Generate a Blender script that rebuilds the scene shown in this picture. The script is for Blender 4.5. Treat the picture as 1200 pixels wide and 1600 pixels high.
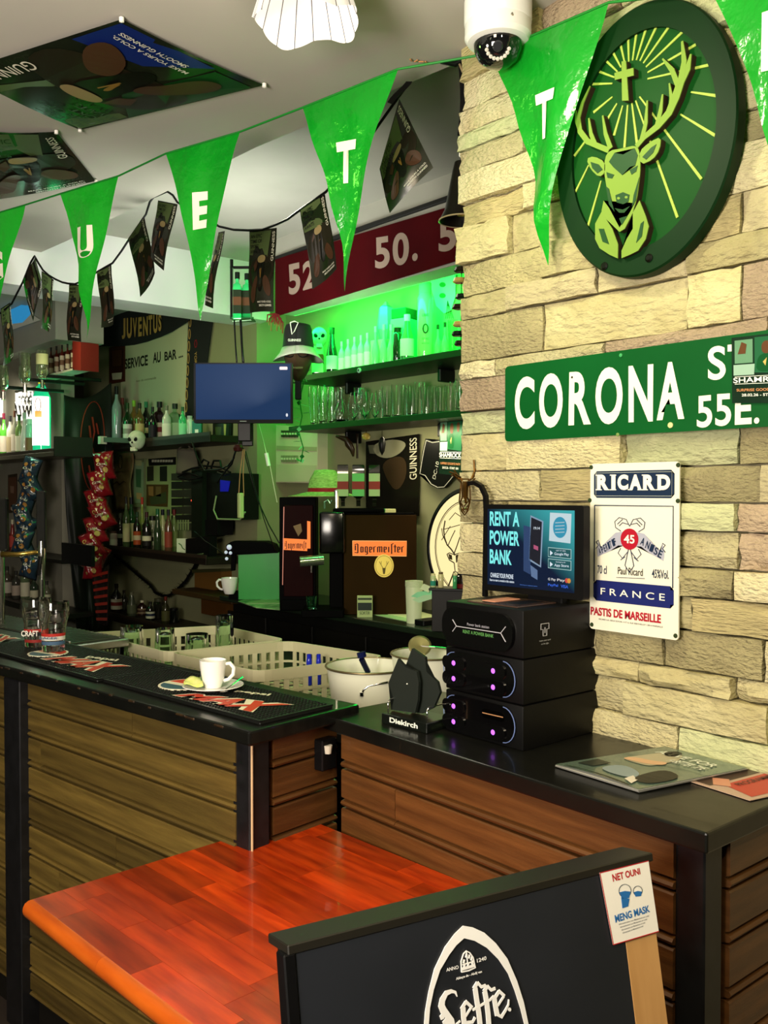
import bpy, bmesh, math, random
from mathutils import Vector, Matrix
for _o in list(bpy.data.objects): bpy.data.objects.remove(_o)
S = bpy.context.scene; COL = S.collection; PI = math.pi
RND = random.Random(7)
# ------------------------------------------------------------------ camera
AZ = math.radians(40.2); PITCH = math.radians(1.2); F = 1437.0; CH = 1.62
FW = Vector((math.sin(AZ)*math.cos(PITCH), math.cos(AZ)*math.cos(PITCH), -math.sin(PITCH)))
RT = Vector((math.cos(AZ), -math.sin(AZ), 0)); UP = RT.cross(FW)
cam = bpy.data.cameras.new('camera'); cam.sensor_fit = 'VERTICAL'; cam.sensor_height = 36; cam.lens = F*36/1600
cam.clip_start = .02
camo = bpy.data.objects.new('camera', cam); COL.objects.link(camo)
camo.matrix_world = Matrix.Translation((0, 0, CH)) @ Matrix((RT, UP, -FW)).transposed().to_4x4()
S.camera = camo
S.view_settings.view_transform = 'Standard'; S.view_settings.look = 'None'
S.view_settings.gamma = 1; S.view_settings.use_curve_mapping = False
S.view_settings.exposure = 0.0
def srgb(h):
    c = [int(h[i:i+2], 16)/255 for i in (0, 2, 4)]
    return tuple((x/12.92 if x <= .04045 else ((x+.055)/1.055)**2.4) for x in c)
W = bpy.data.worlds.new('world'); S.world = W; W.use_nodes = True
W.node_tree.nodes['Background'].inputs[0].default_value = (.5, .47, .4, 1)
W.node_tree.nodes['Background'].inputs[1].default_value = .03
def light(name, kind, loc, power, col, size=.1, aim=None, sy=None, spot=None, blend=.5):
    l = bpy.data.lights.new(name, kind); l.energy = power; l.color = srgb(col)
    if kind == 'AREA':
        l.size = size
        if sy: l.shape = 'RECTANGLE'; l.size_y = sy
    else: l.shadow_soft_size = size
    if spot: l.spot_size = math.radians(spot); l.spot_blend = blend
    o = bpy.data.objects.new(name, l); COL.objects.link(o); o.location = loc
    if aim is not None:
        d = Vector(aim)-Vector(loc); o.rotation_euler = d.to_track_quat('-Z', 'Y').to_euler()
    return o
# room lamps of the guest side and added fill lights, most behind the camera
light('room_lamp_light', 'AREA', (-.35, .35, 2.70), 18, 'ffe9c4', .45, (1.2, 1.4, .8))
light('ceiling_fill_light', 'AREA', (-.9, .6, 1.7), 105, 'fff4e6', .8, (.5, 1.9, 2.76))  # added upward fill that brightens the ceiling, no lamp stands there
light('stone_wall_fill_light', 'SPOT', (.55, -.35, 2.62), 60, 'faf2c6', .05, (1.72, 1.0, 1.75), spot=95, blend=.9)  # added warm fill to light the stone wall evenly, not a fitted lamp
light('ceiling_lamp_bulb', 'POINT', (1.10, 1.56, 2.48), 2.5, 'fff4e2', .05)
light('wall_wash_light', 'SPOT', (1.08, 1.36, 2.60), 22, 'f8f4c8', .04, (1.72, .95, 1.75), spot=130, blend=.9)
light('front_lamp_light', 'SPOT', (.1, .9, 2.65), 29, 'ffdcae', .08, (1.0, 1.35, .8), spot=75, blend=.8)
light('bar_recess_light', 'AREA', (2.0, 3.3, 2.15), 13, 'f4f8ee', .5, (2.0, 3.75, 2.9))
light('work_light', 'SPOT', (1.9, 3.0, 2.84), 20, 'f4f2d8', .06, (1.3, 2.4, 1.0), spot=110, blend=.8)
# green strip lamps of the back bar and the warm strip under the lower shelf, plus an added green wall fill
light('green_strip_light_1', 'AREA', (2.86, 3.1, 2.515), 22, '04ff4c', 1.7, (2.99, 3.1, 2.3), .06)
light('green_strip_light_4', 'AREA', (2.71, 3.1, 2.50), 26, '04ff4c', 1.7, (3.02, 3.1, 2.43), .05)
light('green_strip_light_2', 'AREA', (2.80, 3.0, 2.185), 1.4, '08ff60', 1.6, (2.9, 3.0, 1.9), .05)
light('green_strip_light_3', 'AREA', (2.5, 3.95, 2.45), 3, '00ff50', .25, (2.9, 4.2, 1.5))
light('green_counter_light', 'SPOT', (2.35, 3.0, 2.5), 13, '10ff50', .05, (2.6, 4.1, 1.0), spot=60, blend=.8)
light('warm_strip_light', 'AREA', (2.84, 2.9, 1.90), 5, 'fff2c8', 1.0, (2.98, 2.9, 1.5), .04)
light('shelf_lamp_light', 'AREA', (2.0, 6.6, 2.3), 7, 'fff6dc', .3, (2.3, 6.9, 1.4))
light('green_wall_fill_light', 'SPOT', (.9, 2.35, 2.6), 9, '8cff5a', .05, (1.72, 1.45, 2.3), spot=60, blend=.9)  # added green fill tinting the upper stone wall beside the pennants
light('back_room_light', 'AREA', (1.9, 5.2, 2.5), 4, 'e0e8a8', .3, (2.8, 5.0, 1.4))

# ------------------------------------------------------------------ helpers
C0 = Vector((0, 0, CH))
def ray(px, py): return FW+RT*((px-600)/F)+UP*((800-py)/F)
def PD(px, py, d): return C0+ray(px, py)*d
def PL(px, py, p0, n): r = ray(px, py); return C0+r*((Vector(p0)-C0).dot(n)/r.dot(n))
def PX(px, py, x): return PL(px, py, (x, 0, 0), Vector((1, 0, 0)))
def PY(px, py, y): return PL(px, py, (0, y, 0), Vector((0, 1, 0)))
def PZ(px, py, z): return PL(px, py, (0, 0, z), Vector((0, 0, 1)))
MATS = {}; FR = {}
class Pl:
    """a plane (or the world frame) in which parts of a thing are laid out"""
    def __init__(s, thing_, loc=(0, 0, 0), axes=None):
        s.thing = thing_; s.M = Matrix.Translation(loc) @ (Matrix(axes).transposed().to_4x4() if axes else Matrix.Identity(4))
        s.name = 'pl%d' % len(FR); FR[s.name] = s.M
def attach(o, p):
    if isinstance(p, Pl): o.parent = p.thing; o.matrix_parent_inverse = frame(p.thing).inverted() @ p.M
    elif p: o.parent = p
def mat(name, col, rough=.5, metal=0, emis=None, es=1, trans=0, ior=1.45, alpha=None, noise=None, bump=None, col2=None, coat=0, spec=.5, var=0, kind=None):
    """col / col2: hex colours mixed by noise=(scale, detail, stretch xyz); bump=(scale, strength, distance); var: per object value variation"""
    if name in MATS: return MATS[name]
    m = bpy.data.materials.new(name); m.use_nodes = True; nt = m.node_tree; N = nt.nodes; L = nt.links
    b = N['Principled BSDF']; I = b.inputs
    I['Base Color'].default_value = srgb(col)+(1,); I['Roughness'].default_value = rough; I['Metallic'].default_value = metal
    I['IOR'].default_value = ior; I['Transmission Weight'].default_value = trans; I['Coat Weight'].default_value = coat
    I['Specular IOR Level'].default_value = spec
    if emis: I['Emission Color'].default_value = srgb(emis)+(1,); I['Emission Strength'].default_value = es
    if alpha is not None: I['Alpha'].default_value = alpha
    tc = N.new('ShaderNodeTexCoord'); src = None
    oi = N.new('ShaderNodeObjectInfo')
    if noise or bump:
        add = N.new('ShaderNodeVectorMath'); add.operation = 'ADD'
        sc = N.new('ShaderNodeVectorMath'); sc.operation = 'SCALE'; sc.inputs[0].default_value = (13, 29, 7)
        L.new(oi.outputs['Random'], sc.inputs['Scale']); L.new(tc.outputs['Object'], add.inputs[0]); L.new(sc.outputs[0], add.inputs[1])
        src = add.outputs[0]
    out = None
    if noise:
        mp = N.new('ShaderNodeMapping'); mp.inputs['Scale'].default_value = noise[2] if len(noise) > 2 else (1, 1, 1)
        L.new(src, mp.inputs[0])
        nz = N.new('ShaderNodeTexNoise'); nz.inputs['Scale'].default_value = noise[0]; nz.inputs['Detail'].default_value = noise[1]
        L.new(mp.outputs[0], nz.inputs[0])
        cr = N.new('ShaderNodeValToRGB'); cr.color_ramp.elements[0].position = .3; cr.color_ramp.elements[1].position = .7
        cr.color_ramp.elements[0].color = srgb(col)+(1,); cr.color_ramp.elements[1].color = srgb(col2 or col)+(1,)
        L.new(nz.outputs[0], cr.inputs[0]); out = cr.outputs[0]
        if kind == 'wood':
            wv = N.new('ShaderNodeTexWave'); wv.wave_type = 'BANDS'; wv.bands_direction = 'Z' if noise[2][2] > noise[2][1] else 'X'
            wv.inputs['Scale'].default_value = 1.1; wv.inputs['Distortion'].default_value = 9; wv.inputs['Detail'].default_value = 3; wv.inputs['Detail Scale'].default_value = .9
            mp2 = N.new('ShaderNodeMapping'); mp2.inputs['Scale'].default_value = tuple(x*.45 for x in noise[2]); L.new(src, mp2.inputs[0]); L.new(mp2.outputs[0], wv.inputs[0])
            mr = N.new('ShaderNodeMapRange'); mr.inputs[3].default_value = .80; mr.inputs[4].default_value = 1.06; L.new(wv.outputs[1], mr.inputs[0])
            hm = N.new('ShaderNodeVectorMath'); hm.operation = 'SCALE'; L.new(out, hm.inputs[0]); L.new(mr.outputs[0], hm.inputs['Scale']); out = hm.outputs[0]
    if var:
        mr = N.new('ShaderNodeMapRange'); mr.inputs[3].default_value = 1-var; mr.inputs[4].default_value = 1+var
        L.new(oi.outputs['Random'], mr.inputs[0])
        hm = N.new('ShaderNodeVectorMath'); hm.operation = 'SCALE'
        if out: L.new(out, hm.inputs[0])
        else: hm.inputs[0].default_value = srgb(col)
        L.new(mr.outputs[0], hm.inputs['Scale']); out = hm.outputs[0]
    if out: L.new(out, I['Base Color'])
    if bump:
        nb = N.new('ShaderNodeTexNoise'); nb.inputs['Scale'].default_value = bump[0]; nb.inputs['Detail'].default_value = 5
        if len(bump) > 3:
            mp = N.new('ShaderNodeMapping'); mp.inputs['Scale'].default_value = bump[3]; L.new(src, mp.inputs[0]); L.new(mp.outputs[0], nb.inputs[0])
        else: L.new(src, nb.inputs[0])
        bp = N.new('ShaderNodeBump'); bp.inputs['Strength'].default_value = bump[1]; bp.inputs['Distance'].default_value = bump[2]
        L.new(nb.outputs[0], bp.inputs['Height']); L.new(bp.outputs[0], I['Normal'])
    MATS[name] = m; return m
def flat(col, rough=.45, **k):
    k.setdefault('spec', .22); return mat('c_'+col+('_%d' % int(rough*100)), col, rough, **k)
def glow(col, es=1, base='000000'): return mat('g_%s_%g' % (col, es), base, .5, emis=col, es=es)
def glassm(col='ffffff', rough=.02): return mat('glass_'+col, col, rough, trans=1)
class MB:
    def __init__(s): s.bm = bmesh.new(); s.k = 0
    def box(s, c, d, bev=0, rz=0, seg=1, rot=None):
        r = bmesh.ops.create_cube(s.bm, size=1)['verts']
        M = Matrix.Translation(c) @ (rot.to_4x4() if rot else Matrix.Rotation(rz, 4, 'Z')) @ Matrix.Diagonal((d[0], d[1], d[2], 1))
        bmesh.ops.transform(s.bm, matrix=M, verts=r)
        if bev: bmesh.ops.bevel(s.bm, geom=list({e for v in r for e in v.link_edges}), offset=bev, segments=seg, profile=.5, affect='EDGES')
        return s
    def lathe(s, prof, seg=20, at=(0, 0, 0), M=None, sx=1, sy=1):
        M = (Matrix.Translation(at) @ (M or Matrix.Identity(4))); rings = []
        for r, z in prof:
            if r < 1e-6: rings.append([s.bm.verts.new(M @ Vector((0, 0, z)))])
            else: rings.append([s.bm.verts.new(M @ Vector((r*math.cos(2*PI*i/seg)*sx, r*math.sin(2*PI*i/seg)*sy, z))) for i in range(seg)])
        for a, b in zip(rings, rings[1:]):
            for i in range(seg):
                j = (i+1) % seg
                if len(a) == 1 and len(b) == 1: continue
                if len(a) == 1: f = (a[0], b[j], b[i])
                elif len(b) == 1: f = (a[i], a[j], b[0])
                else: f = (a[i], a[j], b[j], b[i])
                s.bm.faces.new(f)
        return s
    def tube(s, pts, r, seg=8, cyc=False):
        pts = [Vector(p) for p in pts]; n = len(pts); rings = []; prev = None
        for i, p in enumerate(pts):
            t = (pts[(i+1) % n]-pts[i-1]) if cyc else (pts[min(i+1, n-1)]-pts[max(i-1, 0)])
            if t.length < 1e-9: t = Vector((0, 0, 1))
            t.normalize()
            if prev is None: a = t.orthogonal().normalized()
            else: a = (prev-t*prev.dot(t)); a = a.normalized() if a.length > 1e-6 else t.orthogonal().normalized()
            prev = a; b = t.cross(a); rr = r[i] if isinstance(r, (list, tuple)) else r
            rings.append([s.bm.verts.new(p+(a*math.cos(2*PI*k/seg)+b*math.sin(2*PI*k/seg))*rr) for k in range(seg)])
        for i in range(n if cyc else n-1):
            A, B = rings[i], rings[(i+1) % n]
            for k in range(seg): s.bm.faces.new((A[k], A[(k+1) % seg], B[(k+1) % seg], B[k]))
        if not cyc: s.bm.faces.new(rings[0][::-1]); s.bm.faces.new(rings[-1])
        return s
    def prism(s, poly, z0, z1):
        """poly: 2D outline, extruded along local z"""
        a = sum(p[0]*q[1]-q[0]*p[1] for p, q in zip(poly, poly[1:]+poly[:1]))
        if a < 0: poly = poly[::-1]
        s.k = (s.k+1) % 60; z1 = z1+s.k*1.2e-5*(1 if z1-z0 < .05 else 0)
        t = [s.bm.verts.new((x, y, z1)) for x, y in poly]; b = [s.bm.verts.new((x, y, z0)) for x, y in poly]; n = len(poly)
        fs = [s.bm.faces.new(t), s.bm.faces.new(b[::-1])]
        for i in range(n): s.bm.faces.new((b[i], b[(i+1) % n], t[(i+1) % n], t[i]))
        if n > 4: bmesh.ops.triangulate(s.bm, faces=fs, ngon_method='EAR_CLIP')
        return s
    def sheet(s, pts, th=0):
        vs = [s.bm.verts.new(p) for p in pts]; s.bm.faces.new(vs); return s
    def grid(s, fn, nu, nv):
        g = [[s.bm.verts.new(fn(i/nu, j/nv)) for j in range(nv+1)] for i in range(nu+1)]
        for i in range(nu):
            for j in range(nv): s.bm.faces.new((g[i][j], g[i+1][j], g[i+1][j+1], g[i][j+1]))
        return s
    def build(s, name, m, parent=None, smooth=False, solid=0, loc=None):
        me = bpy.data.meshes.new(name)
        if smooth is False: pass
        else:
            for f in s.bm.faces: f.smooth = True
        s.bm.normal_update(); s.bm.to_mesh(me); s.bm.free(); me.materials.append(m)
        if smooth == 'auto': me.set_sharp_from_angle(angle=math.radians(35))
        o = bpy.data.objects.new(name, me); COL.objects.link(o)
        attach(o, parent)
        if solid:
            md = o.modifiers.new('thick', 'SOLIDIFY'); md.thickness = solid; md.offset = 0
        if loc: o.location = loc
        return o
def tag(o, label=None, cat=None, group=None, kind=None):
    if label: o['label'] = label
    if cat: o['category'] = cat
    if group: o['group'] = group
    if kind: o['kind'] = kind
    return o
def thing(name, label, cat, loc=(0, 0, 0), rz=0, group=None, axes=None, kind=None):
    o = bpy.data.objects.new(name, None); COL.objects.link(o); o.empty_display_size = .05
    if axes: o.matrix_world = Matrix.Translation(loc) @ Matrix(axes).transposed().to_4x4()
    else: o.location = loc; o.rotation_euler = (0, 0, rz)
    o['_m'] = 0; del o['_m']
    FR[o.name] = (Matrix.Translation(loc) @ (Matrix(axes).transposed().to_4x4() if axes else Matrix.Rotation(rz, 4, 'Z')))
    return tag(o, label, cat, group, kind)
def frame(o): return FR[o.name]
def uv(o, px, py, z=0):
    """pixel of the photograph -> local xy on the plane z of a flat thing"""
    M = frame(o); n = M.col[2].to_3d(); p0 = M @ Vector((0, 0, z)); w = PL(px, py, p0, n); l = M.inverted() @ w; return (l.x, l.y)
def uvs(o, pts, z=0): return [uv(o, x, y, z) for x, y in pts]
WALLAX = (Vector((0, -1, 0)), Vector((0, 0, 1)), Vector((-1, 0, 0)))      # flat things on walls that face -x
def axes_rz(a, tilt=0):
    """u, v, n of an upright plane whose u axis points along angle a; tilt leans it back"""
    u = Vector((math.cos(a), math.sin(a), 0)); v = Vector((0, 0, 1)); n = u.cross(v)
    R = Matrix.Rotation(-tilt, 3, u); return (u, R @ v, R @ n)
def textmesh(st, off=0.0, space=1.0):
    c = bpy.data.curves.new('t', 'FONT'); c.body = st; c.offset = off; c.size = 1; c.resolution_u = 6; c.space_character = space
    o = bpy.data.objects.new('t', c); COL.objects.link(o); dg = bpy.context.evaluated_depsgraph_get()
    me = bpy.data.meshes.new_from_object(o.evaluated_get(dg)); bpy.data.objects.remove(o); bpy.data.curves.remove(c)
    return me
def text(st, m, parent, x, y, w, h, z=.002, bold=.0, skew=0, rot=0, name='lettering', depth=0, fn=None, anchor='c', space=1.0, sub=None):
    """lettering whose drawn box is w x h, centred on x, y of the parent's plane"""
    me = textmesh(st, bold, space)
    xs = [v.co.x for v in me.vertices]; ys = [v.co.y for v in me.vertices]
    if not xs: return None
    x0, x1, y0, y1 = min(xs), max(xs), min(ys), max(ys)
    ca, sa = math.cos(rot), math.sin(rot)
    for v in me.vertices:
        a = (v.co.x-(x0+x1)/2)/(x1-x0)*w; b = (v.co.y-(y0+y1)/2)/(y1-y0)*h; a += b*skew
        a, b = a*ca-b*sa, a*sa+b*ca
        v.co = Vector((x+a, y+b, z)) if fn is None else Vector(fn(x+a, y+b, z))
    me.materials.clear(); me.materials.append(m); me.name = name
    o = bpy.data.objects.new(name, me); COL.objects.link(o); attach(o, sub or parent)
    if depth:
        md = o.modifiers.new('thick', 'SOLIDIFY'); md.thickness = depth; md.offset = 0
    return o
def quadtext(st, m, th, q, z=.002, bold=0, name='lettering', depth=0, space=1.0, sub=None):
    """lettering stretched over four picture points (tl, tr, br, bl) that lie on the flat thing's plane"""
    tl, tr, br, bl = [Vector(p) for p in uvs(th, q, z)]
    def fn(a, b, zz):
        s_ = a+.5; t_ = b+.5
        p = (bl*(1-s_)+br*s_)*(1-t_)+(tl*(1-s_)+tr*s_)*t_
        return (p.x, p.y, zz)
    return text(st, m, th, 0, 0, 1, 1, z, bold, name=name, depth=depth, fn=fn, space=space, sub=sub)
def stroke(pts, w):
    """outline polygon of a tapered stroke; w: one width or a list"""
    pts = [Vector(p) for p in pts]; n = len(pts); L_, R_ = [], []
    for i, p in enumerate(pts):
        t = pts[min(i+1, n-1)]-pts[max(i-1, 0)]; t.normalize(); q = Vector((-t.y, t.x)); ww = (w[i] if isinstance(w, (list, tuple)) else w)/2
        L_.append(tuple(p+q*ww)); R_.append(tuple(p-q*ww))
    return L_+R_[::-1]
def strokes(mb, pts, w, z0, z1):
    """tapered stroke as a chain of small prisms (safe for bends)"""
    pts = [Vector(p) for p in pts]; n = len(pts)
    st = stroke(pts, w); Ls = st[:n]; Rs = st[n:][::-1]
    for i in range(n-1): mb.prism([Ls[i], Ls[i+1], Rs[i+1], Rs[i]], z0, z1)
    return mb
def ell(cx, cy, rx, ry, n=40, a0=0, a1=2*PI):
    return [(cx+rx*math.cos(a0+(a1-a0)*i/(n if a1-a0 > 6.28 else n-1)), cy+ry*math.sin(a0+(a1-a0)*i/(n if a1-a0 > 6.28 else n-1))) for i in range(n)]
def ring(mb, cx, cy, rx, ry, w, z0, z1, n=48):
    o = ell(cx, cy, rx, ry, n); i = ell(cx, cy, rx-w, ry-w, n)
    for k in range(n):
        j = (k+1) % n; mb.prism([o[k], o[j], i[j], i[k]], z0, z1)
    return mb
def chaikin(p, n=2):
    for _ in range(n):
        q = []
        for a, b in zip(p, p[1:]+p[:1]): q += [(a[0]*.75+b[0]*.25, a[1]*.75+b[1]*.25), (a[0]*.25+b[0]*.75, a[1]*.25+b[1]*.75)]
        p = q
    return p
def copy_tree(o, parent=None):
    c = o.copy(); COL.objects.link(c)
    if parent: c.parent = parent
    for ch in KIDS(o): copy_tree(ch, c)
    return c
def KIDS(o): return [x for x in list(COL.objects) if x.parent == o]
ORD = 'first second third fourth fifth sixth seventh eighth ninth tenth eleventh twelfth thirteenth fourteenth'.split()
# common materials
WHITE = flat('f2efe6', .5); BLACK = flat('0a0a0b', .4); CHROME = mat('chrome', 'd8d8d4', .12, 1)
CREAM = flat('e9e6d8', .5)
# ------------------------------------------------------------------ structure
plaster = mat('plaster', 'aaa89c', .9, bump=(60, .12, .002), noise=(3, 3), col2='b4b2a6')
ceilm = mat('ceiling_paint', 'b0aa9f', .9, bump=(40, .08, .002), noise=(1.2, 3), col2='bab4a8')
whitep = mat('white_paint', 'e8e8e6', .85, bump=(40, .06, .002))
olive = mat('olive_wall', '8f906a', .9, bump=(50, .15, .002), noise=(2, 4), col2='82835e')
floorm = mat('floor_tiles_dark', '2c2622', .5, noise=(4, 3), col2='3a322c')
def st(name, mb, m, parent=None, **k): o = mb.build(name, m, parent, **k); o['kind'] = 'structure'; return o
st('floor', MB().box((.8, 3.5, -.05), (9, 12, .1)), floorm)
# the guest-side ceiling ends along the bar; the ceiling behind the bar is higher
edge = [PZ(735, 90, 2.76), PZ(400, 230, 2.76), PZ(103, 377, 2.76), PZ(17, 415, 2.76)]
mb = MB(); poly = [(-3, -2.2), (1.78, -2.2), (1.78, edge[0].y), (edge[0].x, edge[0].y), (edge[1].x, edge[1].y), (edge[2].x, edge[2].y), (edge[3].x, edge[3].y), (1.5, 9.4), (-3, 9.4)]
mb.prism(poly, 2.76, 3.0); st('ceiling', mb, ceilm)
st('ceiling_over_bar', MB().box((2.7, 4.5, 2.95), (2.6, 10, .1)), plaster)
st('wall_fascia', MB().box((2.66, 2.72, 2.715), (.12, 2.42, .37)), plaster)
st('trim_1', MB().box((2.593, 2.72, 2.80), (.02, 2.42, .02), .004), flat('20201e', .5))
st('wall_beam', MB().box((2.1, 4.52, 2.745), (1.55, .24, .31)), whitep)
st('wall_duct', MB().box((2.36, 7.6, 2.76), (.32, 3.5, .32)), plaster)
st('wall_back_bar', MB().box((3.12, 3.0, 1.475), (.14, 3.2, 2.95)), olive)
st('wall_service', MB().box((3.0, 5.75, 1.475), (.3, 2.5, 2.95)), olive)
st('wall_end', MB().box((2.7, 9.45, 1.475), (3, .1, 2.95)), olive)
st('wall_shelf_side', MB().box((2.345, 7.6, 1.3), (.09, 3.15, 2.6)), mat('dim_wall', '8f8c7c', .9, noise=(3, 4), col2='7c7a6a', bump=(50, .1, .002)))
st('wall_left', MB().box((-3, 3.6, 1.475), (.1, 11.8, 2.95)), plaster)
st('wall_front', MB().box((-.6, -2.2, 1.475), (5, .1, 2.95)), plaster)
# stone cladding, stone by stone
WX = 1.72
wr = thing('wall_right', 'room wall clad with pale split-face stones in uneven courses', 'wall', (0, 0, 0), kind='structure')
mb = MB().box((WX+.09, -.25, 1.475), (.14, 3.9, 2.95)); o = mb.build('backing', mat('mortar', '8d8468', .95), wr)
stm = []
for k, (a, b) in enumerate([('b9b084', 'a59a6c'), ('c6bd92', 'b3a87a'), ('ab9f70', 'bdae7c'), ('c0b488', 'cfc7a0'), ('9c9270', 'aba07a'), ('b5a084', 'a59074'), ('a9ad80', 'b9ba8e'), ('b0a678', '8f8560')]):
    stm.append(mat('stone_%d' % k, a, .85, noise=(9, 6), col2=b, bump=(70 if k % 2 else 34, 1.0, .014, (1, 1.0, 2.4 if k != 2 else 6)), var=.2))
z = 1.06; n = 0; R2 = random.Random(11)
while z < 2.76:
    h = R2.choice([.045, .058, .07, .082, .095, .11, .06, .075]); h = min(h, 2.765-z) if 2.765-z > .03 else 2.765-z
    y = 1.70+R2.uniform(-.006, .008); low = .18
    while y > low:
        L_ = R2.choice([.12, .17, .22, .27, .33, .38])
        if z > 2.3 and y < .45: L_ = .3
        hh = h
        mbs = MB(); y1 = y-L_; d0 = .018+R2.random()*.022; nu, nv = 6, 3; ph = R2.random()*9; rough_ = R2.choice([.0015, .003, .005]); tl = R2.uniform(-.006, .006)
        cy = (y+y1)/2; cz = z+hh/2; g = .0022
        def fn(a, b, y=y, y1=y1, d0=d0, hh=hh, ph=ph, rough_=rough_, tl=tl, cy=cy, cz=cz):
            e = min(a, 1-a, b, 1-b); yy = y-g+(y1-y+2*g)*a; zz = z+g+(hh-2*g)*b
            inset = (0 if e > 1e-6 else .007)+.003*math.sin(a*21+b*9+ph*3)
            return (WX-d0+inset+tl*(a-.5)+rough_*(math.sin(a*9+ph)+math.cos(b*7+a*5+ph*2))-WX+.0, yy-cy+(.0012*math.sin(b*17+ph) if a < 1e-6 or a > 1-1e-6 else 0), zz-cz+(.0009*math.sin(a*13+ph) if b < 1e-6 or b > 1-1e-6 else 0))
        mbs.grid(fn, nu, nv)
        # skirts
        bm = mbs.bm; bnd = [e for e in bm.edges if e.is_boundary]; r = bmesh.ops.extrude_edge_only(bm, edges=bnd)
        for v in [v for v in r['geom'] if isinstance(v, bmesh.types.BMVert)]: v.co.x = .03
        bmesh.ops.recalc_face_normals(bm, faces=bm.faces)
        so = mbs.build('stone', R2.choice(stm), wr, smooth='auto', loc=(WX, cy, cz)); n += 1
        y = y1
    z += h
print('stones', n)
# ------------------------------------------------------------------ bar counters
woodA = mat('bar_plank_wood', '4c2d10', .45, noise=(5, 5, (1, 1.2, 14)), col2='643f1c', bump=(30, .25, .002, (1, 1, 14)), kind='wood', var=.2, coat=.2)
woodL = mat('bar_plank_wood_olive_lit', '55441c', .5, noise=(5, 5, (1, 1.2, 14)), col2='6e5a28', bump=(30, .25, .002, (1, 1, 14)), kind='wood', var=.32, coat=.15)  # dim olive light on the long front is put into this wood colour
blackw = mat('black_counter', '080908', .3, noise=(7, 5, (12, 1, 1)), col2='151511', bump=(14, .12, .002), coat=.15, spec=.3)
blackp = mat('black_post_paint', '101011', .38, noise=(30, 4), col2='1a1a1c', bump=(30, .1, .002))
wornw = mat('worn_edge', '0e0c09', .3, noise=(30, 6, (1, 3, 1)), col2='3b2a18', bump=(20, .4, .003))
def plankrow(parent, a, b, z0, z1, h, nrm, m, cuts=(), th=.016):
    """tongue and groove boards between plan points a and b; nrm: outward normal"""
    a = Vector(a); b = Vector(b); d = (b-a); L_ = d.length; d.normalize(); ang = math.atan2(d.y, d.x); z = z1; k = 0
    while z > z0+.01:
        hh = min(h, z-z0); ss = sorted([0]+[c for r_, c in cuts if r_ == k]+[L_])
        for s0, s1 in zip(ss, ss[1:]):
            ln = s1-s0-.002; mb = MB(); c = (s0+s1)/2
            # profile: flat face, a bead and a groove at the lower edge
            prof = [(0, hh/2-.001), (th*.82, hh/2-.001), (th, hh/2-.004), (th, -hh/2+.026), (th*.45, -hh/2+.022), (th*.4, -hh/2+.019), (th*.95, -hh/2+.017), (th*1.2, -hh/2+.012), (th*.95, -hh/2+.006), (th*.35, -hh/2+.004), (0, -hh/2+.001)]
            L0 = [mb.bm.verts.new((-ln/2, q[0], q[1])) for q in prof]; L1 = [mb.bm.verts.new((ln/2, q[0], q[1])) for q in prof]
            for i in range(len(prof)):
                j = (i+1) % len(prof); mb.bm.faces.new((L0[i], L1[i], L1[j], L0[j]))
            mb.bm.faces.new(L0); mb.bm.faces.new(L1); bmesh.ops.recalc_face_normals(mb.bm, faces=mb.bm.faces)
            o = mb.build('plank', m, parent); p = a+d*c; o.location = (p.x, p.y, z-hh/2)
            side = Vector((-d.y, d.x)); o.rotation_euler = (0, 0, ang if side.dot(Vector(nrm)) > 0 else ang+PI)
        z -= hh; k += 1
# right section, against the stone wall
ZR, ZL = 1.08, 1.10
bar2 = thing('bar_counter', 'lower bar section of warm brown planks under the power bank station, against stone wall', 'bar counter', (0, 0, 0))
cR = PZ(1110, 1300, ZR); xr = 1.325
MB().box(((xr+WX+.012)/2, (cR.y+1.80)/2, ZR-.0175), (WX+.012-xr, 1.80-cR.y, .035), .004, seg=2).build('countertop', blackw, bar2)
bx = xr+.03
MB().box(((bx+.03+WX)/2, (cR.y+.06+1.78)/2, .52), (WX-bx-.05, 1.78-cR.y-.08, 1.04)).build('carcass', flat('14100c', .8), bar2)
plankrow(bar2, (bx+.012, 1.76), (bx+.012, cR.y+.075), .1, ZR-.035, .094, (-1, 0), woodA, cuts=[(1, .20), (3, .55), (5, .3)])
plankrow(bar2, (bx+.075, cR.y+.035), (WX-.0, cR.y+.035), .1, ZR-.035, .094, (0, -1), woodA, cuts=[(2, .2)])
mb = MB().box((bx+.03, cR.y+.05, .52), (.055, .055, 1.045), .003); mb.build('corner_post', blackp, bar2)
MB().box((bx+.018, 1.3, .05), (.02, 1.0, .1)).build('plinth', BLACK, bar2)
# end section that runs past the corner of the wall on the guest side (planks at the frame edge)
# long section
A8 = math.radians(8.0); cL = PZ(390, 1143, ZL)
bar1 = thing('bar_counter', 'long bar section with dark worn black top and olive-lit planks behind the red table', 'bar counter', (cL.x, cL.y, 0), A8)
def LB(x, y, z=0): return Matrix.Translation((cL.x, cL.y, 0)) @ Matrix.Rotation(A8, 4, 'Z') @ Vector((x, y, z))
MB().box((.175, 1.25, ZL-.0175), (.35, 2.5, .035), .006, seg=2).build('countertop', blackw, bar1)
mb = MB(); R3 = random.Random(5)
for k in range(26):                                   # chipped front edge
    yy = .1+k*.09+R3.uniform(-.03, .03)
    mb.box((.004, yy, ZL-.002-R3.random()*.006), (.012, R3.uniform(.01, .04), .006), .002)
o = mb.build('chipped_edge', wornw, bar1); o['kind'] = 'stuff'
MB().box((.19, 1.3, .52), (.24, 2.38, 1.04)).build('carcass', flat('120f0a', .8), bar1)
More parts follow.
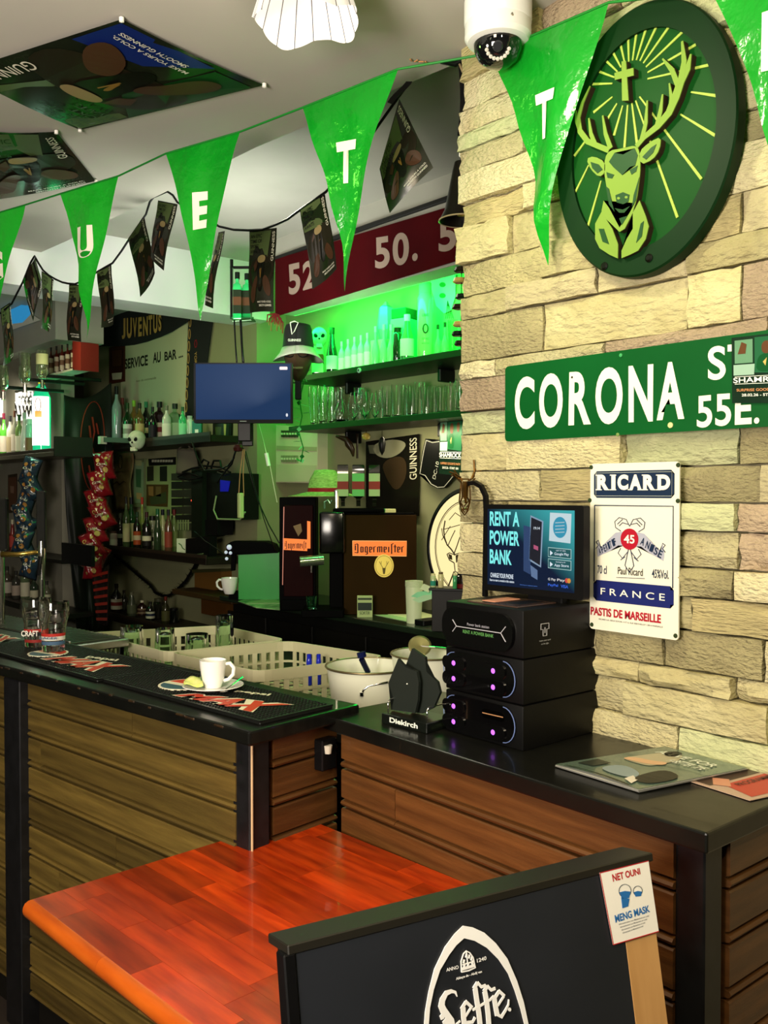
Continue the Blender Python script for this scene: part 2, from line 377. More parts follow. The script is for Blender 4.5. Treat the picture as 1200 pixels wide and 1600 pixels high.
plankrow(bar1, (.058, .10), (.058, 2.42), .1, ZL-.035, .089, (-1, 0), woodL, cuts=[(0, .42), (2, .9), (4, .5), (6, .8), (8, .4)])
plankrow(bar1, (.12, .075), (.33, .075), .1, ZL-.035, .089, (0, -1), woodA, cuts=[])
MB().box((.075, .085, .53), (.06, .06, 1.06), .003).build('corner_post', blackp, bar1)
MB().box((.048, .05, .6), (.003, .004, .9)).build('cable', flat('d8b890', .4), bar1)
pL = PZ(16, 1068, ZL-.04); lp = (Matrix.Rotation(-A8, 4, 'Z') @ (pL-Vector((cL.x, cL.y, 0))))
MB().box((.045, lp.y+.06, .53), (.06, .10, 1.06), .003).build('corner_post', blackp, bar1)
MB().box((.02, 2.1, .53), (.06, 1.1, 1.06), .003).build('end_panel', BLACK, bar1)
# socket in the inner corner
sk = thing('wall_socket', 'small black square socket box in the inner corner of the bar', 'socket', tuple(LB(.275, .045, .985)), A8)
MB().box((0, 0, 0), (.05, .03, .075), .003).build('housing', BLACK, sk)
MB().lathe([(0, 0), (.008, 0), (.011, .02), (.0, .02)], 12, (-.008, -.017, .005)).build('plug_pin', flat('c9c4b4'), sk)
# bar worktop (behind the guests' counter) and back counter
wt = thing('worktop', 'dark steel worktop behind the bar carrying the glass racks and buckets', 'worktop', (0, 0, 0))
MB().box((1.98, 2.72, .905), (.72, 1.85, .03), .004).build('top', mat('dark_steel', '2a2c2a', .4, .6), wt)
MB().box((1.98, 2.72, .445), (.68, 1.8, .89)).build('cabinet', BLACK, wt)
dt = thing('drip_tray', 'long shiny steel drip tray behind the two beer glasses', 'drip tray', tuple(LB(.48, 2.05, 0)), A8)
MB().box((0, 0, ZL-.03), (.24, 1.3, .03), .004).build('tray', mat('steel', 'b8b8b2', .25, 1, bump=(80, .1, .001)), dt)
MB().box((-.118, 0, ZL-.008), (.012, 1.3, .02), .003).build('rim', CHROME, dt)
mb = MB()
for k in range(40): mb.box((0, -.62+k*.031, ZL-.012), (.2, .008, .006))
o = mb.build('grille', mat('steel2', '8c8c86', .3, 1), dt); o['kind'] = 'stuff'
bc = thing('back_counter', 'dark back counter under the green lit shelves carrying the machines', 'counter', (0, 0, 0))
gcm = mat('back_counter_top', '1b2a1a', .35, noise=(6, 4), col2='141c12', coat=.3)
MB().box((2.83, 3.2, 1.035), (.46, 2.6, .03), .004).build('top', gcm, bc)
MB().box((2.85, 3.2, .51), (.38, 2.5, 1.02)).build('cabinet', flat('0b0b09', .6), bc)
mb = MB()
for k in range(6): mb.box((2.655, 2.2+k*.42, .60), (.012, .39, .72), .003)
for i, o in enumerate([0]): mb.build('cabinet_doors', flat('100f0c', .5), bc)
sh = thing('side_shelf', 'narrow brown shelf continuing the back counter beside the espresso machine', 'shelf', (0, 0, 0))
MB().box((2.76, 4.75, 1.02), (.28, .7, .03), .003).build('board', flat('3a2a14', .5), sh)
MB().box((2.80, 4.75, .94), (.02, .6, .13), .003).build('apron', flat('5a3812', .6), sh)
# back bar shelves
for zz, lab in ((2.22, 'upper'), (1.965, 'lower')):
    s_ = thing('back_bar_shelf', '%s black wall shelf in the green lit niche, carrying %s' % (lab, 'bottles and a skull' if lab == 'upper' else 'rows of clear glasses'), 'shelf', (0, 0, 0))
    MB().box((2.90, 3.02, zz-.0125), (.30, 2.0, .025), .003).build('board', flat('0c120c', .4), s_)
    MB().box((2.745, 3.02, zz-.012), (.008, 2.0, .028), .001).build('edge_strip', flat('154a1c', .35), s_)
    for yy in (2.25, 3.1, 3.8):
        mb = MB().box((3.0, yy, zz-.055), (.1, .02, .06), .004); mb.build('bracket', BLACK, s_)
# ------------------------------------------------------------------ red table
ZT = .81
tb = thing('bar_table', 'glossy red-brown block-laminated wooden table pushed against the bar', 'table', (0, 0, 0))
tl = PZ(35, 1410, ZT); fr = PZ(340, 1600, ZT)
redw = mat('red_stave_wood', '8c2204', .3, noise=(6, 5, (10, 1.2, 1)), col2='b83c0a', var=.42, coat=.25, kind='wood', bump=(20, .06, .001))
a8 = math.atan2(tl.x-fr.x, tl.y-fr.y); print('table edge dir deg', math.degrees(a8), tl, fr)
TA = math.radians(3.5)
top = bpy.data.objects.new('table_top', None); COL.objects.link(top); top.parent = tb; top.location = (tl.x, tl.y, 0); top.rotation_euler = (0, 0, TA)
# staves: local x from the free edge towards the bar, local y negative towards the camera
sw = .062; R4 = random.Random(3)
for i in range(11):
    x0 = .02+i*sw; x1 = x0+sw-.0004; y = 0-.0; y -= 0
    if x0 > .66: break
    first = -R4.uniform(.06, .3); ys = [0, first]
    while ys[-1] > -.95: ys.append(ys[-1]-R4.uniform(.16, .38))
    ys[-1] = -.95
    for a, b in zip(ys, ys[1:]):
        mb = MB().box((0, 0, 0), (x1-x0, (a-b)-.0006, .035)); mb.build('stave', redw, top, loc=((x0+x1)/2, (a+b)/2, ZT-.0175))
mb = MB(); pr = [(.02, .0), (.012, -.0004), (.005, -.004), (.001, -.011), (.0, -.0175), (.001, -.024), (.005, -.031), (.012, -.0346), (.02, -.035)]
for y0, y1 in ((0, -.31), (-.3105, -.62), (-.6205, -.95)):
    mb = MB(); L0 = [mb.bm.verts.new((p[0], (y0-y1)/2, p[1]+.0175)) for p in pr]; L1 = [mb.bm.verts.new((p[0], -(y0-y1)/2, p[1]+.0175)) for p in pr]
    for k in range(len(pr)-1): mb.bm.faces.new((L0[k], L0[k+1], L1[k+1], L1[k]))
    mb.bm.faces.new(L0[::-1]); mb.bm.faces.new(L1); bmesh.ops.recalc_face_normals(mb.bm, faces=mb.bm.faces)
    mb.build('nosing', mat('red_nosing', 'a8480f', .2, noise=(6, 5, (10, 1.2, 1)), col2='bd5a16', var=.15, coat=.6), top, smooth='auto', loc=(0, (y0+y1)/2, ZT-.0175))
mb = MB().box((.36, -.47, .40), (.07, .07, .74), .004); mb.build('pedestal', BLACK, tb).location = (tl.x, tl.y, 0)
MB().box((.36, -.47, .02), (.45, .45, .03), .008).build('base', BLACK, tb).location = (tl.x, tl.y, 0)
MB().box((.36, -.47, .765), (.3, .3, .02), .004).build('bracket', BLACK, tb).location = (tl.x, tl.y, 0)
# ------------------------------------------------------------------ sandwich board
p0 = PZ(462, 1488, 1.07); p1 = PZ(1013, 1345, 1.07)
ang = math.atan2(p1.y-p0.y, p1.x-p0.x); Wb = (p1-p0).length; print('board width', Wb)
ax = axes_rz(ang, -math.radians(0)); u = ax[0]
tilt = math.radians(11); Rm = Matrix.Rotation(-tilt, 3, u); ax = (u, Rm @ Vector((0, 0, 1)), Rm @ u.cross(Vector((0, 0, 1))))
bd = thing('pavement_board', 'black pavement board with a white arched beer emblem standing before the red table', 'board', tuple(p0), axes=ax)
bdm = mat('board_face', '23262c', .38, noise=(5, 4), col2='1d2025', bump=(40, .05, .001))
brb = mat('board_edge', '1a1812', .45)
Hb = 1.08
MB().box((Wb/2-.03, -Hb/2, -.012), (Wb-.06, Hb, .022), .0015).build('front_panel', bdm, bd)
stripu = uv(bd, 937, 1364)[0]
MB().box((Wb-.032+.0, -Hb/2, -.0125), (.062, Hb, .024), .0015).build('bare_wood_strip', mat('bare_wood', 'b98a52', .5, noise=(5, 4, (8, 1, 1)), col2='c99b62'), bd)
MB().box((-.008, -Hb/2, -.012), (.016, Hb, .026), .002).build('edge_rail', BLACK, bd)
MB().box((Wb/2, .004, -.032), (Wb+.02, .012, .066), .0015).build('top_rail', brb, bd)
bk = MB(); bk.box((Wb/2, -Hb/2, -.05), (Wb, Hb, .024), .002, rot=Matrix.Identity(3)); o = bk.build('rear_panel', BLACK, bd); o.rotation_euler = (math.radians(-0), 0, 0)
wm = flat('f0f0ee', .5)
def zx(x, y, ox, oy, s): return (ox+x/s, oy+y/s)
Z6 = lambda pts: [zx(x, y, 660, 1430, 6.667) for x, y in pts]
outer = [(15, 1133), (25, 1000), (60, 800), (120, 560), (230, 330), (330, 195), (420, 108), (520, 125), (640, 180), (760, 290), (880, 450), (980, 680), (1050, 900), (1100, 1133), (1125, 1300)]
inner = [(62, 1133), (75, 960), (115, 770), (180, 570), (275, 410), (350, 310), (430, 238), (540, 265), (670, 340), (790, 460), (890, 610), (960, 790), (1020, 980), (1058, 1133), (1085, 1300)]
outer = [(5, 1300)]+outer; inner = [(52, 1300)]+inner
mb = MB(); zz = .0012
O_ = uvs(bd, Z6(outer)); I_ = uvs(bd, Z6(inner))
for k in range(len(O_)-1): mb.prism([O_[k], O_[k+1], I_[k+1], I_[k]], 0, zz)
mb.build('emblem_arch', wm, bd)
mb = MB()
def bp(pts, w): strokes(mb, uvs(bd, Z6(pts)), w, 0, zz)
s_ = .001*.55
mm = lambda x: x*.00011
# emblem window
bp([(405, 590), (400, 480), (425, 400), (455, 372), (490, 390), (525, 440), (548, 545), (480, 575), (405, 590)], mm(14))
for a in ((425, 500), (450, 440), (480, 450), (505, 470), (430, 545), (470, 530), (515, 510)): bp([a, (a[0]+8, a[1]-40)], mm(22))
bp([(410, 560), (545, 520)], mm(30)); bp([(415, 515), (530, 480)], mm(12)); bp([(455, 375), (470, 520)], mm(10))
mb.build('emblem_window', wm, bd)
quadtext('ANNO', wm, bd, [zx(*p, 660, 1430, 6.667) for p in ((248, 553), (375, 520), (378, 558), (250, 590))], zz, .02)
quadtext('1240', wm, bd, [zx(*p, 660, 1430, 6.667) for p in ((566, 455), (665, 425), (668, 465), (570, 495))], zz, .02)
quadtext('Abbaye de - Abdij van', wm, bd, [zx(*p, 660, 1430, 6.667) for p in ((348, 650), (618, 572), (622, 605), (352, 685))], zz, .03)
mb = MB()
def pol(*pts): mb.prism(uvs(bd, Z6(pts)), 0, zz)
# L
bp([(358, 845), (340, 800), (300, 790), (245, 810), (205, 880), (195, 940), (215, 990), (255, 1040), (290, 1100), (300, 1180)], [mm(10), mm(30), mm(40), mm(60), mm(75), mm(85), mm(85), mm(75), mm(95), mm(110)])
pol((176, 1050), (200, 1020), (235, 1030), (220, 1075), (190, 1090)); pol((205, 1110), (240, 1070), (290, 1100), (300, 1180), (230, 1180))
bp([(300, 1135), (345, 1140), (390, 1100)], mm(22))
# e
bp([(420, 960), (425, 1060), (435, 1150)], mm(62)); bp([(400, 980), (450, 900)], mm(40)); bp([(445, 895), (515, 960)], mm(36)); bp([(510, 950), (440, 1060)], mm(26)); bp([(430, 1120), (520, 1110), (545, 1060)], mm(34))
# f f
bp([(545, 760), (565, 900), (585, 1020), (600, 1160)], mm(62)); bp([(530, 765), (570, 700)], mm(44)); bp([(570, 700), (610, 745), (655, 730)], mm(34))
bp([(645, 790), (665, 900), (680, 1020), (690, 1160)], mm(62)); bp([(635, 795), (672, 735)], mm(44)); bp([(672, 735), (712, 778), (755, 760)], mm(34))
bp([(520, 985), (600, 940), (700, 880), (740, 840)], mm(26))
# e
bp([(745, 870), (760, 960), (775, 1040)], mm(60)); bp([(735, 880), (795, 790)], mm(40)); bp([(790, 785), (850, 840)], mm(36)); bp([(845, 840), (780, 940)], mm(26)); bp([(770, 1030), (820, 1055), (860, 990), (890, 930), (895, 875)], [mm(34), mm(44), mm(30), mm(22), mm(14)])
mb.prism(uvs(bd, Z6(ell(903, 980, 15, 20, 14))), 0, zz)
mb.build('emblem_lettering', wm, bd)
# sticker
stk = thing('notice_sticker', 'white notice sticker with two masked faces, on the corner of the black pavement board', 'sticker', tuple(frame(bd).to_translation()+ax[2]*.0022), axes=ax)
q = [(937, 1364), (1013, 1345), (1029, 1455), (958, 1476)]
MB().prism(uvs(stk, q), -.0006, .0004).build('sheet', WHITE, stk)
rd = flat('b8242c', .5); bl = flat('2a6db0', .5)
mb = MB(); qq = uvs(stk, q)
for a, b in ((0, 1), (2, 3), (3, 0)): strokes(mb, [qq[a], qq[b]], .0012, .0004, .0007)
mb.build('red_border', rd, stk)
quadtext('NET OUNI', rd, stk, [(956, 1366), (999, 1356), (1001, 1366), (958, 1378)], .0008, .03)
quadtext('MENG MASK', bl, stk, [(960, 1430), (1014, 1414), (1016, 1425), (962, 1442)], .0008, .03)
for k in range(4): quadtext('Informationstext zum Maskeschutz am Lokal', flat('70757c', .5), stk, [(967+k*2, 1443+k*4.5), (1014-k*3, 1429.5+k*5.3), (1014-k*3, 1432+k*5.3), (967+k*2, 1445.5+k*4.5)], .0008, .01)
for cx, cy, r in ((976, 1392, 9.5), (996, 1392, 7)):
    mb = MB(); strokes(mb, uvs(stk, ell(cx, cy, r, r*1.1, 20)+[(cx+r, cy)]), .0006, .0004, .0008); mb.build('face_outline', flat('203040', .5), stk)
    mb = MB(); mb.prism(uvs(stk, [(cx-r*.9, cy+2), (cx, cy), (cx+r*.9, cy+1), (cx+r*.7, cy+r*1.15), (cx-r*.5, cy+r*1.25)]), .0004, .0009); mb.build('mask_print', bl, stk)
mb = MB(); mb.prism(uvs(stk, [(970, 1402), (983, 1404), (981, 1416), (972, 1419)]), .0004, .0009); mb.build('sleeve_print', bl, stk)
# ------------------------------------------------------------------ flat art helpers
def qmap(c):
    """c: world corners tl, tr, br, bl -> f(s, t, off), s to the right, t up"""
    tl, tr, br, bl = [Vector(p) for p in c]; n = (tr-bl).cross(tl-br).normalized()
    if n.dot(C0-tl) < 0: n = -n
    return lambda s, t, o=0: (bl*(1-s)+br*s)*(1-t)+(tl*(1-s)+tr*s)*t+n*o
def print_(parent, f, col, polys, off=.001, name='print', m=None):
    mb = MB()
    for p in polys: mb.sheet([f(s, t, off) for s, t in (chaikin(list(p)) if 4 < len(p) < 9 else p)])
    bmesh.ops.triangulate(mb.bm, faces=mb.bm.faces[:])
    return mb.build(name, m or flat(col, .35), parent)
def ptext(parent, f, st_, col, s0, s1, t0, t1, off=.0016, bold=.01, vert=False, space=1.0, m=None, name='lettering'):
    def fn(a, b, z):
        a += .5; b += .5
        if vert: s_, t_ = s0+(s1-s0)*(1-b), t0+(t1-t0)*a
        else: s_, t_ = s0+(s1-s0)*a, t0+(t1-t0)*b
        return f(s_, t_, off)
    return text(st_, m or flat(col, .35), parent, 0, 0, 1, 1, 0, bold, fn=fn, space=space, name=name)
def beer_poster(parent, f, off=.0005, big=False, dark='16130d', textc='0b0d08'):
    gl = mat('poster_gloss_'+dark, dark, .18, noise=(7, 3), col2='1f2617')
    sheetm = MB().grid(lambda a, b: f(a, b, 0), 4, 6); o = sheetm.build('sheet', gl, parent, smooth=True)
    print_(parent, f, '4c5a34', [[(.03, .70), (.72, .66), (.80, .98), (.03, .98)]], off)
    print_(parent, f, '1f1a10', [[(.03, .3), (.5, .28), (.97, .36), (.97, .64), (.6, .7), (.03, .6)]], off)
    print_(parent, f, '0a0805', [[(.36, .62), (.66, .64), (.60, .36), (.56, .24), (.44, .24), (.40, .36)]], off*2)
    print_(parent, f, '8a7750', [[(.36, .66), (.5, .69), (.66, .67), (.65, .60), (.5, .585), (.37, .60)]], off*3)
    print_(parent, f, '40281a', [[(.10, .22), (.28, .40), (.40, .44), (.42, .36), (.36, .30), (.30, .12), (.14, .10)], [(.62, .42), (.74, .44), (.92, .30), (.90, .16), (.70, .22), (.60, .34)], [(.22, .56), (.34, .64), (.36, .54), (.28, .48)]], off*3)
    print_(parent, f, '7a5a28', [[(.47, .50), (.50, .53), (.53, .44), (.51, .40), (.49, .46)], [(.53, .52), (.545, .52), (.53, .40), (.515, .40)]], off*4)
    for i, w in enumerate(('AN EPIC', 'TIME OF', 'SPORT', 'AWAITS')): ptext(parent, f, w, textc, .07, .07+.055*len(w)+.03, .90-i*.062, .945-i*.062, off*5)
    ptext(parent, f, 'GUINNESS', 'c9c4b0', .86, .95, .60, .96, off*5, .005, vert=True)
    ptext(parent, f, 'MAKE YOURS A COLD,', 'd0ccbc', .42, .93, .10, .125, off*5); ptext(parent, f, 'SMOOTH GUINNESS', 'd0ccbc', .48, .93, .06, .085, off*5)
# ------------------------------------------------------------------ ceiling
loc = PD(477, 20, 1.97); hz = 2.60
cl = thing('ceiling_lamp', 'white pleated ceiling lamp shade with scalloped hem, lit, above the bar', 'lamp', (loc.x, loc.y, 2.76))
shm = mat('lamp_shade', 'c8c4bc', .8, emis='fff4ea', es=.42)
def shf(a, b):
    th = a*2*PI; fl = 1+.035*abs(math.sin(th*8)); r = (.058+.052*(b**.7))*fl
    return (r*math.cos(th), r*math.sin(th), -(.130+.014*math.cos(th*4+.6))*b)
MB().grid(shf, 96, 8).build('shade', shm, cl, smooth=True)
mb = MB()
for k in range(16):
    th = k*PI/8; mb.tube([tuple(c*1.004 for c in shf(th/2/PI, b)) for b in (.02, .3, .6, 1)], .0011, 4)
mb.build('pleat_line', flat('4d4a52'), cl)
MB().lathe([(0, 0), (.06, 0), (.062, -.012), (0, -.014)], 24).build('ceiling_plate', WHITE, cl)
c = PD(778, 60, 2.13)
cc = thing('security_camera', 'white dome security camera on the ceiling with dark glass dome', 'camera', (c.x, c.y, 2.76))
MB().lathe([(0, 0), (.074, 0), (.078, -.004), (.078, -.055), (.076, -.058), (.0765, -.062), (.077, -.088), (.070, -.098), (.05, -.104), (0, -.104)], 40).build('housing', mat('cctv_white', 'e9e6e2', .3), cc, smooth='auto')
MB().lathe([(.057, -.098), (.054, -.118), (.044, -.138), (.026, -.151), (0, -.156)], 32).build('dome', mat('cctv_dome', '0d0e10', .04, coat=1), cc, smooth=True)
dvec = (C0-Vector((c.x, c.y, 2.63))).normalized(); Q = dvec.to_track_quat('Z', 'Y').to_matrix().to_4x4()
ln = MB().lathe([(.011, .0), (.012, .004), (.009, .008), (0, .008)], 20, M=Q, at=tuple(dvec*.052+Vector((0, 0, -.106))))
ln.build('lens', mat('lens_ring', '3a3b40', .15, .6), cc, smooth='auto')
mb = MB()
for k in range(9):
    a = -2.9+k*.33; p = Q @ Vector((.026*math.cos(a), .026*math.sin(a), .05)); mb.lathe([(0, .004), (.0045, .002), (.0045, 0)], 8, at=tuple(p+Vector((0, 0, -.106))), M=Q)
mb.build('infrared_diode', mat('ir_led', 'd8d4cc', .2, .3), cc)
mb = MB().lathe([(0, .003), (.004, .002), (.004, 0)], 10, at=(-.03, -.07, -.07), M=Matrix.Rotation(PI/2, 4, 'X')); mb.build('screw', CHROME, cc)
# black trunking and cable behind the camera
c2 = thing('cable_loop', 'black cable and bracket in the ceiling corner behind the dome camera', 'cable', (c.x, c.y, 2.7)); P = Pl(c2)
MB().tube([PD(690, 95, 2.44), PD(712, 100, 2.42), PD(730, 90, 2.40), PD(752, 88, 2.38), PD(775, 50, 2.36), PD(830, 12, 2.3), PD(868, 18, 2.25), PD(885, -10, 2.22)], .008, 8).build('cable', BLACK, P, smooth=True)
MB().tube([PD(718, 100, 2.41), PD(723, 112, 2.41), PD(732, 124, 2.41), PD(737, 118, 2.4), PD(733, 104, 2.4), PD(745, 95, 2.39)], .0035, 6).build('loop', flat('8c7a5a'), P, smooth=True)
mb = MB().grid(lambda a, b: PD(716+a*8-b*2+4*math.sin(b*3), 100+b*112, 2.42)+RT*(.003*(1-b)*a), 2, 8); mb.build('ribbon_end', BLACK, P, solid=.001)
tp = thing('tape_piece', 'crumpled orange tape holding the green garland string to the ceiling', 'tape', tuple(PZ(660, 96, 2.757)))
mb = MB(); P = Pl(tp)
for k in range(5):
    a = PZ(642+k*8, 94+k*1.2, 2.755); mb.box(a, (.014, .004, .003), .001, rz=.5+k)
o = mb.build('crumpled_strip', flat('c98a5e', .4), P)
# ceiling posters
for lab, q, sag in (('large dark beer poster with two hands, taped to the ceiling above the bar', ((125, 203), (-65, 112), (190, 30), (413, 133)), .03),
                    ('crinkled glossy beer poster taped to the ceiling, lower one by the frame edge', ((-130, 300), (-40, 205), (88, 206), (150, 283)), .02)):
    if sag == .02: q = ((62, 312), (-130, 300), (-60, 204), (88, 206)); q = ((-60, 204), (88, 206), (150, 283), (-20, 314))
    cs = [PZ(x, y, 2.752) for x, y in q]
    th = thing('ceiling_poster', lab, 'poster', tuple(cs[0])); P = Pl(th)
    f0 = qmap(cs)
    def f(s, t, o=0, f0=f0, sag=sag): p = f0(s, t, 0); return p+Vector((0, 0, -sag*4*max(0, s*(1-s))*(.4+.6*4*max(0, t*(1-t)))*.6-o*2-(.004*math.sin(t*40+s*9)*(1-s)*t if sag == .02 else 0)))
    beer_poster(P, f, .0009, dark='11140f', textc='1d3a17')
    if sag == .03: print_(P, f, '10205c', [[(.35, .02), (.98, .02), (.98, .30), (.6, .22)]], .0012, name='blue_print'); print_(P, f, '123f16', [[(.02, .05), (.32, .04), (.38, .5), (.02, .7)]], .0011, name='green_print')
    for s_, t_ in ((0, 0), (1, 0), (1, 1), (0, 1)):
        MB().lathe([(0, -.012), (.006, -.010), (.006, 0)], 10, at=tuple(f(s_, t_, 0)+Vector((0, 0, .004)))).build('pin', WHITE, P)
# ------------------------------------------------------------------ green pennants
pen = mat('pennant_foil', '0f9a26', .22, noise=(4, 3), col2='14a82c', coat=.3, bump=(7, 1.0, .03), spec=.7)
pnt = pen.node_tree; bs = pnt.nodes['Principled BSDF']
tr = pnt.nodes.new('ShaderNodeBsdfTranslucent'); tr.inputs[0].default_value = srgb('2fc62a')+(1,); mx = pnt.nodes.new('ShaderNodeMixShader'); mx.inputs[0].default_value = .35
pnt.links.new(bs.outputs[0], mx.inputs[1]); pnt.links.new(tr.outputs[0], mx.inputs[2]); pnt.links.new(mx.outputs[0], pnt.nodes['Material Output'].inputs[0])
gar = thing('pennant_garland', 'string of large green foil pennants with white letters crossing under the ceiling', 'garland', tuple(PD(550, 140, 2.55))); P = Pl(gar)
DT = [(-62, 3.45), (40, 3.28), (94, 3.18), (185, 3.02), (259, 2.83), (375, 2.67), (473, 2.52), (622, 2.31), (768, 2.22), (951, 1.925), (1110, 1.75), (1330, 1.52)]
def dof(x):
    for (x0, d0), (x1, d1) in zip(DT, DT[1:]):
        if x <= x1: return d0+(d1-d0)*(x-x0)/(x1-x0)
    return DT[-1][1]
def hit(px, py): return PD(px, py, dof(px))
pens = [('', (-62, 350), (38, 322), (-5, 560)), ('G', (-62, 350), (40, 320), (-4, 545)), ('U', (94, 303), (185, 275), (137, 531)), ('E', (259, 240), (375, 206), (314, 502)),
        ('T', (473, 168), (622, 108), (538, 456)), ('T', (768, 83), (951, 4), (851, 415)), ('R', (1110, -15), (1330, -100), (1235, 360))][1:]
sg = [PD(-80, 352, 3.75)]
for L_, a, b, c in pens: sg += [hit(*a), hit(*b)]
mb = MB(); mb.tube(sg, .003, 6); mb.build('string', flat('1c7a2a'), P)
LP = {'U': (123, 354, 146, 404), 'E': (303, 300, 322, 357), 'G': (-8, 393, 11, 438)}
for i, (L_, a, b, c) in enumerate(pens):
    A, B = hit(*a), hit(*b); pn_ = (B-A).cross(Vector((0, 0, 1))).normalized(); Cc = PL(c[0], c[1], A, pn_); nrm = (B-A).cross(Cc-A).normalized()
    if nrm.dot(C0-A) < 0: nrm = -nrm
    ph = i*1.7; wd_ = (B-A).length; v0, v1 = B-A, Cc-A; d00, d01, d11 = v0.dot(v0), v0.dot(v1), v1.dot(v1); dn = d00*d11-d01*d01
    def relief_h(p, A=A, v0=v0, v1=v1, d00=d00, d01=d01, d11=d11, dn=dn, ph=ph, wd_=wd_):
        v2 = p-A; d20, d21 = v2.dot(v0), v2.dot(v1); bb = (d11*d20-d01*d21)/dn; t = (d00*d21-d01*d20)/dn; t = max(0, t); k = max(0, 1-t); s = bb+t*.5
        return wd_*(.055*math.sin((s-.5)*9+ph)*t**.7*(.35+k)+.03*math.sin(s*17+t*7+ph*2)*t+.02*math.sin(t*14+s*6+ph)*t)
    def pf(s, t, o=0, A=A, B=B, Cc=Cc, nrm=nrm, relief_h=relief_h):
        e = A.lerp(B, s); p = Cc.lerp(e, 1-t)+(B-A)*((s-.5)*math.sin(PI*t)*-.14)
        return p+nrm*(relief_h(p)+o)
    mb = MB().grid(lambda s, t: pf(s, t*.995), 12, 16); mb.build('pennant', pen, P, smooth=True)
    if L_:
        # letter in the flat plane slightly before the foil, following it
        lq = {('T', 4): ((523, 222), (556, 217), (551, 284), (528, 288)), ('T', 5): ((836, 149), (874, 139), (865, 216), (843, 220)), ('U', 2): ((122, 356), (147, 352), (147, 402), (122, 406)),
              ('E', 3): ((303, 302), (323, 298), (323, 356), (303, 360)), ('G', 1): ((-10, 396), (10, 392), (10, 438), (-10, 441)), ('R', 6): ((1195, 22), (1240, 8), (1240, 105), (1195, 115))}[(L_, i+1)]
        w = [PL(x, y, A, nrm) for x, y in lq]
        def lf(a_, b_, z_, w=w, nrm=nrm, relief_h=relief_h):
            s_, t_ = a_+.5, b_+.5; p = (w[3]*(1-s_)+w[2]*s_)*(1-t_)+(w[0]*(1-s_)+w[1]*s_)*t_
            return p+nrm*(relief_h(p)+.003)
        text(L_, flat('f4f0dc', .4), P, 0, 0, 1, 1, 0, .045, fn=lf)
# ------------------------------------------------------------------ dark poster bunting
bun = thing('poster_bunting', 'black cord strung with small dark beer posters, hanging behind the green pennants', 'bunting', tuple(PD(400, 355, 3.2))); P = Pl(bun)
dd = lambda x: 2.55+(645-x)/645*1.75
sp = [(648, 108), (640, 128), (622, 152), (613, 165), (560, 240), (509, 300), (490, 313), (470, 327), (450, 342), (431, 351), (410, 359), (388, 360), (365, 359), (343, 354), (310, 335), (277, 316), (270, 305), (261, 299), (240, 308), (234, 316), (228, 335), (203, 372), (190, 392), (176, 411), (153, 424), (135, 436), (117, 444), (106, 443), (97, 441), (86, 436), (76, 430), (67, 422), (60, 411), (54, 400), (48, 410), (36, 440), (18, 475), (0, 490), (-40, 500)]
MB().tube([PD(x, y, dd(x)) for x, y in sp], .0045, 6).build('cord', BLACK, P)
MB().grid(lambda a, b: PD(640+8*a-30*b+5*math.sin(b*5), 110+b*50+a*3, 2.55), 2, 8).build('ribbon', BLACK, P, solid=.001)
for q in (((54, 401), (66, 445), (52, 502), (36, 440)), ((67, 423), (86, 437), (76, 520), (64, 513)), ((106, 444), (131, 444), (127, 534), (106, 532)), ((153, 425), (176, 412), (177, 507), (158, 512)),
          ((202, 373), (227, 337), (242, 427), (219, 464)), ((245, 312), (276, 318), (256, 423), (236, 403)), ((339, 362), (349, 360), (333, 482), (320, 476)), ((388, 360), (431, 355), (428, 487), (391, 489)),
          ((470, 328), (509, 302), (526, 420), (488, 452)), ((592, 263), (623, 153), (677, 262), (609, 333)), ((3, 482), (18, 472), (20, 560), (5, 572))):
    cx = sum(p[0] for p in q)/4; d = dd(cx)+.02; k = -.02 if cx > 100 else .03
    if q[0][0] == 592: q = (q[0], q[1], q[2], q[3]); 
    cs = [PD(x, y, d+(k if i in (1, 2) else -k)) for i, (x, y) in enumerate(q)]
    pr_ = bpy.data.objects.new('mini_poster', None); COL.objects.link(pr_); attach(pr_, P); FR[pr_.name] = Matrix.Identity(4)
    f0 = qmap(cs); cu = .012*(1 if int(cx) % 2 else -1)
    def f(s, t, o=0, f0=f0, cu=cu): return f0(s, t, o+cu*math.sin(PI*s)*(1-t)+cu*.6*math.sin(t*5))
    beer_poster(pr_, f, .0007)
# ------------------------------------------------------------------ deer sign on the stone wall
XF = WX-.030
c = PX(1012, 216, XF-.03); rad = 212*(c-C0).dot(FW)/F; yl_, yr_ = PX(871, 250, XF-.03).y, PX(1154, 190, XF-.03).y; c.y = (yl_+yr_)/2; SX = (yl_-yr_)/2/rad; print('deer', SX, rad)
ds = thing('round_deer_sign', 'large round dark green sign with pale stag head, cross and rays, on the stone wall', 'sign', tuple(c), axes=WALLAX)
gd = mat('sign_green', '07430f', .5, spec=.12, noise=(3, 3), col2='063a0e', bump=(60, .08, .001)); gdk = mat('sign_ring_green', '04220a', .5, spec=.15, noise=(2, 3), col2='06290b')
lg = flat('6f8c34', .6); dk = flat('1a1207', .6); lg2 = mat('sign_relief_side', '2a1a0c', .6)
MB().lathe([(0, -.028), (rad, -.028), (rad, .0), (rad-.004, .004), (rad*.80, .004), (rad*.80, -.006), (0, -.006)], 96, sx=SX).build('disc', gdk, ds, smooth='auto')
MB().lathe([(0, -.004), (rad*.80, -.004)], 96, sx=SX).build('inner_face', gd, ds)
ZD = lambda pts: [zx(x, y, 720, 0, 2.5) for x, y in pts]
zin = -.004
def DP(pts, z0=zin, z1=.010): return uvs(ds, ZD(pts), z0)
cx0, cy0 = uv(ds, *zx(660, 325, 720, 0, 2.5), zin)
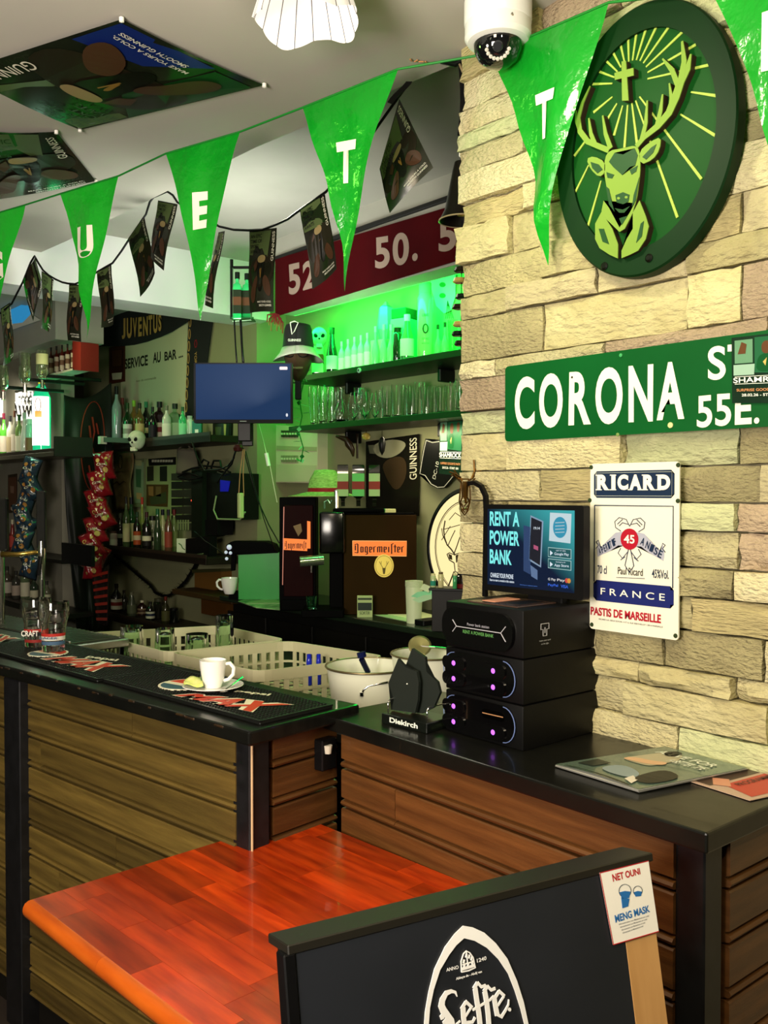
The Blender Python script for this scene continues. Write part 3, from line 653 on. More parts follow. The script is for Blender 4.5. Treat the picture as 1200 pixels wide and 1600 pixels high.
mb = MB(); Ri = rad*.775; rays = []
for (x, y) in ((620, 150), (655, 128), (690, 112), (728, 103), (768, 100), (815, 105), (868, 125), (920, 175), (970, 255), (1000, 375), (995, 530), (942, 700), (848, 850), (690, 560), (640, 590), (600, 530), (560, 490), (520, 440), (500, 330), (520, 272), (545, 215), (582, 178), (485, 930), (410, 830), (445, 610)):
    x1, y1 = DP([(x, y)])[0]; d = Vector((x1-cx0, y1-cy0)); L_ = d.length; d.normalize(); s0 = .045 if L_ < .3 else .045
    if (x, y) in ((485, 930), (410, 830), (445, 610)): s0 = L_*.62
    if (x, y) in ((1000, 375), (995, 530)): s0 = .16
    strokes(mb, [(cx0+d.x*s0, cy0+d.y*s0), (cx0+d.x*L_, cy0+d.y*L_)], [.0032, .0058], zin, zin+.002)
mb.build('ray', flat('93a845', .5), ds)
def relief(name, polys, strk=(), z=(.012, .0145)):
    a = MB(); b = MB()
    for p in polys:
        q_ = chaikin(DP(p), 1) if name in ('head', 'ear') else DP(p); a.prism(q_, zin, z[0]); b.prism(q_, z[0], z[1])
    for pts, w in strk:
        q_ = DP(pts); w = [x*.00056 for x in w] if isinstance(w, (list, tuple)) else w*.00056
        strokes(a, q_, w, zin, z[0]); strokes(b, q_, w, z[0], z[1])
    a.build(name+'_side', lg2, ds); b.build(name, lg, ds)
relief('cross', [[(648, 250), (665, 248), (675, 402), (650, 403)], [(620, 295), (694, 275), (695, 305), (622, 322)]])
relief('head', [[(583, 625), (600, 596), (650, 588), (705, 575), (718, 600), (722, 660), (716, 720), (706, 790), (690, 835), (655, 855), (620, 838), (602, 800), (590, 740), (580, 680)]])
relief('ear', [[(510, 628), (540, 617), (584, 640), (584, 682), (560, 700), (528, 670)]])
relief('ear', [[(716, 600), (760, 562), (802, 542), (797, 592), (770, 632), (722, 652)]])
relief('neck', [[(572, 830), (545, 880), (545, 940), (562, 975), (600, 1000), (633, 1015), (634, 960), (612, 900), (588, 862)], [(692, 838), (718, 790), (742, 850), (754, 890), (742, 940), (712, 985), (682, 1000), (648, 1014), (648, 985), (668, 940), (692, 900)], [(588, 862), (570, 830), (578, 790), (600, 820), (640, 895), (680, 838), (700, 800), (692, 838), (660, 900), (640, 912)]])
relief('antler', [], [([(705, 580), (735, 545), (790, 500), (832, 450), (858, 390), (878, 330), (905, 280), (918, 222)], [20, 20, 26, 30, 34, 32, 24, 6]),
    ([(728, 550), (742, 490), (748, 402)], [20, 16, 6]), ([(785, 505), (800, 440), (808, 378)], [20, 16, 6]), ([(838, 440), (842, 390), (834, 335)], [18, 14, 5]), ([(868, 345), (845, 285), (808, 240)], [20, 18, 6]), ([(880, 320), (892, 250), (884, 172)], [26, 20, 8])])
relief('antler', [], [([(598, 595), (560, 580), (515, 560), (485, 520), (478, 470), (495, 410), (525, 345)], [20, 20, 22, 22, 20, 14, 5]), ([(545, 575), (528, 530), (520, 470)], [20, 16, 6]), ([(605, 588), (585, 530), (574, 460)], [20, 16, 6]), ([(484, 520), (470, 480), (470, 440)], [14, 10, 4])])
mb = MB()
def dark(*pts): mb.prism(DP(pts), .0145, .0155)
dark((600, 640), (622, 605), (655, 612), (700, 588), (712, 615), (702, 655), (682, 660), (652, 692), (618, 662)); dark((590, 680), (620, 690), (612, 705), (594, 702)); dark((680, 672), (712, 655), (706, 678), (688, 690))
dark((588, 735), (600, 745), (612, 800), (622, 835), (600, 805)); dark((712, 720), (718, 700), (704, 790), (690, 815), (696, 770)); dark((625, 770), (655, 758), (680, 768), (676, 795), (655, 805), (630, 798)); dark((622, 820), (655, 826), (682, 812), (660, 838), (640, 838))
dark((528, 640), (560, 650), (575, 670), (555, 685), (535, 665)); dark((730, 622), (765, 585), (785, 572), (772, 605), (745, 632)); dark((560, 900), (580, 900), (600, 960), (575, 950)); dark((724, 880), (736, 870), (728, 930), (706, 955)); dark((640, 860), (672, 850), (650, 885))
fm_ = mb.build('face_marking', flat('16401a', .5), ds); fm_['kind'] = 'stuff'
print_f = MB(); 
for x, y in ((638, 782), (668, 778)): print_f.prism([(a, b) for a, b in DP(ell(x, y, 6, 5, 10))], .0155, .0162)
print_f.build('nostril', lg, ds)
for x, y in ((562, 1040), (736, 1008)):
    q_ = uv(ds, *zx(x, y, 720, 0, 2.5), .004); MB().lathe([(.008, .002), (.009, .006), (.005, .009), (0, .009)], 12, at=(q_[0], q_[1], 0)).build('bolt', flat('0b0f08', .3), ds)
# ------------------------------------------------------------------ street sign
XS = WX-.046
def wallthing(name, label, cat, px, py, x=XS, **k): return thing(name, label, cat, tuple(PX(px, py, x)), axes=WALLAX, **k)
ss = wallthing('street_sign', 'long green street name sign with white capitals on the stone wall', 'street sign', 789, 690)
q = uvs(ss, [(789, 573), (788, 690)]); Ls = .79; hs = q[0][1]-q[1][1]
def rrect(x0, y0, x1, y1, r, n=5):
    o = []
    for cx, cy, a in ((x1-r, y1-r, 0), (x0+r, y1-r, 1), (x0+r, y0+r, 2), (x1-r, y0+r, 3)): o += [(cx+r*math.cos((a+i/n)*PI/2), cy+r*math.sin((a+i/n)*PI/2)) for i in range(n+1)]
    return o
MB().prism(rrect(0, 0, Ls, hs, .01), -.003, 0).build('plate', mat('street_sign_green', '075220', .35, spec=.3, noise=(5, 3), col2='064a1c'), ss)
ssw = flat('e8e6cf', .4)
Z5 = lambda pts: [zx(x, y, 720, 420, 2.5) for x, y in pts]
for L_, q in (('C', ((210, 425), (288, 418), (288, 622), (212, 632))), ('O', ((306, 412), (398, 404), (398, 616), (306, 626))), ('R', ((424, 404), (504, 398), (508, 607), (420, 612))), ('O', ((526, 388), (632, 380), (632, 602), (526, 612))),
              ('N', ((655, 380), (752, 372), (750, 596), (655, 600))), ('A', ((765, 368), (873, 360), (873, 586), (765, 592))), ('S', ((965, 305), (1035, 298), (1035, 430), (965, 438))), ('T', ((1042, 297), (1105, 292), (1105, 425), (1042, 430))),
              ('5', ((922, 498), (982, 492), (982, 618), (922, 622))), ('5', ((994, 490), (1056, 486), (1056, 612), (994, 616))), ('E', ((1072, 484), (1136, 480), (1136, 606), (1070, 610))), ('.', ((1145, 582), (1166, 580), (1166, 604), (1145, 606)))):
    quadtext(L_, ssw, ss, Z5(q), .001, .03 if L_ not in 'S5' else .02)
for x, y, r, m_ in ((820, 611, .006, flat('c9c48a', .3)), (614, 648, .004, flat('6f8a4a', .3)), (626, 338, .004, flat('3f9a5a', .3)), (436, 424, .0025, dk)):
    a = uv(ss, *Z5([(x, y)])[0]); MB().lathe([(0, .003), (r, .002), (r, 0)], 12, at=(a[0], a[1], 0)).build('screw', m_, ss)
# party posters
def party(th, f, off=.0006):
    MB().grid(lambda a, b: f(a, b, 0), 3, 5).build('sheet', mat('party_dark', '0c1f14', .25, noise=(8, 3), col2='14301f'), th)
    print_(th, f, '5f8a6a', [[(.05, .60), (.33, .60), (.33, .95), (.05, .95)]], off); print_(th, f, '1f5a38', [[(.36, .45), (.95, .42), (.97, .96), (.36, .97)]], off); print_(th, f, '8fae9a', [[(.03, .42), (.35, .42), (.36, .58), (.03, .58)]], off)
    print_(th, f, '5a3a22', [[(.48, .72), (.60, .72), (.62, .86), (.54, .92), (.46, .86)], [(.76, .74), (.86, .74), (.88, .88), (.80, .92), (.74, .86)], [(.10, .74), (.22, .74), (.24, .88), (.16, .92)]], off*2)
    print_(th, f, '0a4a22', [[(.38, .46), (.66, .46), (.62, .72), (.46, .72), (.40, .64)]], off*2); print_(th, f, 'b8a45a', [[(.49, .60), (.55, .66), (.53, .54)]], off*3)
    w_ = 'ecebe0'; print_(th, f, w_, [[(.05, .395), (.95, .395), (.95, .402), (.05, .402)], [(.05, .285), (.95, .285), (.95, .292), (.05, .292)]], off*2)
    ptext(th, f, 'SHAMROCK', w_, .03, .97, .305, .385, off*3, .012); ptext(th, f, 'SURPRISE GOODBYE PARTY', 'c98a5a', .08, .94, .175, .215, off*3, .01); ptext(th, f, '28.02.26 - START 18H', w_, .16, .86, .10, .14, off*3, .01)
pp = wallthing('party_poster', 'dark green party poster stuck over the end of the long street sign', 'poster', 1143, 629, XS-.004); P = Pl(pp)
x_ = XS-.004; cs = [PX(1143, 528, x_), PX(1247, 516, x_), PX(1247, 629, x_), PX(1144, 630, x_)]; f = qmap(cs); party(P, f)
# ------------------------------------------------------------------ enamel aperitif sign
rs = wallthing('enamel_sign', 'tall white and blue enamel aperitif sign on the stone wall behind the charging station', 'sign', 925, 985)
a, b = uv(rs, 922, 725), uv(rs, 1060, 1001); MB().prism(rrect(a[0]+.001, b[1], b[0], a[1], .008), -.004, 0).build('plate', mat('enamel', 'e4e0cc', .25, coat=.5), rs)
x0, x1, y1, y0 = a[0], b[0], a[1], b[1]; Wr, Hr = x1-x0, y1-y0
R_ = lambda s, t: (x0+Wr*s, y0+Hr*(1-t))
nv = flat('1b2a42', .35); nb = flat('1d2560', .35); rdd = flat('a3182a', .4)
def panel(s0, t0, s1, t1, m_, name, z=.0006, n_=.035):
    nx, ny = n_, n_*Wr/Hr; pts = [(s0+nx, t0), (s1-nx, t0), (s1-nx, t0+ny), (s1, t0+ny), (s1, t1-ny), (s1-nx, t1-ny), (s1-nx, t1), (s0+nx, t1), (s0+nx, t1-ny), (s0, t1-ny), (s0, t0+ny), (s0+nx, t0+ny)]
    MB().prism([R_(*p) for p in pts], 0, z).build(name, m_, rs)
panel(.05, .045, .95, .205, nv, 'title_panel'); 
def line(pts, w=.0012, m_=nv, name='rule', z=.0014): strokes(mbx := MB(), [R_(*p) for p in pts], w, .0004, z); mbx.build(name, m_, rs)
line([(.075, .056), (.925, .056), (.925, .193), (.075, .193), (.075, .056)], .0008, flat('b8bcae', .4)); 
line([(.06, .25), (.94, .25), (.94, .71)], .0022); line([(.06, .25), (.06, .71)], .0022)
panel(.05, .70, .95, .825, nb, 'country_panel')
def rtext(st_, m_, s0, s1, t0, t1, bold=.01, space=1.0): return text(st_, m_, rs, x0+Wr*(s0+s1)/2, y0+Hr*(1-(t0+t1)/2), Wr*(s1-s0), Hr*(t1-t0), .0016, bold, space=space)
cw = flat('ece8d4', .4)
for L_, xa, xb in (('R', 532, 578), ('I', 588, 604), ('C', 612, 654), ('A', 658, 706), ('R', 712, 758), ('D', 768, 818)):
    quadtext(L_, cw, rs, [zx(x, y, 720, 700, 2.5) for x, y in ((xa, 104), (xb, 104-.02*(xb-xa)), (xb, 164), (xa, 164))], .0016, .06)
mb = MB()
for xa, xb, y in ((528, 546, 104), (528, 552, 161), (566, 582, 161), (584, 608, 104), (584, 608, 161), (654, 670, 161), (692, 710, 161), (709, 726, 104), (709, 732, 161), (747, 762, 161), (764, 782, 104), (764, 782, 161)):
    mb.prism(uvs(rs, [zx(x, yy, 720, 700, 2.5) for x, yy in ((xa, y), (xb, y), (xb, y+4), (xa, y+4))]), .0006, .0017)
mb.build('serif', cw, rs)
rtext('F R A N C E', cw, .14, .86, .745, .785, .005)
rtext('PASTIS DE MARSEILLE', rdd, .02, .82, .865, .915, .03); rtext('RICARD S.A. SIEGE SOCIAL 4 ET 6, RUE BERTHELOT 13014 MARSEILLE', nv, .12, .84, .93, .94, .0)
rtext('70 cl', nv, .10, .21, .61, .66); rtext('45%Vol.', nv, .72, .90, .61, .66); rtext('Paul Ricard', flat('101010', .4), .34, .62, .612, .655, .005); line([(.32, .675), (.64, .668)], .001)
lc = .47
# ribbon, medallion and leaf scrolls
mb = MB()
for s_ in (-1, 1):
    mb.prism([R_(lc+s_*a_, b_) for a_, b_ in ((.06, .40), (.16, .41), (.25, .46), (.33, .50), (.36, .55), (.30, .54), (.22, .52), (.13, .485), (.07, .485))], 0, .0008)
    mb.prism([R_(lc+s_*a_, b_) for a_, b_ in ((.30, .54), (.37, .56), (.38, .52), (.36, .46), (.345, .50))], 0, .0008)
mb.build('ribbon_print', flat('a3a4b2', .4), rs)
mb = MB()
for s_ in (-1, 1):
    for pts in (((.0, .37), (.04, .33), (.12, .32), (.17, .345), (.16, .38), (.10, .40)), ((.01, .36), (.08, .35), (.12, .37)), ((.08, .33), (.14, .36)), ((.02, .52), (.08, .56), (.13, .53), (.10, .50)), ((.01, .50), (.05, .60), (.0, .64)), ((.05, .55), (.10, .57)), ((.36, .46), (.39, .47), (.36, .49), (.39, .51))):
        strokes(mb, [R_(lc+s_*a_, b_) for a_, b_ in pts], .0016, .0003, .0013)
mb.build('scroll_print', flat('3a3f52', .4), rs)
mb = MB(); mb.prism([R_(lc+.10*math.cos(i*PI/12), .445+.062*math.sin(i*PI/12)) for i in range(24)], 0, .0018); mb.build('medallion', rdd, rs)
text('45', cw, rs, *R_(lc, .445), Wr*.12, Hr*.05, .0024, .02)
for s0, ch in zip([.10, .128, .155, .18, .205, .225, .255, .275], 'APERITIF'): text(ch, nv, rs, *R_(s0+.03, .525-(s0-.10)*.35), Wr*.022, Hr*.042, .0022, .02, rot=.35)
for s0, ch in zip([.60, .655, .70, .745, .79], 'ANISE'): text(ch, nv, rs, *R_(s0+.02, .455+(s0-.60)*.35), Wr*.040, Hr*.044, .0022, .02, rot=-.35)
for s0, t0 in ((.015, .02), (.985, .02), (.0, .22), (.985, .22), (.97, .975), (.03, .975)):
    MB().lathe([(0, .0024), (.004, .002), (.005, 0)], 12, at=(*R_(s0, t0), 0)).build('corner_screw', flat('2c3a22', .4), rs)
# ------------------------------------------------------------------ power bank station
FX, FY = 1.452, 1.269; zt = ZR+.295
pb = thing('power_bank_station', 'black power bank rental station with glowing purple slots on the lower bar', 'charging station', (FX, FY, ZR))
bk_ = mat('station_black', '060606', .5, spec=.2, bump=(120, .05, .0005)); gb = mat('station_gloss', '050506', .08, coat=1)
dx, dy = .255, .232
for z0, h, nm in ((0, .0945, 'module'), (.0965, .0945, 'module'), (.193, .102, 'head_module')):
    MB().box((dx/2, dy/2, z0+h/2), (dx, dy, h), .0035, seg=2).build(nm, bk_, pb, smooth='auto')
fa = (Vector((0, -1, 0)), Vector((0, 0, 1)), Vector((-1, 0, 0)))
P = Pl(pb, (FX, FY+dy, ZR), fa)     # local u from the far edge towards the viewer's right
for z0 in (.008, .105): MB().prism(rrect(.004, z0, dy-.020, z0+.080, .036, 10), -.004, .006).build('slot_panel', gb, P)
MB().prism(rrect(-.002, .202, dy-.022, .284, .036, 10), -.004, .010).build('display_panel', gb, P)
lit = glow('9fb0e0', .5); mb = MB()
for z0 in (.008, .105):
    strokes(mb, [(dy-.050+.033*math.cos(a), z0+.040+.038*math.sin(a)) for a in [(-PI/2)+i*PI/12 for i in range(13)]], .0014, .006, .0075)
    strokes(mb, [(.034-.033*math.cos(a), z0+.040+.038*math.sin(a)) for a in [-PI/2+i*PI/12 for i in range(3, 13)]], .0012, .006, .0075)
mb.build('rim_light', lit, P)
mb = MB()
for pts in (((.033, .2565), (.045, .243), (.033, .230)), ((.045, .243), (.178, .243)), ((.192, .258), (.178, .243), (.192, .226))): strokes(mb, pts, .0014, .010, .0112)
mb.build('panel_line', flat('b0b0b8', .4), P)
text('Power bank station', flat('8a8a92', .4), P, .112, .2515, .066, .006, .0112, .01); text('RENT A POWER BANK', mat('green_letters', '4c7a40', .4, emis='4c9a50', es=.25), P, .112, .234, .092, .0075, .0112, .015)
k = 0
for z0 in (.008, .105):
    for zz in (.020, .055):
        for u in (.035, .155):
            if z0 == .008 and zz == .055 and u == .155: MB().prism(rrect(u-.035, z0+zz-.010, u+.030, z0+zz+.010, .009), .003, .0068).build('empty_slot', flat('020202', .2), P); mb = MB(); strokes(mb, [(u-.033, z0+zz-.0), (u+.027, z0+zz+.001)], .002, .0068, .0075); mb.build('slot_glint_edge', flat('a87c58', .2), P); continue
            MB().prism(rrect(u-.036, z0+zz-.0155, u+.034, z0+zz+.0135, .013, 8), .004, .0095).build('power_bank', gb, P)
            MB().lathe([(0, .0115), (.0045, .011), (.0058, .0095)], 14, at=(u, z0+zz-.001, 0)).build('slot_light', glow('b45cf0', 2.2, '402060'), P)
P2 = Pl(pb, (FX, FY, ZR), (Vector((1, 0, 0)), Vector((0, 0, 1)), Vector((0, -1, 0))))
mb = MB(); w2 = flat('a8a8a8', .4)
for pts in (((.055, .262), (.055, .250), (.062, .250), (.062, .236), (.074, .236), (.074, .250), (.081, .250), (.081, .262), (.055, .262)), ((.068, .242), (.068, .254))): strokes(mb, pts, .0014, .0002, .001)
mb.build('card_icon', w2, P2)
text('Insert your card', w2, P2, .068, .226, .036, .004, .0008, .01); text('on the right', w2, P2, .068, .219, .024, .004, .0008, .01)
MB().box((.085, .110, .296), (.13, .15, .004), .0015).build('card_tray', mat('tray_plate', '3a2a24', .25, coat=.5), pb)
for yy in (.075, .145):
    MB().box((.09, yy, .2975), (.085, .04, .003), .001).build('tray_pocket', flat('c08468', .35) if yy > .1 else BLACK, pb)
# screen
sx = 1.60; y1_, y0_ = PX(757, 800, sx).y, PX(912, 800, sx).y
zt_, zb_ = PX(912, 790, sx).z, PX(905, 938, sx).z
scr = thing('advert_screen', 'black framed advert screen lit blue standing on the power bank station', 'screen', (sx, y1_, zb_), axes=fa)
sw_, sh_ = y1_-y0_, zt_-zb_
MB().prism(rrect(0, 0, sw_, sh_, .006), -.022, 0).build('housing', bk_, scr)
MB().box((sw_*.6, -.008, -.02), (.10, .03, .02), .003).build('stand_foot', bk_, scr)
bz = .011; gx0, gy0, gx1, gy1 = bz, bz*1.3, sw_-bz*2.2, sh_-bz
mb = MB().prism([(gx0, gy0), (gx1, gy0), (gx1, gy1), (gx0, gy1)], 0, .0008)
m_ = mat('screen_picture', '000000', .25, emis='0c1a38', es=1.0); nt = m_.node_tree; tc = nt.nodes.new('ShaderNodeTexCoord'); sp_ = nt.nodes.new('ShaderNodeSeparateXYZ'); nt.links.new(tc.outputs['Generated'], sp_.inputs[0])
vm = nt.nodes.new('ShaderNodeMath'); vm.operation = 'ADD'; nt.links.new(sp_.outputs[0], vm.inputs[0]); nt.links.new(sp_.outputs[1], vm.inputs[1])
cr = nt.nodes.new('ShaderNodeValToRGB'); cr.color_ramp.elements[0].position = .55; cr.color_ramp.elements[1].position = 1.6; cr.color_ramp.elements[0].color = srgb('101d36')+(1,); cr.color_ramp.elements[1].color = srgb('3fa8ac')+(1,)
cr.color_ramp.elements[1].position = 1.0; hv = nt.nodes.new('ShaderNodeMath'); hv.operation = 'MULTIPLY'; hv.inputs[1].default_value = .55; nt.links.new(vm.outputs[0], hv.inputs[0]); nt.links.new(hv.outputs[0], cr.inputs[0]); nt.links.new(cr.outputs[0], nt.nodes['Principled BSDF'].inputs['Emission Color'])
mb.build('display', m_, scr)
cy_ = glow('7ff2ee', 1.0); wh_ = glow('e8f4ff', .9); P = scr
G = lambda s, t: (gx0+(gx1-gx0)*s, gy0+(gy1-gy0)*t)
def gtext(st_, m_, s0, s1, t0, t1, b=.02): a = G((s0+s1)/2, (t0+t1)/2); return text(st_, m_, scr, a[0], a[1], (gx1-gx0)*(s1-s0), (gy1-gy0)*(t1-t0), .0014, b)
gtext('RENT A', cy_, .03, .39, .78, .97, .03); gtext('POWER', cy_, .03, .39, .53, .72, .03); gtext('BANK', cy_, .03, .30, .28, .47, .03)
gtext('CHARGE YOUR PHONE', wh_, .04, .32, .10, .16); gtext('Scan to start a rental at this station', wh_, .03, .33, .05, .08); gtext('Returning to a registered station', glow('4a7ad0', .8), .40, .60, .03, .045)
def gp(poly, m_, name, z0=.0009, z1=.0014): MB().prism([G(*p) for p in poly], z0, z1).build(name, m_, scr)
gp([(.44, .22), (.52, .18), (.52, .78), (.44, .80)], glow('2c4a7a', .7), 'power_bank_picture'); gp([(.50, .36), (.64, .28), (.665, .86), (.52, .93)], glow('9ab4d0', .7), 'phone_rim_picture'); gp([(.51, .38), (.63, .305), (.65, .85), (.53, .905)], glow('0a1020', 1), 'phone_picture', .0012, .0018)
gp([(.52, .30), (.60, .24), (.60, .12), (.53, .16)], glow('6a86b0', .7), 'hand_picture'); text('19:14', wh_, scr, *G(.595, .77), .018, .006, .0024, .01); gp([(.56, .56), (.61, .54), (.61, .49), (.56, .51)], glow('c05a80', .8), 'badge_picture', .0019, .0024)
gp([(.73, .62), (.96, .60), (.97, .96), (.74, .97)], glow('cfe4ea', .85), 'app_card'); MB().prism([G(.85+.075*math.cos(a*PI/12), .79+.13*math.sin(a*PI/12)) for a in range(24)], .0015, .002).build('app_disc', glow('2f9fc0', .8), scr)
mb = MB()
for k_ in range(4): mb.prism([G(.80, .72+k_*.04), G(.90, .73+k_*.04), G(.90, .74+k_*.04), G(.80, .73+k_*.04)], .002, .0024)
mb.build('app_stripe', glow('cfe4ea', .7), scr)
for t0, s1_, s2_ in ((.42, 'GET IT ON', 'Google Play'), (.28, 'Download on the', 'App Store')):
    gp([(.72, t0), (.97, t0-.01), (.97, t0+.11), (.72, t0+.12)], glow('bfe8e4', .7), 'store_badge_rim'); gp([(.725, t0+.008), (.965, t0-.002), (.965, t0+.102), (.725, t0+.112)], glow('0f5a60', .8), 'store_badge', .0012, .0018)
    a = G(.87, t0+.04); text(s2_, wh_, scr, a[0], a[1], .040, .0075, .0022, .01); a = G(.86, t0+.085); text(s1_, wh_, scr, a[0], a[1], .026, .003, .0022, .0)
    MB().prism([G(.745, t0+.02), G(.775, t0+.05), G(.745, t0+.08)], .0018, .0024).build('store_icon', wh_, scr)
for s0, st_, c_ in ((.72, 'G Pay', 'e8e8e8'), (.82, 'Pay', 'e8e8e8')): gtext(st_, glow(c_, .8), s0, s0+.085, .12, .16)
gtext('PayPal', glow('2f62d8', 1), .72, .83, .05, .09); gtext('VISA', glow('2f62d8', 1), .86, .94, .05, .09)
for dx_, c_ in ((.925, 'd8483a'), (.95, 'e09a3a')): MB().prism([G(dx_+.018*math.cos(a*PI/8), .145+.03*math.sin(a*PI/8)) for a in range(16)], .0015+(.0005 if dx_ > .93 else 0), .002+(.0005 if dx_ > .93 else 0)).build('card_dot', glow(c_, .9), scr)
# black metal arch behind the screen
ar = thing('metal_arch', 'black flat metal arch standing behind the advert screen', 'bracket', tuple(PX(758, 930, 1.655))); P = Pl(ar)
mb = MB(); cs = [PX(758, 932, 1.655), PX(760, 800, 1.655), PX(759, 775, 1.655), PX(752, 760, 1.655), PX(742, 754, 1.655), PX(728, 756, 1.655)]
mb.tube(cs, .0075, 4); mb.build('bar', BLACK, P)
# ------------------------------------------------------------------ wire stag head
ws = thing('wire_stag_head', 'brass wire stag head hanging at the corner of the stone wall', 'wall ornament', tuple(PD(727, 780, 2.36))); P = Pl(ws)
brass = mat('brass_wire', '6a4a1e', .3, .9); Z7 = lambda x, y, d=0: PD(640+x/7.275, 640+y/7.275, 2.33+d)
mb = MB()
for pts in (((590, 790, 0), (670, 790, 0), (685, 900, 0), (690, 1010, -.03), (660, 1150, -.06), (625, 1200, -.07), (590, 1150, -.06), (565, 1040, -.03), (578, 900, 0), (590, 790, 0)), ((590, 830, 0), (600, 1000, -.05), (575, 1060, -.03), (625, 1140, -.07), (685, 1060, -.03), (655, 1000, -.05), (665, 830, 0)), ((610, 820, -.02), (615, 990, -.06), (640, 1060, -.07), (650, 820, -.02)), ((600, 1130, -.06), (650, 1130, -.06), (625, 1170, -.07), (600, 1130, -.06)), ((630, 820, -.03), (632, 1060, -.07)), ((565, 1040, -.03), (620, 1100, -.07), (690, 1010, -.03)),
            ((600, 815, 0), (580, 770, 0), (520, 730, -.02), (455, 710, -.04)), ((585, 830, 0), (540, 780, -.02), (495, 725, -.03)), ((570, 770, 0), (505, 690, -.02)), ((590, 800, 0), (550, 770, 0), (480, 745, -.03)),
            ((665, 815, 0), (720, 770, .01), (800, 720, .02), (860, 650, .03), (870, 600, .03), (820, 590, .02), (850, 510, .03), (845, 470, .03), (800, 420, .02), (775, 380, .02)), ((680, 850, 0), (760, 770, .01), (830, 700, .03), (860, 640, .03)), ((700, 790, 0), (735, 700, .01), (730, 570, .01)), ((720, 780, .01), (760, 650, .02), (800, 500, .02), (775, 380, .02)), ((770, 740, .02), (800, 600, .02), (790, 450, .02)), ((800, 720, .02), (830, 560, .02), (855, 470, .03)), ((800, 600, .02), (840, 560, .03), (860, 600, .03))):
    mb.tube([Z7(*p) for p in pts], .0022, 5)
mb.build('wire', brass, P)
# ------------------------------------------------------------------ napkin holder
nh0 = PZ(640, 1143, ZR)
a0, a1 = PZ(596, 1130, ZR), PZ(667, 1147, ZR); L_ = (a1-a0).length; ang = math.atan2(a1.y-a0.y, a1.x-a0.x)
nh = thing('napkin_holder', 'small black branded holder with wire ends standing before the white bucket', 'holder', tuple(a0), ang)
MB().box((L_/2, .045, .012), (L_, .09, .024), .002, seg=2).build('tray', mat('holder_black', '0c100c', .3), nh)
for y in (.008, .082): pass
for x in (.010, L_-.010):
    MB().tube([(x, .012, .02), (x, .012, .050), (x, .018, .055), (x, .072, .055), (x, .078, .050), (x, .078, .02)], .0016, 8).build('wire_end', CHROME, nh, smooth=True)
Pn = Pl(nh, tuple(a0+Vector((0, 0, .0))), axes_rz(ang)); text('Diekirch', flat('dfe4d8', .4), Pn, L_*.50, .013, L_*.62, .012, .0008, .03)
Pe = Pl(nh, tuple(a1), axes_rz(ang+PI/2)); text('LUXEMBOURG', flat('25301f', .4), Pe, .045, .012, .06, .008, .0008, .0)
nk = thing('napkin', 'folded black napkins standing as two peaks in the small wire holder', 'napkin', tuple(a0), ang); Pk = Pl(nk)
nkm = mat('black_cloth', '0a140c', .7)
def nap(poly, yo, th_, nm='napkin_fold'):
    # outlines taken on an upright plane inside the holder
    p0_ = Matrix.Translation(a0) @ Matrix.Rotation(ang, 4, 'Z') @ Vector((0, yo, 0)); pl = Pl(nk, tuple(p0_), axes_rz(ang)); z6 = [zx(x, y, 580, 1000, 8.571) for x, y in poly]
    MB().prism(uvs(pl, z6), -th_, th_).build(nm, nkm, pl)
nap([(375, 248), (470, 360), (620, 420), (650, 560), (640, 800), (600, 975), (280, 930), (320, 800), (245, 570), (310, 420)], .035, .004)
nap([(560, 110), (735, 230), (755, 420), (900, 560), (935, 700), (850, 900), (700, 980), (560, 960), (450, 760), (470, 360)], .055, .004)
q_ = PL(580+480/8.571, 1000+588/8.571, a0+Vector((math.cos(ang+PI/2)*.030, math.sin(ang+PI/2)*.030, 0)), Vector((math.cos(ang-PI/2), math.sin(ang-PI/2), 0)))
MB().lathe([(0, -.002), (.0022, 0), (0, .002)], 10, at=tuple(q_)).build('pin', WHITE, Pk)
# ------------------------------------------------------------------ magazines
zm = ZR
Z8 = lambda pts, z: [PZ(*zx(x, y, 780, 1120, 2.857), z) for x, y in pts]
mg = thing('magazine', 'open-paged glossy magazine with a reclining figure on its grey-green cover, on the bar', 'magazine', tuple(PZ(950, 1200, zm))); P = Pl(mg)
lo = Z8([(250, 222), (625, 338), (1110, 238), (740, 140)], zm+.002); hi = Z8([(250, 216), (620, 328), (1110, 232), (740, 136)], zm+.009)
mb = MB(); b = [mb.bm.verts.new(p) for p in lo]; t = [mb.bm.verts.new(p) for p in hi]; mb.bm.faces.new(b[::-1]); mb.bm.faces.new(t)
for i in range(4): mb.bm.faces.new((b[i], b[(i+1) % 4], t[(i+1) % 4], t[i]))
bmesh.ops.recalc_face_normals(mb.bm, faces=mb.bm.faces); mb.build('pages', flat('d5d3c6', .5), P)
f = qmap([hi[0], hi[3], hi[2], hi[1]])
def bend(s, t, o=0): p = f(s, t, 0); return p+Vector((0, 0, o+.002+.012*max(0, .35-s)*math.sin(PI*min(1, max(0, t)))))
MB().grid(lambda a, b: bend(a, b), 8, 4).build('cover', mat('cover', '56685a', .22, coat=.4), P, smooth=True)
inv = lambda x, y: None
def zs(x, y):      # zoom pixel -> s, t of the cover
    w = Z8([(x, y)], zm+.009)[0]; a = hi[0]; e1 = hi[3]-hi[0]; e2 = hi[1]-hi[0]; d = w-a
    D = e1.x*e2.y-e1.y*e2.x; s = (d.x*e2.y-d.y*e2.x)/D; t = (e1.x*d.y-e1.y*d.x)/D; return (s, 1-t)
def zpoly(*p): return [zs(*q) for q in p]
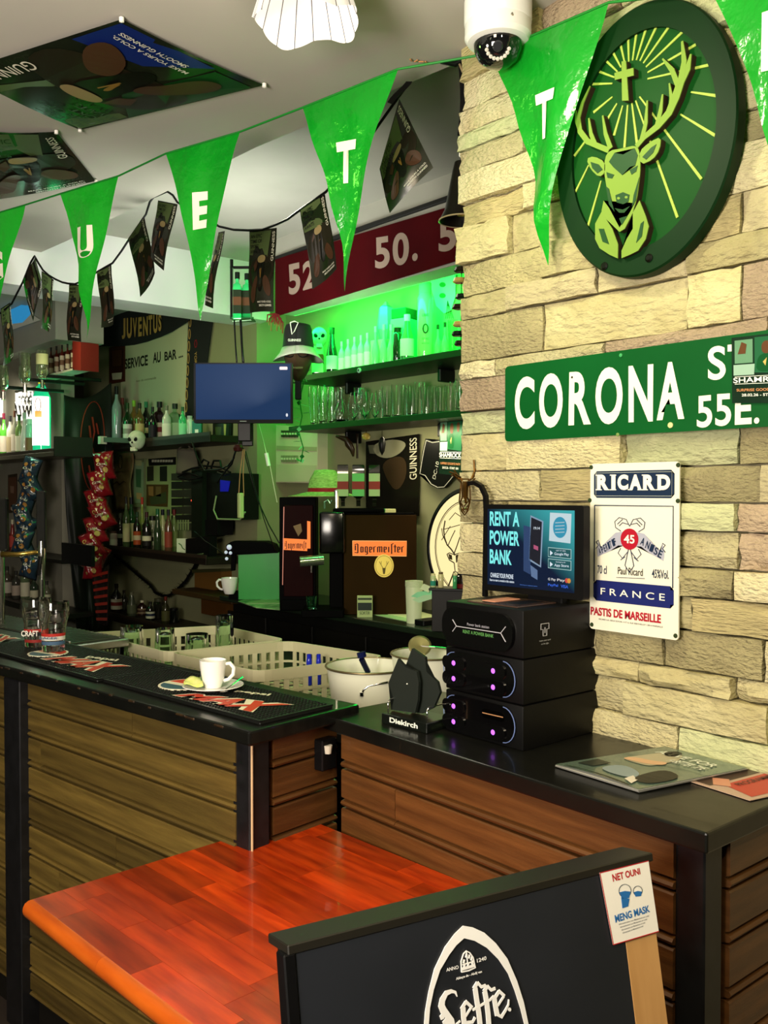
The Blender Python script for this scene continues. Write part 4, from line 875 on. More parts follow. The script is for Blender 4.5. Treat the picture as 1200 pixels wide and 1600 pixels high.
print_(P, bend, 'a9a184', [zpoly((540, 190), (640, 178), (740, 165), (830, 175), (810, 205), (740, 215), (680, 228), (620, 215))], .0012); print_(P, bend, 'c9a27c', [zpoly((545, 192), (600, 186), (690, 205), (760, 212), (740, 225), (670, 220), (600, 205))], .0018)
print_(P, bend, '1c1c18', [zpoly((735, 168), (790, 162), (830, 172), (800, 186), (745, 184)), zpoly((600, 280), (740, 240), (830, 280), (700, 308), (620, 305))], .0022); print_(P, bend, '7f8f92', [zpoly((450, 235), (560, 220), (640, 262), (600, 290), (480, 262))], .0018)
print_(P, bend, '2a3028', [zpoly((350, 215), (440, 196), (500, 215), (420, 232)), zpoly((270, 222), (340, 235), (560, 315), (600, 318), (420, 262))], .002); print_(P, bend, 'cfc8b8', [zpoly((560, 290), (600, 275), (620, 295), (590, 310))], .0022)
for st_, q_ in (('ALIVE FOR', ((745, 158), (1010, 226))), ('A BETTER TIME', ((800, 196), (960, 238)))):
    a, b = zs(*q_[0]), zs(*q_[1])
    def fn(u_, v_, z_, a=a, b=b): d = Vector((b[0]-a[0], b[1]-a[1])); n_ = Vector((-d.y, d.x)).normalized(); p = Vector(a)+d*(u_+.5)+n_*((v_)*.085-.065); return bend(p.x, p.y, .0022)
    text(st_, flat('d8dcc8', .4), P, 0, 0, 1, 1, 0, .012, fn=fn)
fl = thing('flyer', 'red and orange printed flyer lying partly under the glossy magazine', 'flyer', tuple(PZ(1150, 1220, zm))); P = Pl(fl)
cs = [PZ(1078, 1221, zm+.002), PZ(1160, 1196, zm+.002), PZ(1275, 1228, zm+.002), PZ(1172, 1251, zm+.002)]; f = qmap(cs)
mb = MB().grid(lambda a, b: f(a, b, 0), 4, 4); mb.build('sheet', flat('b59a86', .4), P, solid=.0012)
print_(P, f, 'b0392e', [[(.10, .08), (.95, .08), (.95, .62), (.20, .62)]], .0012); print_(P, f, '4a3a30', [[(.05, .70), (.95, .68), (.95, .95), (.05, .95)]], .0012); print_(P, f, 'c88c70', [[(.2, .5), (.4, .72), (.3, .9), (.1, .7)]], .0016)
ptext(P, f, 'PROGRAMME', '5a1414', .3, .9, .45, .56, .002)
# ------------------------------------------------------------------ bottles and glasses
PROF = {
 'spirit': [(0, 0), (.93, 0), (1, .02), (1, .58), (.92, .66), (.48, .75), (.34, .80), (.34, .96), (0, .96)],
 'wine': [(0, 0), (.93, 0), (1, .02), (1, .54), (.85, .63), (.42, .74), (.32, .80), (.32, .96), (0, .96)],
 'square': [(0, 0), (1.1, 0), (1.18, .02), (1.18, .66), (1.0, .73), (.5, .77), (.42, .80), (.42, .95), (0, .95)],
 'slim': [(0, 0), (.93, 0), (1, .02), (1, .45), (.6, .66), (.42, .82), (.40, .97), (0, .97)],
 'flask': [(0, 0), (.8, 0), (1, .10), (1, .40), (.6, .56), (.36, .64), (.34, .96), (0, .96)],
 'jar': [(0, 0), (.93, 0), (1, .03), (1, .80), (.8, .86), (.7, .88), (.7, .96), (0, .96)]}
def spot(px, X, Z): p = PX(px, 770, X); return Vector((p.x, p.y, Z))
def scale_at(p): return (p-C0).dot(FW)/F
def bm_(name, col, clear): return mat(('clear_' if clear else 'btl_')+col, col, .06 if not clear else .03, trans=.85 if clear else 0, coat=.6 if not clear else 0)
def bottle(label, px, X, Z, h, w, style='spirit', col='1a2a12', cap='101010', lab=None, group=None, clear=False, name='bottle', cat='bottle', flip=False, lab2=None, z0=.12, z1=.48, at=None):
    p = Vector(at) if at else spot(px, X, Z); k = scale_at(p); H, R = h*k, w*k/2
    o = thing(name, label, cat, tuple(p+(Vector((0, 0, H)) if flip else Vector())), 0, group)
    fz = (lambda z: -z) if flip else (lambda z: z)
    seg = 4 if style == 'square' else 14; M = Matrix.Rotation(AZ*-1+PI/4, 4, 'Z') if seg == 4 else None
    MB().lathe([(r*R, fz(z*H)) for r, z in PROF[style]], seg, M=M).build('glass_body', bm_('', col, clear), o, smooth='auto')
    if cap: c_ = PROF[style][-2][0]*R*1.15; MB().lathe([(0, fz(H)), (c_, fz(H)), (c_, fz(H*.86)), (0, fz(H*.86))], 12).build('cap', flat(cap, .35), o, smooth='auto')
    if lab:
        rr = (1.18 if seg == 4 else 1.0)*R*1.025
        MB().lathe([(rr, fz(H*z0)), (rr, fz(H*z1))], seg, M=M).build('label', flat(lab, .55), o, smooth='auto')
    if lab2:
        rr = (1.18 if seg == 4 else 1.0)*R*1.035; zm_ = z0+(z1-z0)*.35
        MB().lathe([(rr, fz(H*zm_)), (rr, fz(H*(zm_+(z1-z0)*.35)))], seg, M=M).build('label_band', flat(lab2, .55), o, smooth='auto')
    return o
GP = {'tumbler': ([(.80, 0), (.82, .0), (1, 1)], .07), 'pint': ([(.68, 0), (.70, .02), (.76, .5), (.88, .66), (1.0, .76), (.97, .86), (.93, 1)], .05), 'wheat': ([(.72, 0), (.62, .08), (.66, .3), (1, .75), (.9, 1)], .06),
      'snifter': ([(.5, 0), (.12, .03), (.10, .18), (.5, .24), (1, .45), (.95, .62), (.55, 1)], .03), 'bulb': ([(.5, 0), (.9, .1), (1, .28), (.7, .48), (.40, .6), (.42, 1)], .03)}
def glassware(label, p, H, R, kind='tumbler', group=None, flip=False, tint='ffffff', base=.08, prints=None, name='glass', rot=0):
    o = thing(name, label, 'glass', tuple(p), rot, group)
    out, th = GP[kind]; b_ = base
    def ri(z):
        for (r0, z0), (r1, z1) in zip(out, out[1:]):
            if z0 <= z <= z1 and z1 > z0: return r0+(r1-r0)*(z-z0)/(z1-z0)
        return out[-1][0]
    prof = [(0, 0)]+out+[(out[-1][0]-th, 1)]+[(max(ri(z)-th, .02), z) for z in (.85, .7, .55, .4, .25, b_+.03)]+[(0, b_)]
    if flip: prof = [(r, 1-z) for r, z in prof]
    MB().lathe([(r*R, z*H) for r, z in prof], 24).build('bowl', glassm(tint), o, smooth='auto')
    for (z0, z1, c) in (prints or []):
        a0_, a1_ = AZ*-1+PI*1.0, AZ*-1+PI*2.0
        f_ = lambda a, b, z0=z0, z1=z1: ((ri(z0+(z1-z0)*b)*R+.0006)*math.cos(-AZ-PI+a*PI), (ri(z0+(z1-z0)*b)*R+.0006)*math.sin(-AZ-PI+a*PI), (z0+(z1-z0)*b)*H)
        MB().grid(f_, 14, 2).build('printed_band', flat(c, .5), o, smooth=True)
    return o
def skull(name, label, p, s, yaw, jaw=True):
    """p: centre, s: size; looks along yaw"""
    o = thing(name, label, 'skull', tuple(p), yaw)
    bone = mat('bone', 'cfd0bd', .6, noise=(30, 4), col2='b9bba4')
    def sf(a, b):
        th, ph = a*2*PI, b*PI; x = math.cos(th)*math.sin(ph); y = math.sin(th)*math.sin(ph); z = math.cos(ph)
        r = 1.0; front = max(0, x); low = max(0, -z)
        X_, Y_, Z_ = x*1.12, y*.86*(1-.28*low*front), z*.95
        if z < -.15: X_ = x*1.0-low*.05; Z_ = z*1.15
        for sy in (-1, 1):
            d = ((Y_-sy*.34)**2+(Z_+.05)**2)**.5
            if x > .3 and d < .27: X_ -= .30*(1-(d/.27)**2)
        d = ((Y_)**2*3+(Z_+.42)**2)**.5
        if x > .3 and d < .16: X_ -= .22*(1-d/.16)
        return (X_*s/2, Y_*s/2, Z_*s/2)
    MB().grid(sf, 28, 20).build('cranium', bone, o, smooth=True)
    mb = MB(); dk_ = flat('0a0b08', .9)
    for sy in (-1, 1): mb.lathe([(0, .035*s), (.125*s, .0), (0, -.02*s)], 12, at=(.425*s, sy*.18*s, -.03*s), M=Matrix.Rotation(PI/2, 4, 'Y'))
    mb.lathe([(0, .03*s), (.06*s, 0), (0, -.01*s)], 8, at=(.47*s, 0, -.21*s), M=Matrix.Rotation(PI/2, 4, 'Y')); mb.build('eye_socket', dk_, o)
    if jaw:
        MB().box((.30*s, 0, -.60*s), (.22*s, .36*s, .16*s), .05*s, seg=2).build('jaw', bone, o, smooth='auto')
        mb = MB()
        for k in range(6): mb.box((.41*s, (-.13+k*.052)*s, -.50*s), (.02*s, .04*s, .07*s), .005*s)
        mb.build('tooth_row', flat('dcd8c4', .5), o)
    return o
XSH = 2.84; ZU, ZLo = 2.22, 1.965
# upper shelf
bottle('black square herb liqueur bottle with pale green label, under the shelf skull', 497, XSH-.02, ZU, 58, 20, 'square', '0a0f08', '0a0f08', 'bcd6a0', 'bottles on the upper niche shelf', lab2='8a2c1c', z0=.1, z1=.8)
bottle('dark slim bottle with white stripes beside the square liqueur bottle', 519, XSH, ZU, 74, 18, 'slim', '0c1a0e', '0c1a0e', 'd5e4d0', 'bottles on the upper niche shelf', z0=.12, z1=.4)
skull('skull', 'grinning skull resting on the black square bottle in the green niche', spot(499, XSH-.02, ZU+.208), .095, PI+.95)
for i, (x, h) in enumerate(((534, 50), (544, 52), (554, 54), (564, 55), (574, 57))):
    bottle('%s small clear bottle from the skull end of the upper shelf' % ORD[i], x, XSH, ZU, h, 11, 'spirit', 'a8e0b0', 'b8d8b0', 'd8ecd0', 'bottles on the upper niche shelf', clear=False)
for i, (x, h) in enumerate(((587, 65), (600, 66), (611, 64))):
    bottle('%s swing top bottle in the middle of the upper shelf' % ORD[i], x, XSH, ZU, h, 13, 'flask', '7ac08a', '9ad0a0', None, 'bottles on the upper niche shelf')
bottle('dark round-shouldered bottle between swing tops and conical bottle', 621, XSH-.02, ZU, 56, 15, 'jar', '0b2a12', '0b1a0c', None, 'bottles on the upper niche shelf')
bottle('conical pale bottle with a wide label beside the giant bottle', 636, XSH-.02, ZU, 74, 22, 'slim', '3f8a50', 'c0e0c0', 'c8e8c8', 'bottles on the upper niche shelf')
g_ = bottle('giant pale green can-shaped bottle printed with a large zero on the upper shelf', 664, XSH-.02, ZU, 118, 25, 'jar', '8ed080', '7ac070', None, 'bottles on the upper niche shelf')
Pg = Pl(g_, tuple(frame(g_).to_translation()-FW*.0405), (RT, Vector((0, 0, 1)), -FW)); tg = flat('10301a', .5)
ring(mb := MB(), 0, .13, .014, .022, .006, 0, .001, 20); mb.build('zero_print', tg, Pg); text('LIBRE', tg, Pg, 0, .19, .03, .012, .001); text('0.0% ALC', tg, Pg, 0, .085, .032, .009, .001); text('SANS ALCOOL', tg, Pg, 0, .065, .034, .006, .001)
for i, (x, h) in enumerate(((684, 52), (695, 54))): bottle('%s clear stoppered bottle near the stone wall on the upper shelf' % ORD[i], x, XSH, ZU, h, 12, 'flask', '6ab880', '16301a', None, 'bottles on the upper niche shelf')
glassware('faceted tall glass beside the stoppered bottles on the upper shelf', spot(707, XSH, ZU), .155, .022, 'tumbler', tint='d0ffd8')
hx = thing('glass_lantern', 'tall faceted glass lantern standing on boxes behind the swing top bottles', 'lantern', tuple(spot(603, XSH+.07, ZU+.14)))
MB().lathe([(0, 0), (.03, 0), (.05, .05), (.035, .16), (.02, .17), (0, .17)], 6).build('pane_body', flat('6fc48a', .1), hx); MB().lathe([(0, .17), (.022, .17), (.006, .19), (0, .19)], 6).build('lid', flat('9ad0a0', .3), hx)
b_ = thing('carton', 'pale cardboard carton behind the swing top bottles supporting the lantern', 'box', tuple(spot(603, XSH+.07, ZU)), .2); MB().box((0, 0, .07), (.12, .10, .139), .003).build('carton_body', flat('9ab090', .6), b_); MB().box((0, -.02, .1395), (.12, .002, .001)).build('flap_seam', BLACK, b_)
b_ = thing('carton', 'green and black carton stacked behind the conical bottle', 'box', tuple(spot(635, XSH+.08, ZU)), .2); MB().box((0, 0, .11), (.14, .09, .22), .003).build('carton_body', flat('7ab080', .6), b_); MB().box((0, 0, .245), (.13, .085, .048), .003).build('lid', flat('10341a', .5), b_)
# draped scarf / pennant on the niche wall
sc = thing('wall_pennant', 'pale pennant with printed badges and fringe on the wall near the stone corner', 'pennant', tuple(PX(692, 455, 3.04)), axes=WALLAX)
MB().prism(uvs(sc, [(672, 420), (712, 405), (712, 462), (705, 485), (694, 490), (682, 478), (674, 450)]), 0, .002).build('cloth', flat('9ad8a8', .7), sc)
mb = MB()
for y in (428, 445, 462): mb.prism(uvs(sc, ell(692, y, 5, 4, 12)), .002, .003)
mb.build('badge_print', flat('1c5a30', .6), sc)
mb = MB()
for k in range(5): strokes(mb, uvs(sc, [(700, 470), (697+k*3, 498)]), .002, .002, .0035)
o = mb.build('fringe', flat('0c2412', .6), sc)
# hat on a mask head
hd = PD(466, 560, 4.45)
mh = thing('mannequin_head', 'dark mannequin head with glasses under the bucket hat at the shelf end', 'mannequin head', tuple(hd), PI+.85)
def hf(a, b): th, ph = a*2*PI, b*PI; x, y, z = math.cos(th)*math.sin(ph), math.sin(th)*math.sin(ph), math.cos(ph); n_ = .25*max(0, 1-abs(y)*5)*max(0, 1-abs(z+.1)*3.5) if x > .5 else 0; return ((x*.085+n_*.08)*(1 if z > -.3 else 1-(-z-.3)*.2), y*.068*(1-max(0, -z)*.3), z*.115)
MB().grid(hf, 24, 16).build('head', flat('4a3a28', .5), mh, smooth=True)
mb = MB()
for sy in (-1, 1): mb.tube([(.085+.0*a, sy*.032+.024*math.cos(a*PI/8), .012+.018*math.sin(a*PI/8)) for a in range(16)], .003, 6, cyc=True)
mb.tube([(.088, -.010, .015), (.092, 0, .018), (.088, .010, .015)], .003, 6); mb.build('glasses_frame', BLACK, mh)
MB().tube([(.072, -.028, -.055), (.088, 0, -.058), (.072, .028, -.055)], .006, 6).build('mouth', flat('7a6a50'), mh)
MB().box((0, 0, -.15), (.03, .03, .1), .004).build('neck_rod', BLACK, mh)
bh = thing('bucket_hat', 'black and pale bucket hat with harp print worn by the mannequin head', 'hat', tuple(hd+Vector((0, 0, .03))), PI+.85)
def hatf(a, b):
    th = a*2*PI
    P_ = [(0, .135), (.042, .135), (.066, .127), (.074, .095), (.080, .03), (.083, .02), (.106, -.005), (.132, -.035)]
    i = min(int(b*7), 6); t = b*7-i; r = P_[i][0]*(1-t)+P_[i+1][0]*t; z = P_[i][1]*(1-t)+P_[i+1][1]*t; return (r*math.cos(th), r*math.sin(th)*.92, z+(.012*math.sin(th*2+1) if b > .75 else 0))
MB().grid(lambda a, b: hatf(a, b*.72), 32, 8).build('hat_crown', mat('hat_black', '0c100c', .8), bh, smooth=True, solid=.002)
MB().grid(lambda a, b: hatf(a, .72+b*.28), 32, 4).build('hat_brim', mat('hat_pale', 'b5bfa8', .8), bh, smooth=True, solid=.002)
Ph = Pl(bh, tuple(hd+Vector((0, 0, .03))-FW*.083), (RT, Vector((0, 0, 1)), -FW)); text('GUINNESS', flat('cfd8c0'), Ph, -.01, .042, .062, .012, .004, .02)
mb = MB(); strokes(mb, [(-.03, .125), (-.022, .07), (-.01, .085), (.008, .125), (-.01, .132), (-.03, .125)], .004, 0, .003); mb.build('harp_print', flat('cfd8c0'), Ph)
# leaf garland
gl_ = thing('leaf_garland', 'green plastic leaf garland dangling from the mannequin head to the shelf below', 'garland', tuple(PD(470, 590, 4.5))); P = Pl(gl_)
pts = [PD(472, 575, 4.5), PD(474, 600, 4.5), PD(468, 625, 4.5), PD(472, 650, 4.5), PD(467, 675, 4.5), PD(474, 700, 4.5), PD(470, 722, 4.5)]; MB().tube(pts, .003, 5).build('stem', flat('1a6a2a'), P)
Rg = random.Random(2)
for k in range(22):
    t = k/21*5.99; i = int(t); p = pts[i].lerp(pts[i+1], t-i); a = Rg.random()*6.28; d = RT*math.cos(a)+UP*math.sin(a)*.6+FW*Rg.uniform(-.5, .5); q = UP.cross(d).normalized()*.012; e = p+d*.042
    mb = MB(); m_ = p+d*.02; mb.sheet([p, m_+q, e, m_-q]); mb.build('leaf', flat(['2c9a48', '1c6a30', '7ad890'][k % 3], .3), P, solid=.001)
# lower shelf glasses
G1 = 'glasses on the lower niche shelf'
for i, (x, h, w, kd, lab) in enumerate(((491, 64, 19, 'wheat', 'tall curved wheat beer glass at the garland end of the lower shelf'), (505, 62, 20, 'wheat', 'second tall wheat beer glass from the garland end'), (519, 60, 18, 'wheat', 'third tall wheat beer glass, beside the round carafe'),
    (533, 56, 27, 'bulb', 'round-bottomed carafe glass on the lower shelf'), (553, 48, 20, 'snifter', 'small snifter just after the round carafe'), (570, 46, 22, 'snifter', 'second snifter after the round carafe'), (586, 44, 18, 'snifter', 'third snifter, beside the straight tumblers'),
    (604, 52, 16, 'tumbler', 'first straight highball glass after the snifters'), (622, 54, 22, 'tumbler', 'wide highball glass, second after the snifters'), (644, 46, 22, 'tumbler', 'frosted wide glass, third after the snifters'), (667, 46, 22, 'tumbler', 'fourth straight glass after the snifters'), (687, 42, 15, 'tumbler', 'small straight glass, fifth after the snifters'), (703, 46, 17, 'tumbler', 'sixth straight glass, beside the stone wall'), (719, 52, 17, 'pint', 'tall pint glass touching the stone wall end'))):
    p = spot(x, XSH-.03 if i % 2 else XSH+.01, ZLo); k = scale_at(p); glassware(lab, p, h*k, w*k/2, kd, G1)
for i, x in enumerate((498, 527, 562, 596, 633, 656, 678, 711)):
    p = spot(x, XSH+.085, ZLo); k = scale_at(p); glassware('%s glass of the rear row on the lower shelf, counted from the garland' % ORD[i], p, (50+i % 3*4)*k, 9*k, 'tumbler', G1+' rear row')
hk = thing('round_hook', 'small pale round knob under the upper niche shelf edge', 'knob', tuple(PX(564, 579, 2.742)), axes=WALLAX); MB().lathe([(0, 0), (.006, 0), (.006, .006), (.012, .008), (.012, .014), (0, .016)], 16).build('knob_head', flat('8ac8a0', .3), hk); MB().lathe([(0, .016), (.005, .0165), (0, .018)], 10).build('screw', BLACK, hk)
# ------------------------------------------------------------------ red banner
bn = thing('number_banner', 'dark red banner with large pale numbers hanging from the fascia over the niche', 'banner', tuple(PX(430, 495, 2.585)), axes=WALLAX)
MB().prism(uvs(bn, [(430, 405), (760, 305), (760, 393), (430, 495)], 0), -.002, 0).build('fabric', mat('banner_red', '480208', .8, noise=(4, 3), col2='3a0106', spec=.1), bn)
bw = mat('banner_number', 'a08a7c', .7)
Zb = lambda pts: [zx(x, y, 330, 300, 2.79) for x, y in pts]
for L_, q in (('5', ((332, 318), (388, 305), (388, 438), (340, 452))), ('2', ((398, 308), (452, 290), (452, 415), (400, 430))), ('5', ((712, 200), (775, 190), (780, 325), (715, 338))), ('0', ((790, 182), (862, 172), (862, 312), (792, 326))), ('.', ((875, 270), (900, 264), (900, 298), (877, 303))), ('5', ((990, 125), (1065, 110), (1070, 250), (992, 265))), ('0', ((1080, 105), (1140, 92), (1140, 230), (1080, 246)))):
    quadtext(L_, bw, bn, Zb(q), .001, .03)
mb = MB(); R5 = random.Random(4)
for k in range(9):
    a = PX(418+k*3, 492+k % 3*6, 2.58); mb.tube([PX(430, 490, 2.585), a, a+Vector((0, .004, -.03-R5.random()*.03))], .004, 4)
o = mb.build('torn_fringe', mat('banner_red2', '7a0f18', .8), bn); o.matrix_parent_inverse = frame(bn).inverted(); o['kind'] = 'stuff'
# bell shaped black lamp at the stone corner
bl_ = thing('bell_lamp', 'black bell-shaped metal lamp with pale rim peeking out behind the stone corner', 'lamp', tuple(PD(722, 345, 2.62)))
MB().lathe([(.004, .17), (.022, .165), (.028, .14), (.036, .10), (.05, .03), (.066, 0), (.064, 0), (.045, .035), (0, .12)], 28).build('bell_shade', mat('bell_black', '14100c', .35, .3), bl_, smooth='auto')
ring_ = MB().tube([(.066*math.cos(a*PI/16), .066*math.sin(a*PI/16), 0) for a in range(32)], .002, 5, cyc=True); ring_.build('rim', mat('pale_brass', 'c9b48a', .3, .5), bl_)
MB().lathe([(0, .0), (.014, .002), (.02, .012), (.014, .022), (0, .024)], 16, at=(-.02, -.02, .005)).build('bulb_holder', mat('brassy', 'b5903c', .3, .8), bl_)
MB().tube([(0, 0, .165), (0, 0, .21), (.0, -.05, .225), (.0, -.2, .225)], .006, 8).build('arm', BLACK, bl_); MB().box((-.006, -.01, .185), (.02, .02, .018), .003).build('white_clip', WHITE, bl_)
cn = thing('cap_garland', 'dangling chain of dark and brass cups along the stone corner', 'garland', tuple(PD(722, 400, 2.62))); P = Pl(cn)
MB().tube([PD(722, 345, 2.62), PD(720, 545, 2.62)], .0015, 5).build('cord', BLACK, P)
for k, (x, y) in enumerate(((720, 420), (718, 437), (722, 462), (717, 478), (718, 505), (716, 520), (720, 535), (722, 380), (721, 400))):
    MB().lathe([(0, .006), (.016, .004), (.020, -.006), (.015, -.010), (0, -.008)], 14, at=tuple(PD(x, y, 2.62))).build('cup', flat(['1a140c', 'a08a4a', '0e1a10'][k % 3], .3), P)
# ------------------------------------------------------------------ under the shelves
gp_ = thing('beer_poster', 'large dark beer poster with vertical lettering on the wall beneath the lower shelf', 'poster', tuple(PX(572, 690, 3.03))); P = Pl(gp_)
cs = [PX(572, 690, 3.03), PX(655, 678, 3.03), PX(655, 806, 3.03), PX(572, 812, 3.03)]; f = qmap(cs)
MB().grid(lambda a, b: f(a, b, 0), 2, 2).build('sheet', mat('poster_dark', '0b0a08', .25, noise=(3, 3), col2='15120c'), P, solid=.003)
print_(P, f, '8c8a70', [[(.12, .95), (.50, .99), (.80, .92), (.70, .80), (.45, .74), (.2, .80)]], .003); print_(P, f, '3a2c1c', [[(.3, .72), (.75, .78), (.8, .5), (.6, .3), (.4, .5)]], .003); print_(P, f, '5a5a48', [[(.05, .95), (.35, .93), (.25, .82), (.08, .84)]], .003)
ptext(P, f, 'GUINNESS', 'c4c0a8', .84, .97, .45, .96, .0045, .01, vert=True)
pq = thing('shield_plaque', 'black shield-shaped plaque with white outline hanging beneath the lower shelf', 'plaque', tuple(PX(690, 725, 3.0)), axes=WALLAX)
Zq = lambda pts: uvs(pq, [zx(x, y, 640, 640, 7.275) for x, y in pts])
sh_p = Zq([(180, 330), (260, 360), (350, 345), (450, 390), (620, 415), (600, 560), (560, 700), (480, 800), (400, 890), (320, 900), (240, 860), (170, 760), (105, 740), (145, 480)])
MB().prism(sh_p, -.012, 0).build('board', flat('0b0b0b', .35), pq); mb = MB(); strokes(mb, Zq([(190, 350), (260, 375), (350, 362), (440, 400), (590, 430)]), .003, 0, .0015); strokes(mb, Zq([(190, 350), (160, 480), (118, 728), (178, 748), (245, 845), (320, 885), (395, 878), (465, 795), (540, 700), (590, 430)]), .003, 0, .0015); mb.build('white_outline', flat('b8b8a8'), pq)
text('DC-10', flat('b8b8a8'), pq, *Zq([(300, 690)])[0], .085, .022, .0015, rot=1.25)
pp = thing('party_poster', 'dark green party poster hanging before the black shield plaque', 'poster', tuple(PX(700, 655, 2.92))); P = Pl(pp)
cs = [PX(687, 655, 2.92), PX(724, 650, 2.92), PX(722, 744, 2.92), PX(686, 740, 2.92)]; party(P, qmap(cs), .0012)
for x, nm in ((597, 0), (572, 1), (543, 2)):
    o_ = thing('hanging_trinket', ['black oval trinket hanging from the lower shelf before the poster', 'round yellow glass trinket hanging beneath the lower shelf', 'dark carved animal trinket hanging under the shelf near the fuse box'][nm], 'trinket', tuple(PX(x, 672, 2.80)))
    MB().tube([(0, 0, .0), (0, 0, -.03)], .0012, 4).build('thread', BLACK, o_)
    if nm == 0: MB().lathe([(0, -.03), (.012, -.04), (.018, -.065), (.012, -.10), (0, -.12)], 14).build('oval_body', BLACK, o_, smooth=True)
    if nm == 1: MB().lathe([(0, -.01), (.018, -.018), (.022, -.03), (.018, -.042), (0, -.05)], 16).build('glass_ball', mat('amber', 'd8c25a', .1, trans=.5), o_, smooth=True)
    if nm == 2:
        MB().tube([(-.05, .03, -.03), (-.01, .0, -.045), (.0, -.01, -.07), (.015, -.02, -.10), (.012, -.03, -.13)], [.006, .016, .02, .014, .005], 8).build('carved_body', flat('2a1c12', .3), o_, smooth=True); MB().tube([(.03, -.04, -.02), (.03, -.04, -.14)], .006, 6).build('tail', flat('1a120c', .3), o_)
# lit deer disc
XD = 3.02; c = PX(733, 858, XD); rr = 90*(c-C0).dot(FW)/F
jd = thing('illuminated_disc_sign', 'glowing cream disc sign with stag drawing half hidden by the stone corner', 'light sign', tuple(c), axes=WALLAX)
MB().lathe([(0, -.03), (rr*1.08, -.03), (rr*1.08, 0), (rr*1.02, .004), (rr*1.0, 0)], 64).build('black_rim', BLACK, jd, smooth='auto')
MB().lathe([(0, 0), (rr*1.01, 0)], 64).build('lit_face', glow('f7e4a4', 1.15, '2a2616'), jd)
lw = flat('3a3220', .6); mb = MB(); ring(mb, 0, 0, rr*.86, rr*.86, .004, .0005, .0015); ring(mb, 0, 0, rr*.83, rr*.83, .002, .0005, .0015)
Zd = lambda pts: uvs(jd, [zx(x, y, 560, 830, 6.667) for x, y in pts])
for pts, w in ((((1010, 250), (970, 190), (925, 140), (900, 70), (890, -20), (905, -110)), .007), (((915, 120), (880, 40), (870, -30)), .004), (((935, 150), (975, 60), (1010, -10)), .004), (((1000, 230), (1030, 150), (1060, 60)), .005),
               (((925, 240), (950, 225), (1000, 245), (1060, 225)), .004), (((925, 240), (950, 300), (1000, 330)), .005), (((1000, 330), (1010, 420), (1060, 440)), .005), (((1000, 420), (960, 520), (930, 600)), .007), (((1010, 430), (1000, 520), (980, 600)), .004)):
    strokes(mb, Zd(pts), w, .0005, .0016)
for a in range(14):
    th = PI*-.3+a*.30; strokes(mb, [(rr*(.25+.22*(a % 2))*math.cos(th), rr*.3+rr*(.25+.22*(a % 2))*math.sin(th)), (rr*.70*math.cos(th), rr*.70*math.sin(th))], .0035, .0005, .0014)
mb.prism(Zd([(940, 235), (975, 250), (980, 300), (950, 290)]), .0005, .0016); mb.prism(Zd([(1015, 250), (1060, 235), (1060, 300), (1020, 330)]), .0005, .0016); mb.build('stag_drawing', lw, jd)
# ------------------------------------------------------------------ machines on the back counter
ZB = 1.05; CA = (RT, Vector((0, 0, 1)), Vector((-FW.x, -FW.y, 0)).normalized()); RC = -AZ
def onc(px, d, z=ZB): p = PD(px, 770, d); return Vector((p.x, p.y, z))
D1 = 4.28; k1 = D1/F; o1 = onc(536, D1)
jm = thing('liqueur_chiller', 'large dark brown liqueur chiller with glowing orange label and gold disc', 'drinks machine', tuple(o1), axes=CA)
Wc, Hc = 115*k1, 0
Hc = PD(600, 804, D1).z-ZB
br = mat('chiller_brown', '2c1c08', .6, noise=(3, 2), col2='241705', spec=.03); gbk = mat('machine_black', '040404', .5, spec=.02)
MB().box((Wc/2, Hc/2, -.11), (Wc, Hc, .22), .004, seg=2).build('cabinet', gbk, jm, smooth='auto'); MB().box((Wc/2+.001, Hc/2, .002), (Wc-.004, Hc-.004, .006), .002).build('front_panel', br, jm)
og = glow('ff7a22', 1.1); q = [(551, 845), (635.5, 845.5), (635, 869), (551, 868)]
MB().prism(uvs(jm, q, .006), .004, .0075).build('label_plate', og, jm); dkb = flat('2a0e06', .5)
mb = MB(); strokes(mb, uvs(jm, q+[q[0]], .008), .0025, .007, .0085); mb.build('label_rim', glow('ffb060', 1.1), jm)
